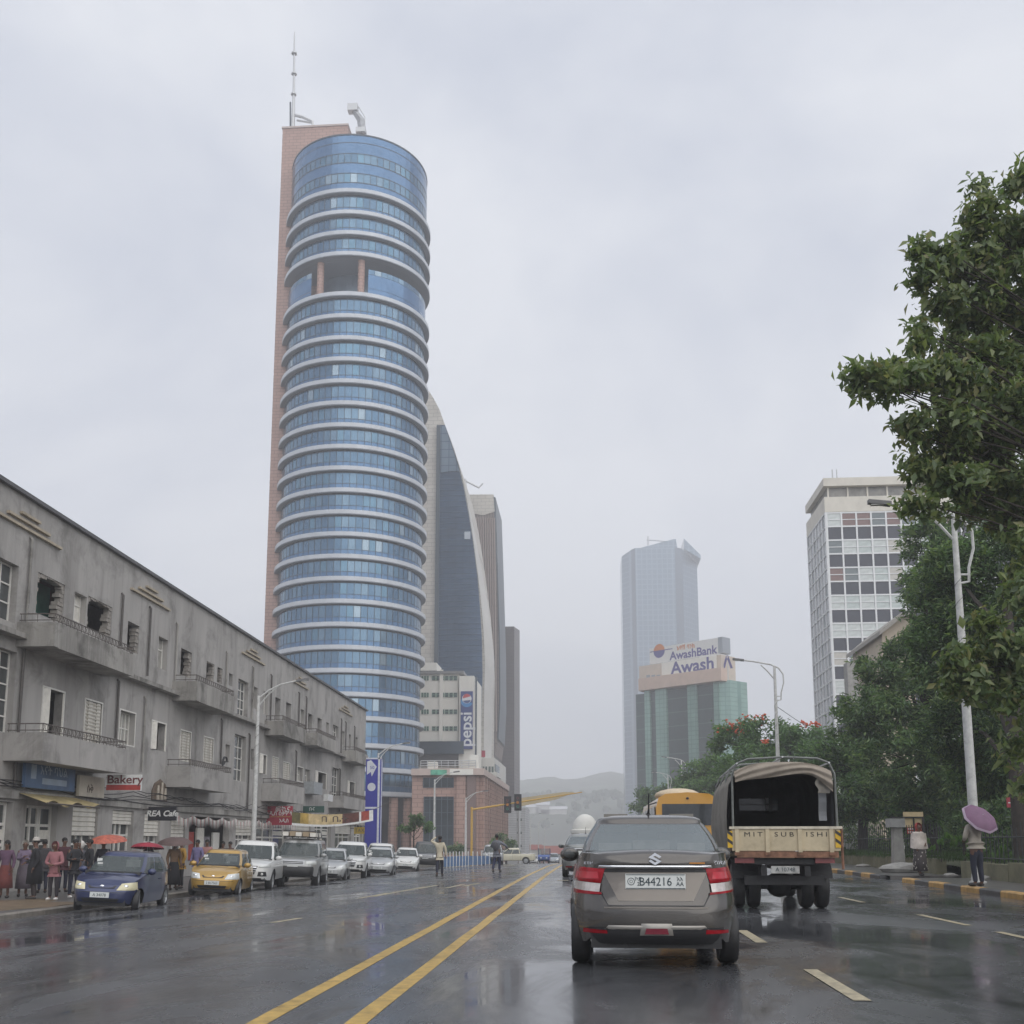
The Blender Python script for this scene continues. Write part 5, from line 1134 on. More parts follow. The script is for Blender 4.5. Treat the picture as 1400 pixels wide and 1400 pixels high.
# ---------------------------------------------------------------- small hatchbacks, front towards us
def hatch(t, pnt, lens=LAMPW, plt='A 38412', turn=0, rim=None):
    c = Car(t, 3.62, 1.66, pnt, .22, ((-1.17, .285), (1.19, .285)),
            top=[(-1.81, .80), (-1.75, .93), (-1.2, .96), (.3, .95), (.80, .93), (1.2, .86), (1.55, .76), (1.74, .66), (1.81, .60)],
            fprof=[(.2, .10), (.34, .0), (.52, .0), (.62, .10), (.75, .25), (.95, .6)], rprof=[(.2, .08), (.4, 0), (.55, .0), (.65, .06), (.9, .12)], n=4.4, crown=.05)
    c.lower(14)
    c.cabin(.91, 1.40, 1.49, (-1.70, 1.12, .735), (-1.38, .20, .575), rear_s=.82, front_s=.88, sides=((-.88, -.48), (-.43, .18), (.24, .80)))
    c.rig(.17, rim, R(turn), seams=((-.55, .4, .90), (.52, .35, .9)), handles=((-.35, .80),), mirror=(.62, .93))
    for sg in (-1, 1):
        a = [(.38, .56), (.78, .56), (.755, .76), (.45, .72)]; q = [(sg*x, z) for x, z in a]
        if sg < 0: q = [q[1], q[0], q[3], q[2]]
        hl = c.patch('headlamp', lens, q, True, .03, 8, 6, thick=1)
        MB().ball((sg*.56, c.yF(.56, .65)-.01, .65), (.07, .045, .05), 8, 6).build('reflector_bowl', CHROME, hl, smooth=True)
    g = c.patch('grille', TRIM, [(-.30, .60), (.30, .60), (.36, .665), (-.36, .665)], True, .012, 8, 3)
    MB().ball((0, c.yF(0, .645)+.02, .645), (.055, .015, .035), 8, 6).build('emblem', CHROME, g)
    c.patch('air_intake', TRIM, [(-.42, .27), (.42, .27), (.46, .36), (-.46, .36)], True, .008, 10, 3); c.patch('bumper_line', TRIM, [(-.72, .50), (.72, .50), (.72, .512), (-.72, .512)], True, .006, 14, 1)
    plate(c, .44, plt); MB().tube([(-.35, 1.17, .965), (.2, 1.04, .985)], .012, 4).tube([(.1, 1.17, .97), (.6, .98, .985)], .012, 4).build('wiper', TRIM, t)
    pap = MB()
    for x in (-.5,): pap.box(x, .40, 1.10, x+.36, .41, 1.28)
    pap.build('dashboard_paper', WHITEP, t)
    for x, z in ((.38, 1.10), (.45, 1.2)): MB().box(x, .66 if z < 1.15 else .50, z, x+.13, .665 if z < 1.15 else .505, z+.09).build('windscreen_sticker', WHITEP, t)
    return c
TILT = -math.atan(.045)
def left_at(px, py, name, label, cat, dy, rz, group=None):
    p = onG(px, py); y = p.y+dy; return thing(name, label, cat, (p.x, y, gz(p.x, y)), R(rz), group, ry=TILT)
t = left_at(137, 1246, 'hatchback', 'dark blue small hatchback pulling out beside the pavement crowd', 'car', 1.2, 187); hatch(t, paint('dark_blue', (.016, .026, .090)), LAMPY, 'A 34078', 14)
t = left_at(285, 1225, 'hatchback', 'gold small hatchback parked at the head of the row', 'car', 1.2, 189); hatch(t, paint('gold', (.42, .25, .045)), LAMPW, '2 B17563')
t = left_at(440, 1205, 'hatchback', 'silver small hatchback parked between the grey off-roader and a white pickup', 'car', 1.6, 189); hatch(t, paint('silver', (.42, .43, .43)), LAMPW, 'A 61120')
t = left_at(510, 1198, 'hatchback', 'silver small hatchback half hidden by the second white pickup', 'car', 1.6, 188); hatch(t, paint('silver', (.42, .43, .43)), LAMPW, 'A 80215')
t = left_at(549, 1192, 'hatchback', 'white small hatchback parked before the dark off-roader', 'car', 1.6, 188); hatch(t, paint('white', (.66, .66, .64), 0), LAMPW, 'A 22910')
# ---------------------------------------------------------------- pickups and off-roaders
def pickup(t, pnt, plt='3 A12045'):
    c = Car(t, 5.2, 1.84, pnt, .42, ((-1.55, .385), (1.53, .385)),
            top=[(-2.6, 1.10), (-2.55, 1.12), (-.95, 1.12), (.2, 1.10), (1.2, 1.11), (1.9, 1.07), (2.3, .99), (2.52, .90), (2.6, .84)],
            fprof=[(.3, .14), (.5, 0), (.75, .01), (.95, .08), (1.1, .3)], rprof=[(.3, .04), (.6, 0), (1.1, .03)], side=[(.3, .95), (.6, 1), (.9, 1.0), (1.15, .96)], n=5, crown=.05)
    c.lower(14); c.cabin(1.08, 1.68, 1.80, (-1.02, 1.45, .82), (-.80, .55, .67), rear_s=.82, front_s=.89, sides=((-.88, -.10), (-.04, .80)))
    c.rig(.24, seams=((-.05, .5, 1.05), (.95, .5, 1.05), (-.98, .5, 1.1)), handles=((-.3, .98), (.7, .97)), mirror=(.95, 1.12))
    MB().box(-.74, -2.5, 1.125, .74, -1.05, 1.13).build('bed_liner', TRIM, t)
    for sg in (-1, 1):
        q = [(sg*x, z) for x, z in ((.50, .86), (.86, .87), (.84, .97), (.48, .93))]
        if sg < 0: q = [q[1], q[0], q[3], q[2]]
        c.patch('headlamp', LAMPW, q, True, .025, 8, 4, thick=1); q = [(sg*.62-.15, .56), (sg*.62+.15, .56), (sg*.62+.12, .72), (sg*.62-.12, .72)]
        fg = c.patch('fog_recess', TRIM, q, True, .01, 5, 3); MB().ball((sg*.62, c.yF(.62, .64)+.01, .64), (.05, .03, .05), 8, 6).build('fog_lamp', LAMPW, fg)
    g = c.patch('grille', TRIM, [(-.36, .62), (.36, .62), (.46, .92), (-.46, .92)], True, .012, 8, 5)
    for z in (.70, .78, .86): c.patch('grille_bar', CHROME if z > .8 else RIM, [(-.42, z), (.42, z), (.43, z+.03), (-.43, z+.03)], True, .022, 8, 1, par=g)
    MB().ball((0, c.yF(0, .84)+.03, .84), (.09, .02, .06), 10, 6).build('emblem', CHROME, g); plate(c, .56, plt)
    c.patch('skid_trim', TRIM, [(-.7, .43), (.7, .43), (.72, .50), (-.72, .50)], True, .01, 10, 2)
    return c
WPAINT = paint('white', (.66, .66, .64), 0)
t = left_at(319, 1219, 'pickup', 'white crew-cab pickup parked behind the gold hatchback', 'pickup', 2.3, 189); pickup(t, WPAINT)
t = left_at(464, 1202, 'pickup', 'white crew-cab pickup parked beyond the silver hatchback', 'pickup', 2.3, 188); pickup(t, WPAINT, '3 A77310')
p = Vector((onY(708, 1175, 118).x, 118, 0)); t = thing('pickup', 'cream pickup crossing the junction side-on', 'pickup', (p.x-.6, 118, gz(p.x, 118)), R(90)); pickup(t, paint('cream', (.60, .56, .42), 0), '3 B41007')
def suv(t, pnt, rack=False, dark=False):
    c = Car(t, 4.9, 1.92, pnt, .42, ((-1.42, .395), (1.43, .395)),
            top=[(-2.45, 1.10), (-2.40, 1.14), (-1.5, 1.16), (.6, 1.12), (1.15, 1.13), (1.9, 1.09), (2.3, 1.02), (2.45, .94)],
            fprof=[(.3, .10), (.5, 0), (.8, 0), (1.0, .06), (1.1, .25)], rprof=[(.3, .05), (.6, 0), (1.1, .05)], side=[(.3, .96), (.6, 1), (.95, 1.0), (1.2, .96)], n=5.5, crown=.05)
    c.lower(14); c.cabin(1.10, 1.74, 1.86, (-2.36, 1.25, .87), (-2.18, .55, .73), rear_s=.84, front_s=.90, sides=((-.92, -.50), (-.46, .10), (.14, .84)))
    c.rig(.25, seams=((-.9, .5, 1.08), (.0, .5, 1.08), (.9, .5, 1.08)), handles=((-.25, 1.0), (.65, 1.0)), mirror=(.85, 1.15))
    for sg in (-1, 1):
        q = [(sg*x, z) for x, z in ((.52, .88), (.88, .88), (.86, 1.01), (.50, 1.0))]
        if sg < 0: q = [q[1], q[0], q[3], q[2]]
        c.patch('headlamp', LAMPW, q, True, .02, 8, 4, thick=1)
    g = c.patch('grille', RIM, [(-.44, .86), (.44, .86), (.44, 1.02), (-.44, 1.02)], True, .012, 8, 3)
    for z in (.89, .95): c.patch('grille_bar', TRIM, [(-.40, z), (.40, z), (.40, z+.03), (-.40, z+.03)], True, .02, 8, 1, par=g)
    c.patch('bull_bumper', TRIM, [(-.93, .46), (.93, .46), (.93, .80), (-.93, .80)], True, .05, 12, 4, thick=1); plate(c, .74, '4 A00917', w_=.4)
    if rack:
        for sg in (-1, 1): MB().tube([(sg*.68, -1.9, 1.82), (sg*.68, -1.9, 1.92), (sg*.68, .35, 1.92), (sg*.68, .35, 1.82)], .022, 5).build('roof_rail', TRIM, t)
        for y in (-1.4, -.6, .15): MB().tube([(-.7, y, 1.92), (.7, y, 1.92)], .02, 5).build('roof_bar', TRIM, t)
    return c
t = left_at(388, 1212, 'off_roader', 'silver-grey off-roader with a loaded roof rack in the parked row', 'off-roader', 2.2, 188); suv(t, paint('silver_grey', (.33, .335, .33)), True)
ld = thing('roof_load', 'bundle of pale planks tied on the grey off-roader roof', 'load', t.location+Vector((0, 0, 1.945)), R(188), ry=TILT)
for k in range(5): MB().box(-.66+k*.27, -1.6, 0, -.43+k*.27, .55+.1*(k % 3), .16+.03*(k % 2)).build('plank', [SHUT, pm('load_tan', (.35, .27, .18), .8)][k % 2], ld)
for y in (-.9, .2): MB().tube([(-.75, y, .0), (-.7, y, .21), (.66, y, .21), (.72, y, .0)], .02, 4).build('strap', TRIM, ld)
t = left_at(503, 1194, 'off_roader', 'white off-roader parked behind the second white pickup', 'off-roader', 3.6, 188); suv(t, WPAINT)
t = left_at(575, 1190, 'off_roader', 'dark grey off-roader parked last in the row', 'off-roader', 2.2, 187); suv(t, paint('dark_grey', (.05, .052, .055)))
p = Vector((onY(674, 1175, 96).x, 96)); t = thing('off_roader', 'silver people carrier with a black bumper waiting by the blue fence', 'car', (p.x, 96, gz(p.x, 96)), R(184)); suv(t, paint('silver', (.42, .43, .43)))
for k, (px, Yc, c_, lab) in enumerate(((757, 150, (.3, .33, .36), 'pale grey hatchback far down the road past the three-wheeler'), (730, 190, (.6, .6, .58), 'white hatchback far down the road near the low houses'))):
    p = onY(px, 1170, Yc); t = thing('hatchback', lab, 'car', (p.x, Yc, gz(p.x, Yc)), R(180)); hatch(t, paint('far%d' % k, c_, 0))
p = onY(806, 1150, 62); t = thing('hatchback', 'white hatchback on the road under the white dome', 'car', (p.x-.3, 62, gz(p.x, 62)), 0); hatch(t, WPAINT)
# ---------------------------------------------------------------- three-wheeler taxi
p = onY(744, 1175, 112); t = thing('three_wheeler', 'blue three-wheeled taxi with a tan canvas roof down the road', 'three-wheeler', (p.x, 112, gz(p.x, 112)), R(180))
BLU = paint('taxi_blue', (.04, .09, .30), 0)
MB().prism([(-.62, y, z) for y, z in ((-1.2, .25), (.7, .25), (1.15, .45), (1.2, .75), (.95, .95), (.6, .85), (-1.2, .80))], (1.24, 0, 0)).build('body', BLU, t)
MB().grid(lambda u, v: (lerp(-.66, .66, u), lerp(-1.25, .65, v), 1.62+.12*math.sin(math.pi*u)), 8, 4).build('canopy', pm('tan_canvas', (.50, .33, .16), .8, var=.2), t, smooth=True)
for sg in (-1, 1): MB().tube([(sg*.6, .75, .85), (sg*.62, .62, 1.62)], .03, 5).build('post', TRIM, t); MB().box(sg*.62-.02, -1.2, .8, sg*.62+.02, -.5, 1.6).build('side_curtain', BLU, t)
MB().poly([(-.55, .98, .95), (.55, .98, .95), (.57, .68, 1.58), (-.57, .68, 1.58)]).build('windscreen', GLS_C, t)
for y, x in ((1.0, 0), (-.8, .5), (-.8, -.5)): wheel(t, x+.001, y, .22, .12, HUB)
for sg in (-1, 1): MB().ball((sg*.3, 1.2, .62), (.09, .05, .09), 8, 6).build('headlamp', LAMPW, t)
# ---------------------------------------------------------------- yellow buses ahead
def bus(t, pnt, W=2.5, H=3.15, L=11, hump=True):
    b = MB(); prof = [(-W/2+.04, .35), (W/2-.04, .35), (W/2, .8), (W/2-.02, H-.55), (W/2-.12, H-.18), (W/2-.4, H-.02), (0, H+.04), (-W/2+.4, H-.02), (-W/2+.12, H-.18), (-W/2+.02, H-.55), (-W/2, .8)]
    b.prism([(x, -L/2, z) for x, z in prof], (0, L, 0)).build('body', pnt, t, fix=True, smooth=30)
    MB().grid(lambda u, v: (lerp(-W*.40, W*.40, u), -L/2-.03-.03*math.sin(math.pi*u), lerp(H-1.25, H-.42, v)), 8, 3).build('rear_window', pm('bus_glass', (.05, .055, .06), .06, var=.2), t, smooth=True)
    for sg in (-1, 1):
        MB().box(sg*(W/2-.22)-.1, -L/2-.04, 1.0, sg*(W/2-.22)+.1, -L/2-.002, 1.5).build('tail_lamp', LAMPR, t)
        for k in range(6): MB().box(sg*(W/2-.005), -L/2+.6+k*1.7, 1.55, sg*(W/2+.015), -L/2+2.1+k*1.7, H-.5).build('side_window', pm('bus_glass', (.05, .055, .06), .06, var=.2), t)
        for y in (-L/2+2.4, L/2-2.3): wheel(t, sg*(W/2-.17), y, .48, .28, HUB)
    MB().box(-W/2+.05, -L/2-.12, .38, W/2-.05, -L/2-.003, .62).build('bumper', TRIM, t); MB().ball((0, -L/2-.05, H-.2), (.06, .04, .05), 8, 5).build('marker_lamp', TRIM, t)
    if hump: MB().ball((-.2, -L/2+2.2, H), (.95, 1.3, .30), 14, 8).build('roof_vent', WHITEP if False else pm('vent_cream', (.62, .50, .34), .5), t, smooth=True)
    MB().tube([(-W/2+.05, -L/2+.2, H-.35), (-W/2-.25, -L/2+.1, H-.45), (-W/2-.28, -L/2+.1, H-.95)], .03, 5).build('mirror_arm', TRIM, t); MB().ball((-W/2-.28, -L/2+.1, H-1.05), (.1, .07, .16), 8, 6).build('mirror', TRIM, t)
YELP = paint('bus_yellow', (.62, .30, .02), 0)
p = onY(940, 1100, 41.5); t = thing('bus', 'yellow city bus with a dark rear window, ahead of the open truck', 'bus', (p.x, 47, gz(p.x, 47)), 0); bus(t, YELP)
p = onY(884, 1105, 74); t = thing('bus', 'yellow minibus farther along, beyond the yellow city bus', 'bus', (p.x, 77, gz(p.x, 77)), 0); bus(t, YELP, 2.0, 2.65, 6, False)
# ---------------------------------------------------------------- open-backed army-style truck
CRTR = pm('truck_cream', (.50, .42, .28), .5, var=.18, scale=3, stain=.65, bump=.1); RUST = pm('rusty_edge', (.20, .10, .06), .75, var=.5, scale=9); CANV = pm('canvas_tan', (.205, .19, .165), .85, var=.22, scale=3, stain=.3, bump=.3, bscale=40)
CANVD = pm('canvas_shaded', (.045, .048, .05), .9, var=.2)  # darker copy of the canvas, shade inside the hood put into its colour
p = onG(1068, 1238); TY = 19.0; q = onY(1071, 1160, TY)
t = wthing('truck', 'open-backed cream truck with a canvas hood and hazard-striped tailgate', 'truck', (q.x, TY, 0))
ax, bx_ = onY(996, 1133, TY).x, onY(1152, 1133, TY).x; zt, zb_ = onY(1070, 1131, TY).z, onY(1070, 1171, TY).z; XM = (ax+bx_)/2; HWD = (bx_-ax)/2
LB = 4.3
tg = MB().box(ax+.06, TY, zb_+.10, bx_-.06, TY+.05, zt-.03).build('tailgate', CRTR, t)
tb = MB().box(ax+.02, TY-.03, zt-.03, bx_-.02, TY+.06, zt+.015).build('top_rail', pm('pale_rail', (.55, .50, .40), .5, var=.3, scale=6, stain=.6), t)
for px in (1008, 1049.5, 1093.5, 1136): x = onY(px, 1150, TY).x; MB().box(x-.035, TY-.035, zb_+.06, x+.035, TY-.001, zt-.035).build('rib', CRTR, t); MB().box(x-.05, TY-.045, zb_+.02, x+.05, TY-.003, zb_+.075).build('hinge', RUST, t)
sill = MB().box(ax+.14, TY-.02, zb_-.02, bx_-.10, TY+.06, zb_+.09).build('rear_sill', RUST, t)
ltr = pm('stencil_black', (.03, .028, .025), .6)
for s_, px in (('MIT', 1030), ('SUB', 1072), ('ISHI', 1116)):
    x = onY(px, 1141, TY).x; text(s_, .115, ltr, tg, (x, TY-.004, onY(px, 1141, TY).z), FRONT, sx=1.35, bold=.0, spacing=1.5, ext=.001)
HZY = pm('hazard_yellow', (.62, .38, .02), .5, var=.15, scale=8, stain=.3)
for px in (998.5, 1145): 
    a, b = onY(px-3.0, 1159, TY-.02), onY(px+3.2, 1136, TY-.02); hp = MB().box(a.x, TY-.022, a.z, b.x, TY-.002, b.z).build('hazard_board', HZY, t); hh = (b.z-a.z)/4; m_ = 1 if px < 1050 else 1
    for k in (0, 1): z = a.z+hh*(2*k+.6); MB().poly([(a.x, TY-.024, z+hh*.9), (a.x, TY-.024, z+hh*1.7), (b.x, TY-.024, z+hh*.8), (b.x, TY-.024, z)]).build('stripe', ltr, hp)
t.rotation_euler[2] = R(-3)
# bed sides, floor, frame
zf = zb_+.10
MB().box(ax+.05, TY+.06, zf, bx_-.05, TY+LB, zf+.08).build('bed_floor', RUST, t)
for x in (ax+.05, bx_-.10): MB().box(x, TY+.06, zf+.081, x+.05, TY+LB, zt).build('side_board', CRTR, t)
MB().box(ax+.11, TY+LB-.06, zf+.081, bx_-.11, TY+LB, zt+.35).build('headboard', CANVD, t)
ZH = onY(1075, 1037, TY).z; yy = lambda k: TY+.05+k*(LB-.1)/3
for k in range(4):
    y = yy(k); x0, x1 = ax+.09, bx_-.09; MB().tube([(x0, y, zt), (x0+.01, y, ZH-.28), (x0+.10, y, ZH-.08), (x0+.3, y, ZH+.0), (XM, y, ZH+.03), (x1-.3, y, ZH), (x1-.10, y, ZH-.08), (x1-.01, y, ZH-.28), (x1, y, zt)], .022, 6).build('hood_bow', pm('bow_grey', (.16, .17, .16), .5, .2, var=.3, scale=8), t)
for x, z in ((ax+.19, ZH-.08), (XM, ZH+.03), (bx_-.19, ZH-.08)): MB().tube([(x, TY, z), (x, TY+LB, z)], .018, 5).build('hood_rail', STEEL, t)
hs = []
for k in range(25):
    u = k/24; sgx = -1 if u < .5 else 1
    if u < .32: v = u/.32; x, z = ax+.05-.10*math.sin(math.pi*v)*(1-v*.5), lerp(zt-.45, ZH-.34, v)
    elif u < .68: v = (u-.32)/.36; x = lerp(ax+.10, bx_-.14, v); z = ZH-.34+.28*math.sin(math.pi*v)**.45
    else: v = (u-.68)/.32; x, z = bx_-.11, lerp(ZH-.34, zt-.05, v)
    hs.append((x, z))
q_ = random.Random(4)
def hood(u, v):
    i = min(23, int(u*24)); f = u*24-i; x, z = lerp(hs[i][0], hs[i+1][0], f), lerp(hs[i][1], hs[i+1][1], f)
    return (x+.012*math.sin(v*23+u*9), TY+.12+v*(LB-.15), z+.012*math.sin(v*17+u*31))
MB().grid(hood, 72, 20).build('canvas_hood', CANV, t, smooth=True)
MB().grid(lambda u, v: tuple(Vector(hood(u, v))+Vector(((XM-hood(u, v)[0])*.03, 0, -.02))), 36, 8).build('hood_shade', CANVD, t)  # dark sheet under the canvas paints the shade inside the hood
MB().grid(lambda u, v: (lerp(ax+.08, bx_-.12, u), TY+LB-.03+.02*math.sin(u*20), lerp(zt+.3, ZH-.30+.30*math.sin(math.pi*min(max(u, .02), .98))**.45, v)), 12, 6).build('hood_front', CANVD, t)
# rolled flap across the rear opening
def flap(u, v):
    x = lerp(ax+.13, bx_-.16, u); zc_ = ZH-.06-.17*(abs(2*u-1)**3); sag = .04*math.sin(math.pi*u*1.2)
    h_ = .19+.04*math.sin(u*7)+.06*u+.12*max(0, u-.8)*5; z = zc_-v*h_-sag*v
    return (x+.02*v, TY+.02-.05*math.sin(math.pi*v)-.02*math.sin(v*14+u*11), z)
MB().grid(flap, 48, 14).build('rolled_flap', pm('canvas_pale', (.29, .25, .205), .85, var=.22, scale=4, bump=.25, bscale=40), t, smooth=True)
MB().grid(lambda u, v: (lerp(bx_-.20, bx_-.42, v)+.03*math.sin(u*9), TY+.08+.05*math.sin(v*5), lerp(ZH-.25, ZH-.62, u)), 8, 6).build('loose_flap', CANV, t, smooth=True)
MB().grid(lambda u, v: (lerp(bx_-.36, bx_-.22, v), TY+.3+.03*math.sin(u*6), lerp(zt+.12, zt+.62, u)), 6, 4).build('hanging_sheet', pm('sheet_grey', (.25, .26, .27), .7), t)
# cab seen through the hood, with its rear window
yc = TY+LB+.12; cabm = pm('truck_cab_cream', (.42, .36, .25), .5, var=.1)
MB().prism([(ax+.25, y, z) for y, z in ((yc, .75), (yc+1.9, .75), (yc+2.0, 1.5), (yc+1.55, 2.35), (yc, 2.38))], (bx_-ax-.5, 0, 0)).build('cab', cabm, t, fix=True)
rw = MB().box(XM-.42, TY+LB-.075, zt+.42, XM+.42, TY+LB-.062, zt+.68).build('cab_rear_window', pm('cab_glass', (.05, .06, .07), .08), t)
MB().box(XM+.15, TY+LB-.09, zt+.42, XM+.22, TY+LB-.076, zt+.70).build('daylight_bar', WHITEP, rw); MB().box(XM-.42, TY+LB-.092, zt+.54, XM+.42, TY+LB-.077, zt+.555).build('window_bar', TRIM, rw)  # solid white bar paints daylight showing through the cab window
MB().prism([(ax+.3, yc+1.98+.01*0, 1.5), (bx_-.3, yc+1.98, 1.5), (bx_-.4, yc+1.58, 2.28), (ax+.4, yc+1.58, 2.28)], (0, .03, .01)).build('windscreen', GLS_C, t)
# chassis, axle, wheels, plate
for sg in (-1, 1): MB().box(XM+sg*.38-.05, TY+.15, .62, XM+sg*.38+.05, yc+2, .80).build('chassis_rail', BLACK, t)
MB().box(ax+.28, TY+.10, zb_-.14, bx_-.45, TY+.2, zb_-.03).build('under_beam', BLACK, t)
for px, w_ in ((1018, 13), (1127, 13)): a = onY(px-w_, 1180, TY+.05); b = onY(px+w_, 1173, TY+.05); MB().box(a.x, TY+.03, a.z, b.x, TY+.09, b.z).build('lamp_bar', pm('dim_red', (.20, .05, .05), .4, var=.3), t)
YA = TY+1.25
MB().tube([(XM-.85, YA, .43), (XM+.85, YA, .43)], .09, 8).build('rear_axle', BLACK, t); MB().ball((XM, YA, .43), (.24, .26, .24), 12, 8).build('differential', BLACK, t, smooth=True)
for sg in (-1, 1):
    for x in (HWD-.24, HWD-.52):
        w0 = wheel(t, 0, 0, .43, .22, HUB); w0.location = (XM+sg*x, YA, .43)
        w0.matrix_parent_inverse = Matrix.Translation(-Vector(WORLD[t.name]))
    w0 = wheel(t, 0, 0, .43, .22, HUB); w0.location = (XM+sg*(HWD-.28), yc+.9, .43); w0.matrix_parent_inverse = Matrix.Translation(-Vector(WORLD[t.name]))
    MB().grid(lambda u, v: (XM+sg*(HWD-.66+.56*u), YA+.60*math.cos(math.pi*(.08+.84*v)), .43+.52*math.sin(math.pi*(.08+.84*v))), 2, 10).build('mudguard', BLACK, t)
MB().box(XM-.7, TY+.4, .45, XM+.7, TY+.55, .62).build('spare_cradle', BLACK, t)
a, b = onY(1054, 1194, TY+.1), onY(1092, 1184, TY+.1)
np_ = MB().box(a.x, TY+.07, a.z, b.x, TY+.09, b.z).build('number_plate', pm('dirty_plate', (.42, .42, .40), .6, var=.4, scale=9, stain=.7), t); text('A 10748', .10, INK, np_, ((a.x+b.x)/2, TY+.066, (a.z+b.z)/2), FRONT, ext=.001)
MB().tube([(bx_-.03, TY+.02, zt), (bx_-.03, TY+.02, zb_-.22)], .025, 5).build('corner_chain', RUST, t)
# ================================================================== street lamps
POLE = pm('lamp_pole_paint', (.58, .58, .56), .5, var=.2, scale=6, stain=.35); WRAP = pm('pole_wrap', (.22, .22, .22), .6, var=.3)
def lamp(x, y, H, dirx, label, loop, spiral=True):
    z = gz(x, y)+(.13 if abs(x) > 9 else 0); t = thing('street_lamp', label, 'street lamp', (x, y, z), 0, 'street lamps along the avenue'); d = dirx
    p = MB().tube([(0, 0, 0), (0, 0, H*.5), (0, 0, H)], [.13, .115, .07], 10).build('pole', POLE, t, smooth=40)
    MB().lathe([(.22, 0), (.22, .05), (.17, .06), (.15, .25), (.13, .26)], 10).build('base', POLE, t)
    if spiral: MB().tube([(.118*math.cos(a)*(1-.25*a/90), .118*math.sin(a)*(1-.25*a/90), .8+a*H*.0085) for a in np.linspace(0, 88, 200)], .012, 3).build('spiral_strip', WRAP, p)
    arm = MB()
    if loop:
        arm.tube([(-d*.05, 0, H-1.95), (-d*.30, 0, H-1.9), (-d*.32, 0, H-1.5), (-d*.48, 0, H-.95), (-d*.47, 0, H-.45), (-d*.22, 0, H-.08), (d*.2, 0, H+.12), (d*1.2, 0, H+.32), (d*1.7, 0, H+.38)], [.04]*5+[.045]*4, 6)
        arm.tube([(0, 0, H-.75), (d*.4, 0, H-.25), (d*.75, 0, H+.10)], .04, 6).tube([(0, 0, H-1.7), (-d*.32, 0, H-1.7)], .03, 5)
    else:
        arm.tube([(0, 0, H-.15), (d*.5, 0, H+.25), (d*1.1, 0, H+.55), (d*1.9, 0, H+.72)], .045, 6).tube([(0, 0, H-.55), (d*.45, 0, H+.0), (d*1.0, 0, H+.5)], .035, 6)
    arm.build('arm', POLE, t, smooth=40)
    xh = d*(1.7 if loop else 1.9); zh = H+(.38 if loop else .72)
    hd = MB().prism([(xh, -.11, zh-.05), (xh, .11, zh-.05), (xh+d*.62, .09, zh+.03), (xh+d*.62, -.09, zh+.03)], (0, 0, .11)).build('lamp_head', pm('lamp_head_grey', (.16, .16, .16), .5), t, fix=True)
    MB().box(min(xh+d*.1, xh+d*.55), -.07, zh-.045+.02, max(xh+d*.1, xh+d*.55), .07, zh+.0).build('lens', WHITEP, hd)
    return t
def lat(px, X, ytop, d, label, loop, sp=True):
    y = onX(px, 1100, X).y; H = onY(px, ytop, y).z-gz(X, y)-.1; lamp(X, y, H, d, label, loop, sp)
lat(348, -16.3, 952, 1, 'white street lamp rising behind the first white pickup', False); lat(516, -16.3, 1030, 1, 'street lamp beside the tall blue banner', False); lat(594, -15.4, 1066, 1, 'street lamp in front of the pink stone podium glazing', False, False); lat(637, -13.5, 1091, 1, 'street lamp beside the yellow traffic signal pole', False, False)
lat(1330, 10.3, 706, -1, 'tall street lamp by the person with the purple umbrella', True); lat(1066, 10.6, 912, -1, 'street lamp rising above the truck canvas hood', True); lat(933, 11, 1040, -1, 'street lamp before the green bank building', True, False); lat(914, 11.3, 1060, -1, 'street lamp at the foot of the green bank building', True, False)
for px, X, yt, lb in ((725, -13, 1117, 'distant street lamp beside the grey tiled block'), (736, -12.5, 1124, 'distant street lamp before the red-roofed houses'), (744, -12, 1131, 'farthest street lamp above the three-wheeler')): lat(px, X, yt, 1, lb, False, False)
y = onX(1066, 1100, 10.6).y; zz = gz(10.6, y)
cb = MB(); a = Vector((10.6, y, onY(1062, 965, y).z)); b = onY(1200, 975, 120); cb.tube([lerp(a, b, k/12)-Vector((0, 0, 2.4*math.sin(math.pi*k/12))) for k in range(13)], .02, 4); tag(cb.build('overhead_cable', BLACK), 'thin cable sagging from the lamp above the truck to the office block', 'cable')
# ================================================================== blue vertical banner
Y = onX(510, 1100, -16.6).y; a, b = onY(498, 1166, Y), onY(523, 1036, Y)
t = wthing('pole_banner', 'tall royal blue advertising banner with a white disc and arrow', 'banner', (a.x, Y, gz(-16.6, Y)+.13))
BB = pm('banner_royal', (.035, .04, .33), .5, var=.1); BW = pm('banner_white', (.66, .68, .74), .5)
MB().box(a.x, Y, a.z, b.x, Y+.12, b.z).build('panel', BB, t); w_ = b.x-a.x; X_ = lambda u: a.x+w_*u; Z_ = lambda v: lerp(a.z, b.z, v)
MB().box(X_(.74), Y-.02, a.z, X_(.86), Y-.002, b.z).box(X_(0), Y-.02, Z_(.985), X_(1), Y-.003, Z_(1)).box(X_(0), Y-.02, Z_(.46), X_(.72), Y-.003, Z_(.48)).box(X_(.95), Y-.02, a.z, X_(1), Y-.004, b.z).build('white_bars', BW, t)
MB().poly([(X_(.36)+w_*.25*math.cos(k*.3), Y-.012, Z_(.69)+w_*.25*math.sin(k*.3)) for k in range(21)]).build('disc', BW, t)
MB().poly([(X_(u), Y-.012, Z_(v)) for u, v in ((.06, .82), (.06, .96), (.3, .975), (.66, .905), (.36, .80), (.3, .85))]).build('arrow', BW, t); text('50', .35, BB, t, (X_(.38), Y-.02, Z_(.895)), FRONT)
for u in (.1, .9): MB().tube([(X_(u), Y+.2, gz(-16.6, Y)+.1), (X_(u), Y+.2, b.z+.1)], .06, 6).build('post', STEEL, t)
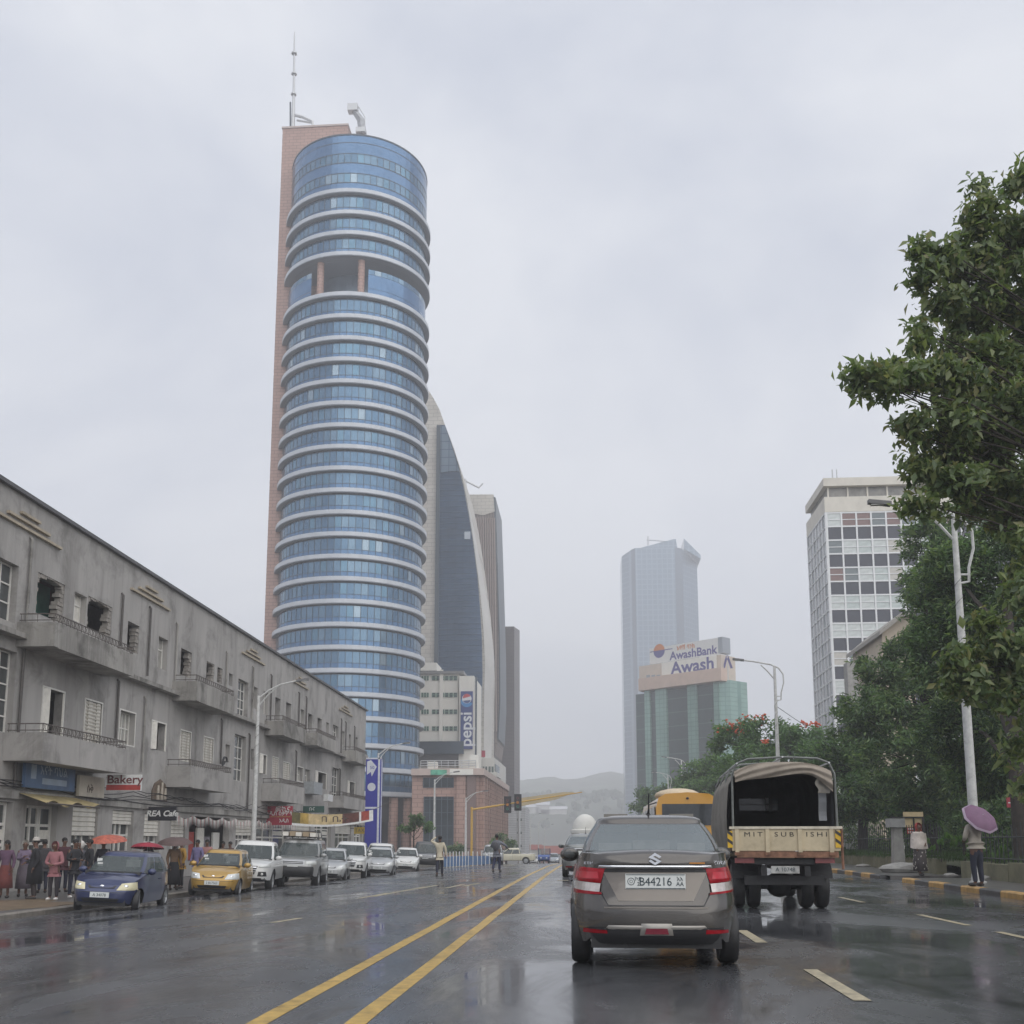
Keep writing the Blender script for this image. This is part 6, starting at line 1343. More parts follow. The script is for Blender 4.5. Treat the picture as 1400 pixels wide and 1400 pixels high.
# ================================================================== traffic signal with long yellow arm
Y = 120.0; p0 = onY(645, 1107, Y); zb = gz(p0.x, Y); SY = pm('signal_yellow', (.55, .33, .06), .5, var=.15)
t = wthing('traffic_signal', 'yellow traffic signal with a long sloping arm over the junction', 'traffic signal', (p0.x, Y, zb))
MB().tube([(p0.x, Y, zb), (p0.x, Y, p0.z+.3)], .14, 8).build('pole', SY, t); 
a0, a1 = onY(645, 1107, Y), onY(796, 1083, Y); MB().tube([a0, a1], [.14, .06], 6).build('arm', SY, t)
for px, py in ((694, 1100), (708, 1097)):
    c = onY(px, py, Y-.2); hd = MB().box(c.x-.24, Y-.35, c.z-.75, c.x+.24, Y-.1, c.z+.75).build('signal_head', TRIM, t)
    MB().box(c.x-.42, Y-.10, c.z-.95, c.x+.42, Y-.07, c.z+.95).build('backboard', BLACK, hd)
    for k, mc in enumerate((LAMPR, LAMPO, pm('dull_green', (.02, .12, .08), .4))): MB().lathe([(.17, 0), (.17, -.12), (.15, -.12), (.13, -.02), (.001, -.03)], 12, (c.x, Y-.36, c.z+.48-.48*k), 'Y').build('lens', mc if k else pm('lens_off', (.10, .03, .03), .4), hd)
Y2 = 185.0; b0, b1, b2 = onY(708, 1103, Y2), onY(712, 1091, Y2), onY(786, 1083, Y2); t = wthing('billboard_gantry', 'broad pale yellow gantry beam beyond the traffic signal', 'gantry', (b0.x, Y2, gz(b0.x, Y2)))
MB().prism([b0, onY(760, 1093, Y2), b2, onY(770, 1083, Y2), b1], (0, .5, 0)).build('beam', pm('gantry_sand', (.55, .44, .24), .6, var=.12, scale=.4), t, fix=True); MB().tube([(b0.x+.2, Y2+.25, gz(b0.x, Y2)), (b0.x+.2, Y2+.25, b1.z)], .25, 8).build('post', STEEL, t)
# ================================================================== blue pedestrian fence
FB = pm('fence_blue', (.08, .17, .34), .5, var=.2, scale=3); pts = [onG(606, 1187), onG(640, 1184.5), onG(683, 1182)]
t = wthing('pedestrian_fence', 'blue panel fence with white posts at the junction corner', 'fence', pts[0])
N_ = 16
for k in range(N_):
    u = k/N_*2; i = int(u); f = u-i; a = lerp(pts[i], pts[i+1], f); u2 = (k+1)/N_*2; i2 = min(1, int(u2-1e-6)); b = lerp(pts[i2], pts[i2+1], u2-i2)
    a.z, b.z = gz(a.x, a.y), gz(b.x, b.y); d = (b-a)
    MB().prism([a+Vector((0, 0, .08)), a+d*.94+Vector((0, 0, .08)), a+d*.94+Vector((0, 0, .80)), a+Vector((0, 0, .80))], (0, .04, 0)).build('panel', FB, t, fix=True)
    MB().tube([a, a+Vector((0, 0, 1.15))], .045, 6).build('post', WHITEP, t)
# ================================================================== white dome pavilion at the road end
Y = 128.0; c = onY(800, 1136, Y); zb = gz(c.x, Y); r = 19.5*Y/F
t = wthing('dome_pavilion', 'white domed pavilion standing over the road end', 'pavilion', (c.x, Y, zb))
DM = pm('dome_white', (.66, .65, .60), .5, var=.08, scale=1); MB().lathe([(r*math.cos(k*math.pi/16)*.86, c.z+.2+r*1.05*math.sin(k*math.pi/16)) for k in range(9)], 24, (c.x, Y, 0)).build('dome', DM, t, smooth=True)
MB().lathe([(.0, c.z-.35), (r, c.z-.35), (r*1.02, c.z-.2), (r*1.02, c.z+.1), (r*.86, c.z+.21)], 24, (c.x, Y, 0)).build('rim', DM, t, smooth=30); MB().lathe([(r*.8, zb), (r*.8, c.z-.35)], 20, (c.x, Y, 0)).build('drum', pm('drum_pink', (.42, .30, .28), .6), t)
# ================================================================== right roadside: wall, fence, gate
WX = lambda y: 11.15+(y-25)*.045
STN = pm('mossy_wall', (.20, .19, .12), .8, var=.3, scale=2, stain=.5, bump=.3); wl_ = wthing('low_wall', 'low mossy concrete wall along the park pavement', 'wall', (11.4, 30, .14))
for k in range(9):
    y0 = 17+k*2.1 if k < 8 else 36.5; y1 = y0+2.07
    MB().prism([(WX(y0), y0, .10), (WX(y0)+.35, y0, .10), (WX(y1)+.35, y1, .10), (WX(y1), y1, .10)], (0, 0, .50+.03*(k % 3))).build('wall_block', STN, wl_, fix=True)
for k in range(8): y0 = 38.8+k*2.3; MB().prism([(WX(y0), y0, .10), (WX(y0)+.35, y0, .10), (WX(y0+2.25), y0+2.25, .10), (WX(y0+2.25)-.35+.7, y0+2.25, .10)], (0, 0, .55)).build('wall_block', STN, wl_, fix=True)
m = MB(); m.grid(lambda u, v: (WX(lerp(10, 70, v))+.36+lerp(0, 60, u), lerp(10, 70, v), .42+.35*min(1, u*10)+.05*math.sin(v*60+u*9)), 14, 30)
struct(m.build('garden_bank', pm('garden_soil', (.06, .065, .035), .9, var=.4, scale=1)))
IRON = pm('dark_iron', (.035, .038, .04), .6, var=.3); t = wthing('picket_fence', 'dark iron picket fence on the low wall', 'fence', (WX(40)+.2, 40, .6))
for k in range(110):
    y = 17.4+k*.36
    if 33.2 < y < 36.4: continue
    h_ = .95+.25*((k*7) % 5)/5 if y < 33 else 1.25; x = WX(y)+.18; MB().tube([(x, y, .55), (x, y, .6+h_)], .014, 4).build('picket', IRON, t)
for z in (.75, 1.35): MB().tube([(WX(17)+.18, 17.3, z), (WX(33)+.18, 33, z)], .018, 4).build('rail', IRON, t); MB().tube([(WX(36.6)+.18, 36.6, z), (WX(57)+.18, 57, z)], .018, 4).build('rail', IRON, t)
t = wthing('gate_post', 'rough grey stone gate post behind the person in the shawl', 'gate post', (WX(39)+1.0, 39.5, .4)); a = onY(1224, 1172, 39.5); b = onY(1233, 1125, 39.5)
MB().prism([(a.x-.05, 39.5, .3), (b.x+.06, 39.5, .3), (b.x, 39.5, b.z), (a.x+.03, 39.5, b.z-.05)], (0, .4, 0)).build('shaft', CONC, t, fix=True); a = onY(1216, 1131, 39.5); MB().box(a.x, 39.4, a.z, onY(1236, 1118, 39.5).x, 40, onY(1236, 1119, 39.5).z).build('capstone', pm('grey_stone', (.34, .34, .33), .8, var=.2, scale=4), t)
Y = 42.0; t = wthing('gate_sign', 'cream and red notice board in a black frame at the park gate', 'sign', (onY(1250, 1150, Y).x, Y, .4))
a, b = onY(1236, 1131, Y), onY(1262, 1110, Y); MB().box(a.x, Y, a.z, b.x, Y+.05, b.z).build('panel', pm('notice_cream', (.55, .43, .25), .6, var=.15, scale=3), t); a2, b2 = onY(1240, 1140, Y), onY(1262, 1131.5, Y); MB().box(a2.x, Y, a2.z, b2.x, Y+.05, b2.z).build('red_panel', pm('notice_red', (.42, .07, .05), .6), t)
f0, f1 = onY(1217, 1118.5, Y), onY(1262, 1116.5, Y); MB().box(f0.x, Y-.06, f0.z, f1.x, Y-.01, f1.z).box(f1.x-.05, Y-.06, .4, f1.x+.02, Y-.01, f0.z-.002).build('frame', TRIM, t); MB().box(a.x+.35, Y-.05, a2.z, a.x+.40, Y-.002, f0.z-.002).build('frame_post', TRIM, t)
for k in range(2): MB().box(a2.x+.05, Y-.012, a2.z+.05+.12*k, b2.x-.06, Y-.004, a2.z+.09+.12*k).build('print_line', WHITEP, t)
Y = 33.5; a, b = onY(1377, 1104, Y), onY(1392, 1090, Y); t = wthing('red_notice', 'red notice board hanging on the dark park trunk', 'sign', (a.x, Y, a.z)); MB().box(a.x, Y, a.z, b.x, Y+.04, b.z).build('panel', RED, t); MB().box(a.x+.04, Y-.006, lerp(a.z, b.z, .40), b.x-.04, Y-.002, lerp(a.z, b.z, .52)).build('white_line', WHITEP, t); MB().tube([(b.x-.1, Y+.06, .5), (b.x-.1, Y+.06, b.z)], .03, 5).build('post', RAIL, t)
Y = 66.0; t = wthing('striped_kiosk', 'white slatted kiosk behind the park fence', 'kiosk', (onY(1165, 1150, Y).x, Y, .5))
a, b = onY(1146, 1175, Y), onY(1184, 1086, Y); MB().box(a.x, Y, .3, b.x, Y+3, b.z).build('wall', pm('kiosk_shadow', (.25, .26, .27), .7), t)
for k in range(13): x = lerp(a.x, b.x-.16, k/12); MB().box(x, Y-.06, .4, x+.13, Y-.004, b.z+.02*(k % 2)).build('slat', WHITEP, t)
# rubble by the wall
for k, (px, py, s_, lb) in enumerate(((1240, 1193, .55, 'flat grey boulder beside the person in the shawl'), (1252, 1191, .25, 'small round stone on the flat boulder side'), (1312, 1180, .22, 'brown broken brick lump against the low wall'), (1325, 1186, .2, 'dark stone lying below the brick lump'), (1374, 1203, .2, 'pale pebble near the purple umbrella holder'), (1318, 1198, .16, 'grey stone between the lamp base and the wall'))):
    p = onG(px, py, .14); m = MB().ball((0, 0, s_*.25), (s_*1.5, s_*.8, s_*.42), 9, 6); q = random.Random(k); m.v = [(x*q.uniform(.85, 1.15), y*q.uniform(.85, 1.15), max(.0, z*q.uniform(.9, 1.1))) for x, y, z in m.v]
    o = m.build('rubble_stone', CONC if k != 2 else RUST, loc=(min(p.x, WX(p.y)-s_*1.2), p.y, .14)); tag(o, lb, 'stone')
# ================================================================== foliage
def leaf_mesh(name, C, D, Nn, Ls, Ws, mats, mi, parent, fold=.25):
    """many small folded leaves: centre, direction, normal, length, width"""
    n = len(C); S = np.cross(D, Nn); S /= np.linalg.norm(S, axis=1, keepdims=True)+1e-9
    U = np.cross(S, D); Ls = Ls[:, None]; Ws = Ws[:, None]
    V = np.stack([C-D*Ls*.5, C+S*Ws*.5+U*Ws*fold-D*Ls*.05, C+D*Ls*.5-U*Ls*.12, C-S*Ws*.5+U*Ws*fold-D*Ls*.05], axis=1).reshape(-1, 3)
    idx = np.arange(n)[:, None]*4; T = np.concatenate([idx+np.array([[0, 1, 2]]), idx+np.array([[0, 2, 3]])], axis=1).reshape(-1)
    me = bpy.data.meshes.new(name); me.vertices.add(n*4); me.vertices.foreach_set('co', V.astype(np.float32).ravel()); me.loops.add(n*6); me.loops.foreach_set('vertex_index', T.astype(np.int32))
    me.polygons.add(n*2); me.polygons.foreach_set('loop_start', np.arange(0, n*6, 3, dtype=np.int32))
    for q in mats: me.materials.append(q)
    me.polygons.foreach_set('material_index', np.repeat(mi, 2).astype(np.int32)); me.update(calc_edges=True)
    return put(name, me, parent)
def leafmat(name, c, rough=.45):
    m = pm(name, c, rough, var=.35, scale=2.5, spec=.5)
    b = m.node_tree.nodes['Principled BSDF']; b.inputs['Subsurface Weight'].default_value = 0
    nt = m.node_tree; tr = nt.nodes.new('ShaderNodeBsdfTranslucent'); tr.inputs[0].default_value = (min(1, c[0]*1.6), min(1, c[1]*1.7), c[2]*1.0, 1); ms = nt.nodes.new('ShaderNodeMixShader'); ms.inputs[0].default_value = .38
    nt.links.new(b.outputs[0], ms.inputs[1]); nt.links.new(tr.outputs[0], ms.inputs[2]); nt.links.new(ms.outputs[0], nt.nodes['Material Output'].inputs[0]); return m
BARK = pm('bark', (.038, .031, .025), .9, var=.4, scale=8, bump=.6, bscale=25)
rng = np.random.default_rng(5)
def blobs3(lst): return [(np.array(onY(x, y, Y)), rx*Y/F, ry*Y/F, max(rx, ry)*Y/F*dz) for x, y, rx, ry, Y, dz in lst]
def crown_points(bl, per, clump=True):
    """points in clumps spread over each bough, with their outward direction"""
    P, O = [], []
    for c, rx, rz, ry in bl:
        n = max(8, int(per*rx*rz)); m = max(4, int(n/14)); d = rng.normal(size=(m, 3)); d /= np.linalg.norm(d, axis=1, keepdims=True)
        r = rng.uniform(.30, 1.02, m)**.6; S = c+d*r[:, None]*np.array([rx, ry, rz]); w_ = rng.uniform(.16, .30, m)
        k = rng.integers(0, m, n); e = rng.normal(size=(n, 3)); e /= np.linalg.norm(e, axis=1, keepdims=True)
        P.append(S[k]+e*(rng.uniform(.2, 1, n)**.5*w_[k])[:, None]*np.array([rx, ry, rz*.62])*1.15); O.append(e*.7+d[k]*.5+np.array([0, 0, .15]))
    return np.concatenate(P), np.concatenate(O)
def limbs(t, base, bl, r0, top, seed=1, extra=2):
    q = random.Random(seed); b = Vector(base); tp = Vector(top)
    MB().tube([b, lerp(b, tp, .35)+Vector((q.uniform(-.1, .1), 0, 0)), lerp(b, tp, .7)+Vector((q.uniform(-.15, .15), 0, 0)), tp], [r0, r0*.8, r0*.62, r0*.35], 9).build('trunk', BARK, t, smooth=50)
    for c, rx, rz, ry in bl:
        c = Vector(c); s = lerp(b, tp, min(.95, max(.35, (c.z-b.z)/(tp.z-b.z+.01)*.7))); mid = lerp(s, c, .5)+Vector((q.uniform(-.2, .2), q.uniform(-.2, .2), q.uniform(.0, .4)))
        m1, m2 = lerp(s, mid, .5)+Vector((q.uniform(-.2, .2), q.uniform(-.2, .2), q.uniform(-.25, .25))), lerp(mid, c, .5)+Vector((q.uniform(-.2, .2), q.uniform(-.2, .2), q.uniform(-.2, .25)))
        L = MB().tube([s, m1, mid, m2, c], [r0*.34, r0*.28, r0*.22, r0*.15, r0*.08], 6)
        for k in range(extra+2):
            e = c+Vector((q.uniform(-1, 1)*rx*.8, q.uniform(-1, 1)*ry*.8, q.uniform(-.7, .8)*rz)); L.tube([lerp(mid, c, q.uniform(.2, .9)), lerp(mid, e, .7), e], [r0*.10, r0*.06, r0*.03], 4)
        L.build('limb', BARK, t, smooth=50)
def spray_tree(name, label, base, top, r0, lst, per, ln, wd, cols, seed, flat=.5, group=None, flowers=None):
    z = Vector(base); t = wthing(name, label, 'tree', base, group); bl = blobs3(lst); limbs(t, base, bl, r0, top, seed)
    P, O = crown_points(bl, per); n = len(P); K = 7
    # each tuft point carries K narrow sprays fanned outward
    C = np.repeat(P, K, 0)+rng.normal(size=(n*K, 3))*ln*.55; D = np.repeat(O, K, 0)*.8+rng.normal(size=(n*K, 3))*.75+np.array([0, 0, -.12]); D[:, 2] *= flat+.3; D /= np.linalg.norm(D, axis=1, keepdims=True)
    Nn = rng.normal(size=(n*K, 3))*.5+np.array([0, -.2, 1.0]); Nn /= np.linalg.norm(Nn, axis=1, keepdims=True)
    mi = np.repeat(rng.integers(0, len(cols), n), K)
    leaf_mesh('crown', C, D, Nn, ln*rng.uniform(.6, 1.3, n*K), wd*rng.uniform(.7, 1.3, n*K), cols, mi, t)['kind'] = 'stuff'
    if flowers:
        f = MB(); q = random.Random(seed)
        for px, py, Y, s_ in flowers:
            for k in range(int(s_*3)): p = onY(px+q.gauss(0, s_*.8), py+q.gauss(0, s_*.4), Y+q.uniform(-.9, .3)); f.ball(p, (.12*q.uniform(.5, 1.2), .09, .07*q.uniform(.6, 1.3)), 5, 3)
        f.build('blossom', pm('tulip_orange', (.55, .09, .03), .6, var=.3, scale=5), t)['kind'] = 'stuff'
    return t
DG = [leafmat('juniper_dark', (0.0865, 0.1504, 0.0683)), leafmat('juniper_mid', (0.1184, 0.1959, 0.0819)), leafmat('juniper_olive', (0.1640, 0.2279, 0.0957)), leafmat('juniper_black', (0.0474, 0.0838, 0.0437))]
MG = [leafmat('canopy_green', (0.0910, 0.1723, 0.0607)), leafmat('canopy_light', (0.1318, 0.2228, 0.0770)), leafmat('canopy_dark', (0.0567, 0.1115, 0.0446))]
G1 = 'dark trees behind the park fence'
spray_tree('park_tree', 'dark feathery tree with a bare trunk behind the purple umbrella holder', (12.6, 31.5, .6), (13.2, 33, 9.6), .30, [(1300, 790, 55, 50, 36, .8), (1375, 770, 60, 60, 35, .8), (1340, 860, 75, 55, 36, .8), (1395, 880, 50, 70, 34, .8), (1290, 900, 55, 45, 36, .8), (1370, 970, 70, 60, 35, .8), (1310, 1000, 50, 45, 36, .8), (1410, 1040, 50, 50, 34, .8), (1350, 1050, 60, 40, 36, .7)], 330, .26, .07, DG, 3, group=G1)
spray_tree('park_tree', 'dark spreading tree between the office block and the tall lamp', (15.8, 50, .6), (16.5, 51, 12.5), .34, [(1275, 740, 42, 36, 50, .8), (1268, 800, 40, 36, 50, .8), (1320, 730, 45, 45, 52, .8), (1255, 870, 44, 36, 50, .8), (1215, 915, 42, 34, 50, .8), (1300, 880, 60, 60, 52, .8), (1270, 960, 65, 48, 50, .8), (1200, 985, 46, 45, 49, .8), (1240, 1040, 66, 45, 48, .8), (1310, 1060, 50, 50, 47, .8)], 190, .32, .09, DG, 4, group=G1)
spray_tree('park_tree', 'lower dark tree with drooping boughs beside the truck hood', (14.5, 57, .6), (15.0, 58, 8.5), .28, [(1175, 1000, 38, 36, 58, .8), (1150, 1045, 40, 34, 57, .8), (1200, 1075, 55, 40, 56, .8), (1165, 1095, 48, 28, 55, .7), (1260, 1105, 50, 28, 50, .7)], 170, .36, .11, DG+[MG[0]], 5, group=G1)
spray_tree('tulip_tree', 'green tree topped with orange blossom beyond the truck', (15.5, 82, .3), (15.8, 82, 9), .26, [(1050, 1010, 42, 30, 82, .8), (1010, 1015, 40, 26, 84, .8), (1085, 1020, 45, 32, 80, .8), (1030, 1045, 50, 28, 80, .8), (1120, 1040, 46, 36, 78, .8)], 80, .42, .16, MG, 6, flowers=[(1003, 993, 83.4, 12), (1025, 985, 83, 9), (1040, 981, 82, 6), (1012, 1000, 83, 8), (1102, 989, 79, 6), (1118, 990, 78, 5), (1045, 1014, 79, 4)])
spray_tree('roadside_tree', 'round hazy tree before the green bank building', (15.8, 112, -.4), (15.9, 112, 7.5), .25, [(985, 1055, 34, 30, 110, .8), (950, 1062, 34, 28, 114, .8), (975, 1085, 45, 24, 110, .8)], 44, .52, .22, MG, 7)
spray_tree('roadside_tree', 'small hazy tree at the foot of the far skyscraper', (13.5, 150, -1.2), (13.6, 150, 6), .22, [(915, 1085, 24, 24, 150, .8), (895, 1095, 22, 22, 155, .8), (880, 1100, 16, 20, 165, .8)], 30, .6, .26, MG+DG[:1], 8)
p = onY(566, 1150, 95); spray_tree('street_tree', 'small bushy tree at the foot of the round tower', (p.x, 95, gz(p.x, 95)), (p.x, 95, onY(566, 1125, 95).z), .10, [(558, 1128, 13, 8, 95, .9), (577, 1126, 14, 9, 95, .9), (567, 1121, 12, 7, 95, .9), (588, 1133, 9, 9, 95, .9)], 150, .28, .12, MG, 9)
p = onY(692, 1160, 130); spray_tree('street_palm', 'dark bushy palm beside the grey tiled block', (p.x, 130, gz(p.x, 130)), (p.x, 130, onY(690, 1145, 130).z), .14, [(688, 1148, 14, 7, 130, .9), (700, 1153, 11, 8, 128, .9), (672, 1157, 9, 7, 126, .9), (625, 1160, 14, 8, 126, .9)], 70, .45, .13, DG, 10)
p = onY(1290, 1150, 38); sh = wthing('flowering_bush', 'bright green leafy bush behind the low wall', 'bush', (p.x, 36, .7))
P, O = crown_points(blobs3([(1275, 1158, 22, 12, 36, 1), (1300, 1152, 26, 14, 36, 1), (1325, 1160, 22, 12, 35, 1), (1365, 1165, 26, 10, 33, 1)]), 260); n = len(P); D = O*.5+rng.normal(size=(n, 3))*.4+np.array([0, 0, .7]); D /= np.linalg.norm(D, axis=1, keepdims=True); Nn = rng.normal(size=(n, 3))+np.array([0, -1, .3]); Nn /= np.linalg.norm(Nn, axis=1, keepdims=True)
leaf_mesh('leaves', P, D, Nn, rng.uniform(.18, .38, n), rng.uniform(.05, .10, n), [leafmat('bush_green', (.07, .15, .03)), leafmat('bush_lime', (.10, .19, .04))], rng.integers(0, 2, n), sh)['kind'] = 'stuff'
MB().tube([(p.x, 36, .6), (p.x, 36, 1.2)], .05, 5).build('stem', BARK, sh)
# grass on the bank
n = 16000; P = np.stack([rng.uniform(11.6, 17, n), rng.uniform(17, 60, n), np.full(n, .72)], 1); D = rng.normal(size=(n, 3))*.35+np.array([0, 0, 1.]); D /= np.linalg.norm(D, axis=1, keepdims=True); Nn = rng.normal(size=(n, 3)); Nn /= np.linalg.norm(Nn, axis=1, keepdims=True)
tag(leaf_mesh('grass', P, D, Nn, rng.uniform(.12, .40, n), rng.uniform(.015, .03, n), [leafmat('grass_green', (.05, .10, .025)), leafmat('grass_dark', (.035, .065, .02))], rng.integers(0, 2, n), None), 'rough grass on the park bank behind the fence', 'grass', kind='stuff')
# understorey that closes the park behind the fence
P, O = crown_points([(np.array([22+k*3.0, 62+((k*37) % 17), 2.4]), 4.2, 2.6+.9*(k % 3), 3.5) for k in range(12)]+[(np.array([17.5+(k % 3)*2.5, 34+k*3.4, 2.0]), 2.2, 2.0, 2.2) for k in range(10)]+[(np.array([21+(k % 4)*6, 24+k*3.6, 2.2]), 3.4, 2.2+.5*(k % 3), 3) for k in range(10)], 85); n = len(P)*6
C = np.repeat(P, 6, 0)+rng.normal(size=(n, 3))*.25; D = rng.normal(size=(n, 3)); D /= np.linalg.norm(D, axis=1, keepdims=True); Nn = rng.normal(size=(n, 3))+np.array([0, 0, .8]); Nn /= np.linalg.norm(Nn, axis=1, keepdims=True)
tag(leaf_mesh('undergrowth', C, D, Nn, rng.uniform(.2, .42, n), rng.uniform(.07, .16, n), DG, rng.integers(0, 4, n), None), 'dark undergrowth filling the park behind the fence', 'undergrowth', kind='stuff')
# ---------------------------------------------------------------- near broad-leaved tree
BL = [leafmat('broad_leaf_%d' % i, c, .35) for i, c in enumerate([(.125, .175, .070), (.155, .205, .080), (.190, .225, .088), (.090, .135, .056), (.21, .205, .09)])]
lst = [(1405, 290, 34, 55, 21, .9), (1330, 465, 46, 34, 21.3, .9), (1390, 470, 50, 44, 21.6, .9), (1300, 385, 40, 30, 21.2, .9), (1320, 560, 50, 36, 21.3, .9), (1375, 590, 46, 50, 21.8, .9), (1395, 340, 44, 40, 21.8, .9), (1400, 240, 22, 26, 21, .9), (1320, 640, 46, 40, 21.4, .9), (1395, 700, 34, 40, 21.6, .9), (1350, 690, 40, 24, 21.4, .9), (1215, 525, 46, 22, 20.4, .8), (1270, 350, 22, 16, 20.6, .9), (1345, 300, 34, 26, 21, .9), (1262, 470, 22, 16, 20.6, .9), (1250, 590, 24, 26, 20.5, .9), (1170, 512, 18, 9, 20, .8), (1265, 690, 26, 16, 20.4, .9), (1335, 260, 12, 14, 21.3, .9), (1345, 335, 42, 34, 21, .9), (1300, 345, 26, 20, 20.5, .9), (1272, 385, 24, 22, 20.5, .9), (1320, 410, 48, 40, 21, .9), (1385, 400, 48, 60, 21.5, .9), (1255, 445, 14, 10, 20.5, .9), (1188, 512, 26, 12, 20, .8), (1230, 530, 36, 22, 20, .8), (1290, 520, 46, 32, 20.5, .9), (1350, 510, 50, 48, 21, .9), (1400, 540, 40, 60, 21, .9), (1285, 590, 38, 36, 20.5, .9), (1345, 610, 52, 46, 21, .9), (1252, 645, 26, 26, 20.5, .9), (1300, 665, 36, 28, 20.5, .9), (1370, 660, 46, 28, 21, .9), (1410, 650, 30, 60, 21, .9), (1330, 905, 30, 30, 20, .8), (1375, 880, 40, 36, 20, .8), (1305, 935, 18, 18, 20, .8), (1360, 945, 40, 28, 20, .8), (1405, 830, 26, 46, 20, .8), (1408, 930, 24, 60, 20, .8), (1395, 760, 16, 40, 20.5, .8), (1410, 1030, 20, 60, 20, .8)]
bt_ = wthing('broadleaf_tree', 'large broad-leaved tree reaching over the park pavement and its lamp', 'tree', (12.6, 21, .3)); bl = blobs3(lst)
limbs(bt_, (12.6, 21, .3), bl, .12, (11.8, 21, 14.5), 12, 0)
P, O = crown_points(bl, 260); K = 13; n = len(P)
C = np.repeat(P, K, 0)+rng.normal(size=(n*K, 3))*.13; D = np.repeat(O, K, 0)*.5+rng.normal(size=(n*K, 3))*.75+np.array([0, 0, -.45]); D /= np.linalg.norm(D, axis=1, keepdims=True); Nn = rng.normal(size=(n*K, 3))*.55+np.repeat(O, K, 0)*.7+np.array([-.15, -.45, .55]); Nn /= np.linalg.norm(Nn, axis=1, keepdims=True); mi = np.where(rng.random(n*K) < .6, np.repeat(rng.integers(0, 4, n), K), rng.integers(0, 5, n*K))
near = np.argsort(C[:, 1]+rng.uniform(0, .6, n*K))[:300]; far = np.setdiff1d(np.arange(n*K), near)
L_ = .19*rng.uniform(.45, 1.5, n*K); W_ = L_*rng.uniform(.42, .55, n*K)
leaf_mesh('crown', C[far], D[far], Nn[far], L_[far], W_[far], BL, mi[far], bt_, .18)['kind'] = 'stuff'
lf = [leaf_mesh('leaf', np.zeros((1, 3)), np.array([[0, 1., 0]]), np.array([[0, 0, 1.]]), np.array([.23]), np.array([.11]), [x], np.zeros(1), None, .18) for x in BL]
lfm = [o.data for o in lf]
for o in lf: bpy.data.objects.remove(o)
for i in near:
    d, nn = Vector(D[i]), Vector(Nn[i]); s = d.cross(nn).normalized(); u = s.cross(d); o = put('leaf', lfm[int(mi[i])], bt_)
    M_ = Matrix((s, d, u)).transposed().to_4x4(); M_.translation = C[i]; o.matrix_basis = M_
# ================================================================== people and umbrellas
SKIN = [pm('skin_brown', (.13, .065, .04), .55, var=.1), pm('skin_dark', (.075, .038, .025), .55, var=.1)]
HAIR = pm('hair_black', (.012, .01, .01), .7, var=.3, scale=30, bump=.4); SHOEW = pm('shoe_white', (.62, .60, .57), .5); SHOED = pm('shoe_dark', (.03, .025, .022), .5)
def cloth(n, c): return pm('cloth_'+n, c, .85, var=.18, scale=7, bump=.25, bscale=30)
PEND = []
def skin(name, nodes, edges, mat, parent, sub=1):
    ks = list(nodes); ix = {k: i for i, k in enumerate(ks)}; me = bpy.data.meshes.new(name); me.from_pydata([nodes[k][0] for k in ks], [(ix[a], ix[b]) for a, b in edges], []); me.materials.append(mat)
    o = put(name, me, parent); md = o.modifiers.new('skin', 'SKIN'); md.use_smooth_shade = True
    o.modifiers.new('sub', 'SUBSURF').levels = sub; o.modifiers['sub'].render_levels = sub
    adj = {i: [] for i in range(len(ks))}
    for a, b in edges: adj[ix[a]].append(ix[b]); adj[ix[b]].append(ix[a])
    lay = me.skin_vertices[0].data; seen = set()
    for i, k in enumerate(ks):
        r = nodes[k][1]; lay[i].radius = r if isinstance(r, tuple) else (r, r)
        if i not in seen:
            lay[i].use_root = True; st = [i]
            while st:
                j = st.pop()
                if j not in seen: seen.add(j); st += adj[j]
    PEND.append((o, mat)); return o
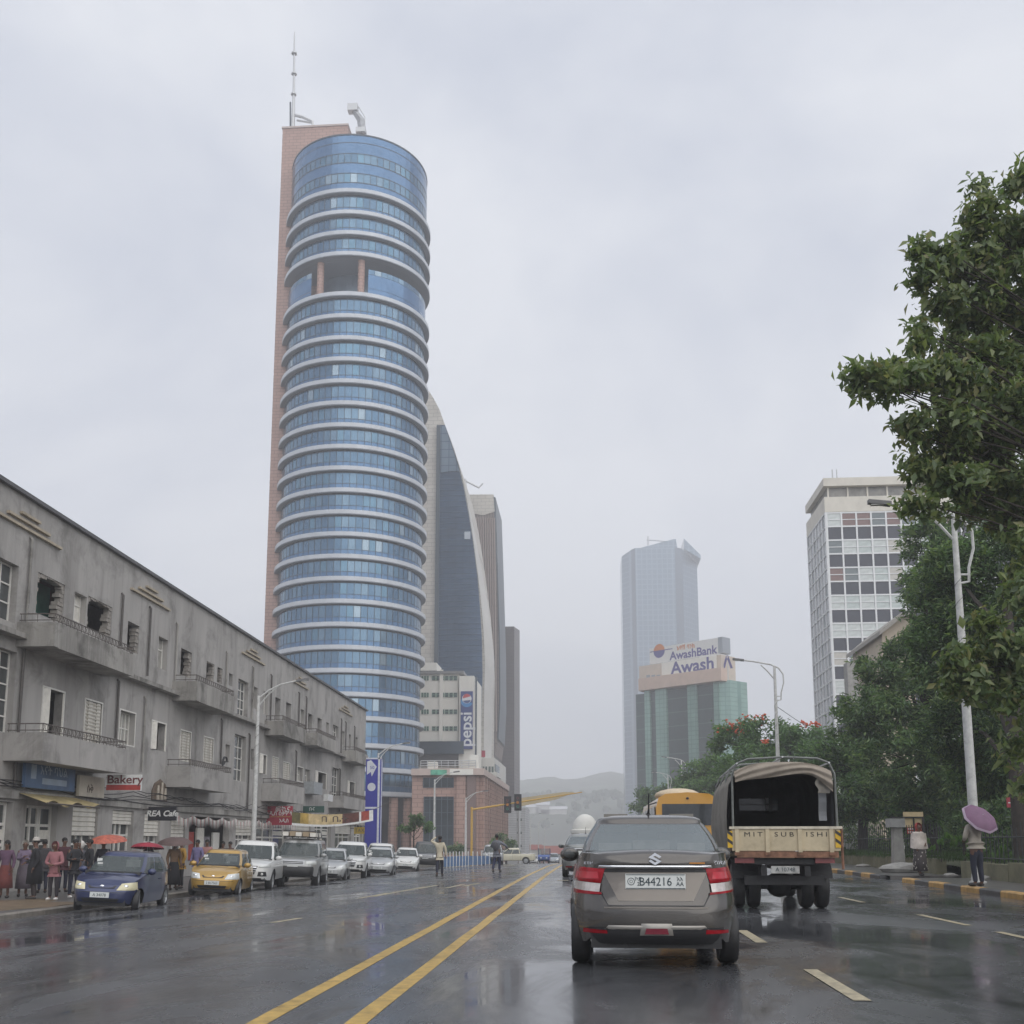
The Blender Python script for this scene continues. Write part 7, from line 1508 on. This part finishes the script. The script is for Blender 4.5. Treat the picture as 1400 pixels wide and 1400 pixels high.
def person(label, loc, face, H=1.70, top='navy', topc=(.02, .022, .035), bot=(.02, .02, .03), shoe=SHOED, arms=None, stride=0, skirt=0, hood=None, hair='short', sk=0, coat=0, lean=0, hat=None, bag=None, headdown=0, shawl=None, hem=.83):
    t = thing('person', label, 'person', loc, face, 'people on the street'); t.scale = (H/1.72,)*3
    # forward is +Y
    L = lean; V3 = lambda x, y, z: (x, y+L*max(0, z-.9), z)
    arms = arms or {}
    J = {'pel': (V3(0, 0, .94), (.15, .115)), 'spi': (V3(0, .01, 1.10), (.13, .10)), 'che': (V3(0, 0, 1.30), (.155, .115)), 'nkb': (V3(0, -.01, 1.44), (.085, .07)), 'nck': (V3(0, .01, 1.51), .052), 'hd1': (V3(0, .03+headdown*.4, 1.575), (.066, .078)), 'hd2': (V3(0, .02+headdown, 1.655), (.076, .094)), 'hd3': (V3(0, .015+headdown, 1.70), (.05, .065))}
    E = [('pel', 'spi'), ('spi', 'che'), ('che', 'nkb'), ('nkb', 'nck'), ('nck', 'hd1'), ('hd1', 'hd2'), ('hd2', 'hd3')]
    for s_, sg in (('l', -1), ('r', 1)):
        el, wr = arms.get(s_, ((sg*.235, -.03, 1.13), (sg*.235, .09, .90)))
        sh = V3(sg*.165, 0, 1.40); el, wr = Vector(V3(*el)), Vector(V3(*wr)); d = (wr-el).normalized(); pa = wr+d*.07
        J.update({'sh'+s_: (sh, (.068, .068)), 'el'+s_: (tuple(el), .043), 'wr'+s_: (tuple(wr), (.028, .026)), 'pa'+s_: (tuple(pa), (.036, .018))}); E += [('che', 'sh'+s_), ('sh'+s_, 'el'+s_), ('el'+s_, 'wr'+s_), ('wr'+s_, 'pa'+s_)]
        u = d.cross(Vector((0, 0, 1)) if abs(d.z) < .9 else Vector((0, 1, 0))).normalized(); w_ = d.cross(u)
        for k, (of, ln) in enumerate(((-.027, .062), (-.009, .074), (.009, .07), (.026, .055))):
            a = pa+u*of+d*.01; b = pa+u*of*1.1+d*ln*.55+w_*.008; c = pa+u*of*1.05+d*ln+w_*.026
            for q, (pt, r) in enumerate(((a, .0095), (b, .0085), (c, .007))): J['f%s%d%d' % (s_, k, q)] = (tuple(pt), r)
            E += [('f%s%d0' % (s_, k), 'f%s%d1' % (s_, k)), ('f%s%d1' % (s_, k), 'f%s%d2' % (s_, k))]
        for q, pt in enumerate((wr+u*(-sg)*.02+d*.02, wr+u*(-sg)*.05+d*.05, wr+u*(-sg)*.055+d*.085)): J['th%s%d' % (s_, q)] = (tuple(pt), .0095)
        E += [('th%s0' % s_, 'th%s1' % s_), ('th%s1' % s_, 'th%s2' % s_)]
        st = stride*sg; J.update({'hp'+s_: ((sg*.085, 0, .88), (.095, .10)), 'kn'+s_: ((sg*.10, st*.55+.02, .50), .060), 'an'+s_: ((sg*.10, st-.02-(.10 if st < 0 else 0), .09+(.05 if st < 0 else 0)), .040), 'to'+s_: ((sg*.115, st+.13-(.08 if st < 0 else 0), .035), (.038, .028))})
        E += [('pel', 'hp'+s_), ('hp'+s_, 'kn'+s_), ('kn'+s_, 'an'+s_), ('an'+s_, 'to'+s_)]
    body = skin('body', J, E, SKIN[sk], t)
    def sub(keys, add, ends=None):
        n = {k: (J[k][0], tuple(q+add for q in (J[k][1] if isinstance(J[k][1], tuple) else (J[k][1],)*2))) for k in keys}
        return n, [(a, b) for a, b in E if a in n and b in n]
    cm = cloth(top, topc); cb = cloth('legs%d' % int(1e4*(bot[0]+2*bot[1]+3*bot[2])), bot)
    if not shawl:
        n, e = sub(['pel', 'spi', 'che', 'nkb', 'shl', 'ell', 'wrl', 'shr', 'elr', 'wrr'], .016); n['pel'] = ((J['pel'][0][0], J['pel'][0][1], .86), (.168, .14)); n['hem'] = ((0, J['pel'][0][1], hem), (.168, .138)); e.append(('pel', 'hem')); skin('jacket', n, e, cm, t)
    if not skirt:
        n, e = sub(['pel', 'hpl', 'knl', 'anl', 'hpr', 'knr', 'anr'], .014); n['pel'] = (n['pel'][0], (.152, .125)); n['wst'] = ((0, J['spi'][0][1], 1.06), (.14, .112)); e.append(('pel', 'wst'))
        for k_ in ('hpl', 'hpr'): n[k_] = ((J[k_][0][0]*.95, 0, .80), (.092, .10))
        skin('trousers', n, e, cb, t)
    else:
        nn = 20; MB().lathe([(.145, 1.0), (.185, .85), (.21, .6), (.235, skirt), (.215, skirt-.005)], nn).build('skirt', cb, t, smooth=True)
    if coat: MB().lathe([(.17, 1.10), (.20, .92), (.225, coat), (.19, coat)], 20).build('coat_tail', cm, t, smooth=True)
    for s_ in 'lr':
        a = Vector(J['to'+s_][0]); MB().ball((a.x, a.y-.06, .045 if a.z < .06 else a.z), (.052, .135, .048), 10, 7).build('shoe', shoe, t, smooth=True)
    hx, hy, hz_ = J['hd2'][0]
    MB().ball((hx, hy+.098, hz_-.035), (.014, .02, .022), 6, 5).build('nose', SKIN[sk], t, smooth=True)
    for sg in (-1, 1): MB().ball((hx+sg*.030, hy+.082, hz_-.005), (.013, .010, .008), 6, 4).build('eye', pm('eye_white', (.4, .38, .36), .3), t); MB().ball((hx+sg*.078, hy-.005, hz_-.03), (.012, .022, .032), 6, 5).build('ear', SKIN[sk], t)
    MB().box(hx-.022, hy+.080, hz_-.082, hx+.022, hy+.089, hz_-.075).build('mouth', pm('lip', (.10, .035, .03), .5), t)
    if hood: 
        hm_ = cloth(hood[0], hood[1]); m = MB().grid(lambda u, v: (hx+.118*math.cos(R(lerp(-28, 208, u)))*(1-.15*v)*math.sin(math.pi*lerp(.08, .80, v)), hy-.01+.135*math.sin(R(lerp(-28, 208, u))-math.pi)*math.sin(math.pi*lerp(.08, .80, v)), hz_-.02+.15*math.cos(math.pi*lerp(.08, .80, v))), 18, 10); m.build('hood', hm_, t, smooth=True)
    elif hair: MB().ball((hx, hy-.018, hz_+.022), (.088, .104, .088 if hair == 'short' else .10), 12, 8).build('hair', HAIR, t, smooth=True)
    if hair == 'long': MB().ball((hx, hy-.075, hz_-.09), (.085, .05, .15), 10, 7).build('hair_back', HAIR, t, smooth=True)
    if hat: MB().lathe([(.001, .10), (.07, .09), (.098, .03), (.10, .0), (.115, -.005)], 14, (hx, hy-.005, hz_+.045)).build('cap', cloth(*hat), t, smooth=True)
    if bag: MB().ball((0, -.20, 1.20), (.15, .10, .22), 12, 8).build('backpack', cloth(*bag), t, smooth=True)
    if shawl:
        n, e = sub(['spi', 'che', 'nkb', 'shl', 'ell', 'shr', 'elr'], .03); skin('shawl', n, e, cm, t)
        MB().grid(lambda u, v: ((.245+.03*math.sin(u*9))*math.sin(lerp(-2.7, 2.7, u))*(1+.18*v), (.19+.02*math.sin(v*7+u*5))*-math.cos(lerp(-2.7, 2.7, u))*-1*(1+.1*v), lerp(1.42, 1.0-.12*math.sin(u*3), v)), 24, 8).build('shawl_drape', cm, t, smooth=True)
    return t
def umbrella(label, loc, tilt, rz, r, c, rimc=None, shaft=.75, n=8):
    t = thing('umbrella', label, 'umbrella', loc, rz, rx=tilt); m = MB(); rows = 6; K = n*4
    for j in range(rows+1):
        a = j/rows
        for k in range(K): sc = 1-.07*a*abs(math.sin(math.pi*k/4)); rr = r*math.sin(a*1.25)/math.sin(1.25)*sc; m.v.append((rr*math.cos(2*math.pi*k/K), rr*math.sin(2*math.pi*k/K), .30*r*1.1*(math.cos(a*1.25)-math.cos(1.25))/(1-math.cos(1.25))))
    for j in range(rows):
        for k in range(K): m.f.append([j*K+k, j*K+(k+1) % K, (j+1)*K+(k+1) % K, (j+1)*K+k]); m.mi.append(1 if j == rows-1 and rimc else 0)
    m.build('canopy', [c, rimc or c], t, smooth=True)
    for k in range(n): a = 2*math.pi*k/n; MB().tube([(0, 0, .31*r), (r*.55*math.cos(a), r*.55*math.sin(a), .215*r), (r*.97*math.cos(a), r*.97*math.sin(a), -.01)], .006, 4).build('rib', STEEL, t)
    MB().tube([(0, 0, .36*r), (0, 0, -shaft)], .009, 6).build('shaft', STEEL, t); MB().tube([(0, 0, -shaft), (0, .03, -shaft-.05), (0, .06, -shaft-.03)], .016, 6).build('handle', TRIM, t)
    return t
def gl(px, py): p = onG(px, py, .13); return (p.x, p.y, PL(p.y) if p.x < -13.5 else p.z-.13)
Pn = lambda *a: gl(*a)
PINKC = (.30, .13, .14); BLK = (.018, .018, .022); NAV = (.02, .022, .04)
front = R(180)
person('person in a purple top and red skirt at the far end of the crowd', gl(5, 1228), R(190), 1.66, 'purple', (.11, .06, .10), (.15, .04, .035), skirt=.3, hair='long')
person('person in a white hooded shawl and pale purple top at the crowd edge', gl(30, 1226), R(215), 1.66, 'lilac', (.17, .13, .19), (.12, .10, .12), hood=('white', (.62, .60, .56)), arms={'r': ((.2, .1, 1.15), (.05, .28, 1.25)), 'l': ((-.22, .06, 1.15), (-.06, .26, 1.18))}, skirt=.25)
person('person in a long dark coat and pale cap holding papers', gl(45, 1230), R(130), 1.72, 'black', BLK, (.05, .04, .04), coat=.45, hat=('palecap', (.45, .42, .38)), arms={'r': ((.22, .06, 1.12), (.10, .25, 1.05))})
person('person in a dark jacket turned away behind the pink hoodie', gl(57, 1221), R(40), 1.70, 'charcoal', (.05, .045, .05), NAV, arms={'l': ((-.24, .02, 1.12), (-.12, .22, 1.1))})
person('person in a pink hoodie looking down at both hands', gl(72, 1231), R(185), 1.62, 'pink', PINKC, (.03, .025, .03), SHOEW, hood=('pink', PINKC), arms={'l': ((-.25, .05, 1.12), (-.05, .27, 1.06)), 'r': ((.25, .05, 1.12), (.05, .27, 1.08))}, headdown=.04)
person('tall person in a maroon-black top behind the pink hoodie', gl(84, 1220), R(225), 1.76, 'maroon', (.06, .018, .024), NAV)
person('person in a black jacket and white trainers with folded arms', gl(99, 1228), R(230), 1.70, 'black', BLK, NAV, SHOEW, arms={'l': ((-.25, .06, 1.14), (.08, .22, 1.16)), 'r': ((.25, .06, 1.14), (-.08, .24, 1.13))})
person('person in a white headscarf standing behind the folded arms', gl(107, 1222), R(150), 1.64, 'grey', (.10, .10, .12), BLK, hood=('white', (.62, .60, .56)))
person('person in dark clothes beneath the orange-red umbrella', gl(119, 1226), R(130), 1.70, 'black', BLK, BLK, arms={'r': ((.26, .08, 1.2), (.18, .24, 1.30))})
person('person in black beneath the umbrella, at the blue hatchback windscreen', gl(138, 1222), R(200), 1.68, 'ink', (.022, .02, .03), BLK)
p = onY(148, 1146, gl(140, 1222)[1]-.2); umbrella('orange-red patterned umbrella above the dark-clothed pair', p-Vector((0, 0, .1)), R(8), 0, .62, pm('umb_orange', (.42, .11, .07), .6, var=.5, scale=9), shaft=.68)
q = gl(200, 1216); person('person hidden under the dark red umbrella behind the blue hatchback', q, R(180), 1.62, 'grey', (.10, .10, .12), BLK, arms={'r': ((.26, .08, 1.2), (.14, .22, 1.30))}); p = onY(202, 1155, q[1]-.15); umbrella('dark red umbrella just over the blue hatchback roof', p-Vector((0, 0, .12)), R(-6), 0, .60, pm('umb_red', (.30, .02, .04), .6, var=.2), shaft=.6)
person('person in a brown wrap beside the gold hatchback mirror', gl(236, 1217), R(220), 1.66, 'brown', (.16, .10, .06), BLK, skirt=.2); person('person in a black suit carrying a yellow scarf beside the gold hatchback', gl(246, 1215), R(140), 1.68, 'ochre', (.42, .24, .05), BLK)
q = gl(243, 1217); p = onY(240, 1148, q[1]-.1); umbrella('drab brown umbrella shading the pair by the gold hatchback', p-Vector((0, 0, .12)), R(10), .3, .60, pm('umb_brown', (.10, .065, .06), .7, var=.2), shaft=.65)
person('person in a violet shirt on the pavement behind the gold hatchback', gl(268, 1210), R(170), 1.70, 'violet', (.17, .15, .28), NAV); person('person in a salmon shirt beside the violet shirt', gl(281, 1209), R(190), 1.72, 'salmon', (.34, .17, .16), NAV); person('person in a dark top by the market stall', gl(303, 1206), R(200), 1.66, 'charcoal', (.05, .045, .05), BLK); person('person in a maroon top next to the market stall', gl(313, 1205), R(160), 1.66, 'maroon', (.06, .018, .024), BLK)
q = onG(601, 1198); person('person in a cream shirt walking away with a hand on the head', (q.x, q.y, gz(q.x, q.y)), R(4), 1.74, 'cream', (.56, .50, .38), (.025, .027, .035), arms={'l': ((-.40, .02, 1.52), (-.16, .03, 1.70)), 'r': ((.26, -.02, 1.14), (.27, .02, .90))}, stride=.16)
q = onG(679, 1192.5); person('person with a backpack and grey shirt walking towards the junction', (q.x, q.y, gz(q.x, q.y)), R(-10), 1.74, 'slate', (.17, .18, .21), (.03, .035, .08), arms={'r': ((.40, .06, 1.25), (.46, .25, 1.12)), 'l': ((-.30, .05, 1.18), (-.12, .20, 1.2))}, stride=.17, bag=('bag', (.08, .08, .09)))
q = onG(1259, 1197, .145); tw2 = person('person in a white shawl and patterned skirt walking past the low wall', (q.x, q.y, .145), R(200), 1.64, 'shawl', (.58, .52, .47), (.07, .06, .06), SHOED, shawl=True, skirt=.16, stride=.12, hair=None, hood=('red', (.32, .05, .04)), arms={'l': ((-.25, .02, 1.15), (-.10, .2, 1.05)), 'r': ((.25, .02, 1.15), (.2, .1, .95))})
sp = MB(); qq = random.Random(2)
for k in range(60): a, z = qq.uniform(0, 6.28), qq.uniform(.22, .85); rr = itp(z, [(.16, .238), (.6, .213), (.85, .188)]); sp.ball((rr*math.cos(a), rr*math.sin(a), z), (.016, .016, .028), 5, 4)
sp.build('skirt_pattern', cloth('pattern', (.45, .42, .38)), tw2)['kind'] = 'stuff'
q = onG(1338, 1212, .145); person('person in a beige shirt and dark trousers under the purple umbrella', (q.x, q.y, .145), R(25), 1.76, 'beige', (.42, .38, .32), (.018, .022, .04), SHOED, arms={'r': ((.26, .14, 1.20), (.14, .30, 1.34)), 'l': ((-.25, .05, 1.15), (-.12, .22, 1.1))}, lean=.10, bag=None, hem=.89)
a = onY(1339, 1114, q.y-.12); umbrella('purple umbrella with a pale rim held by the person in beige', a-Vector((0, 0, .10)), R(50), R(24), .47, pm('umb_purple', (.17, .085, .15), .6, var=.15), pm('umb_rim', (.36, .28, .36), .6), shaft=.62)
# turn the skinned figures into plain meshes in one go
dg = bpy.context.evaluated_depsgraph_get()
done = [(o, bpy.data.meshes.new_from_object(o.evaluated_get(dg)), mat) for o, mat in PEND]
for o, me, mat in done:
    o.modifiers.clear(); o.data = me; shade(me)
    if not me.materials: me.materials.append(mat)
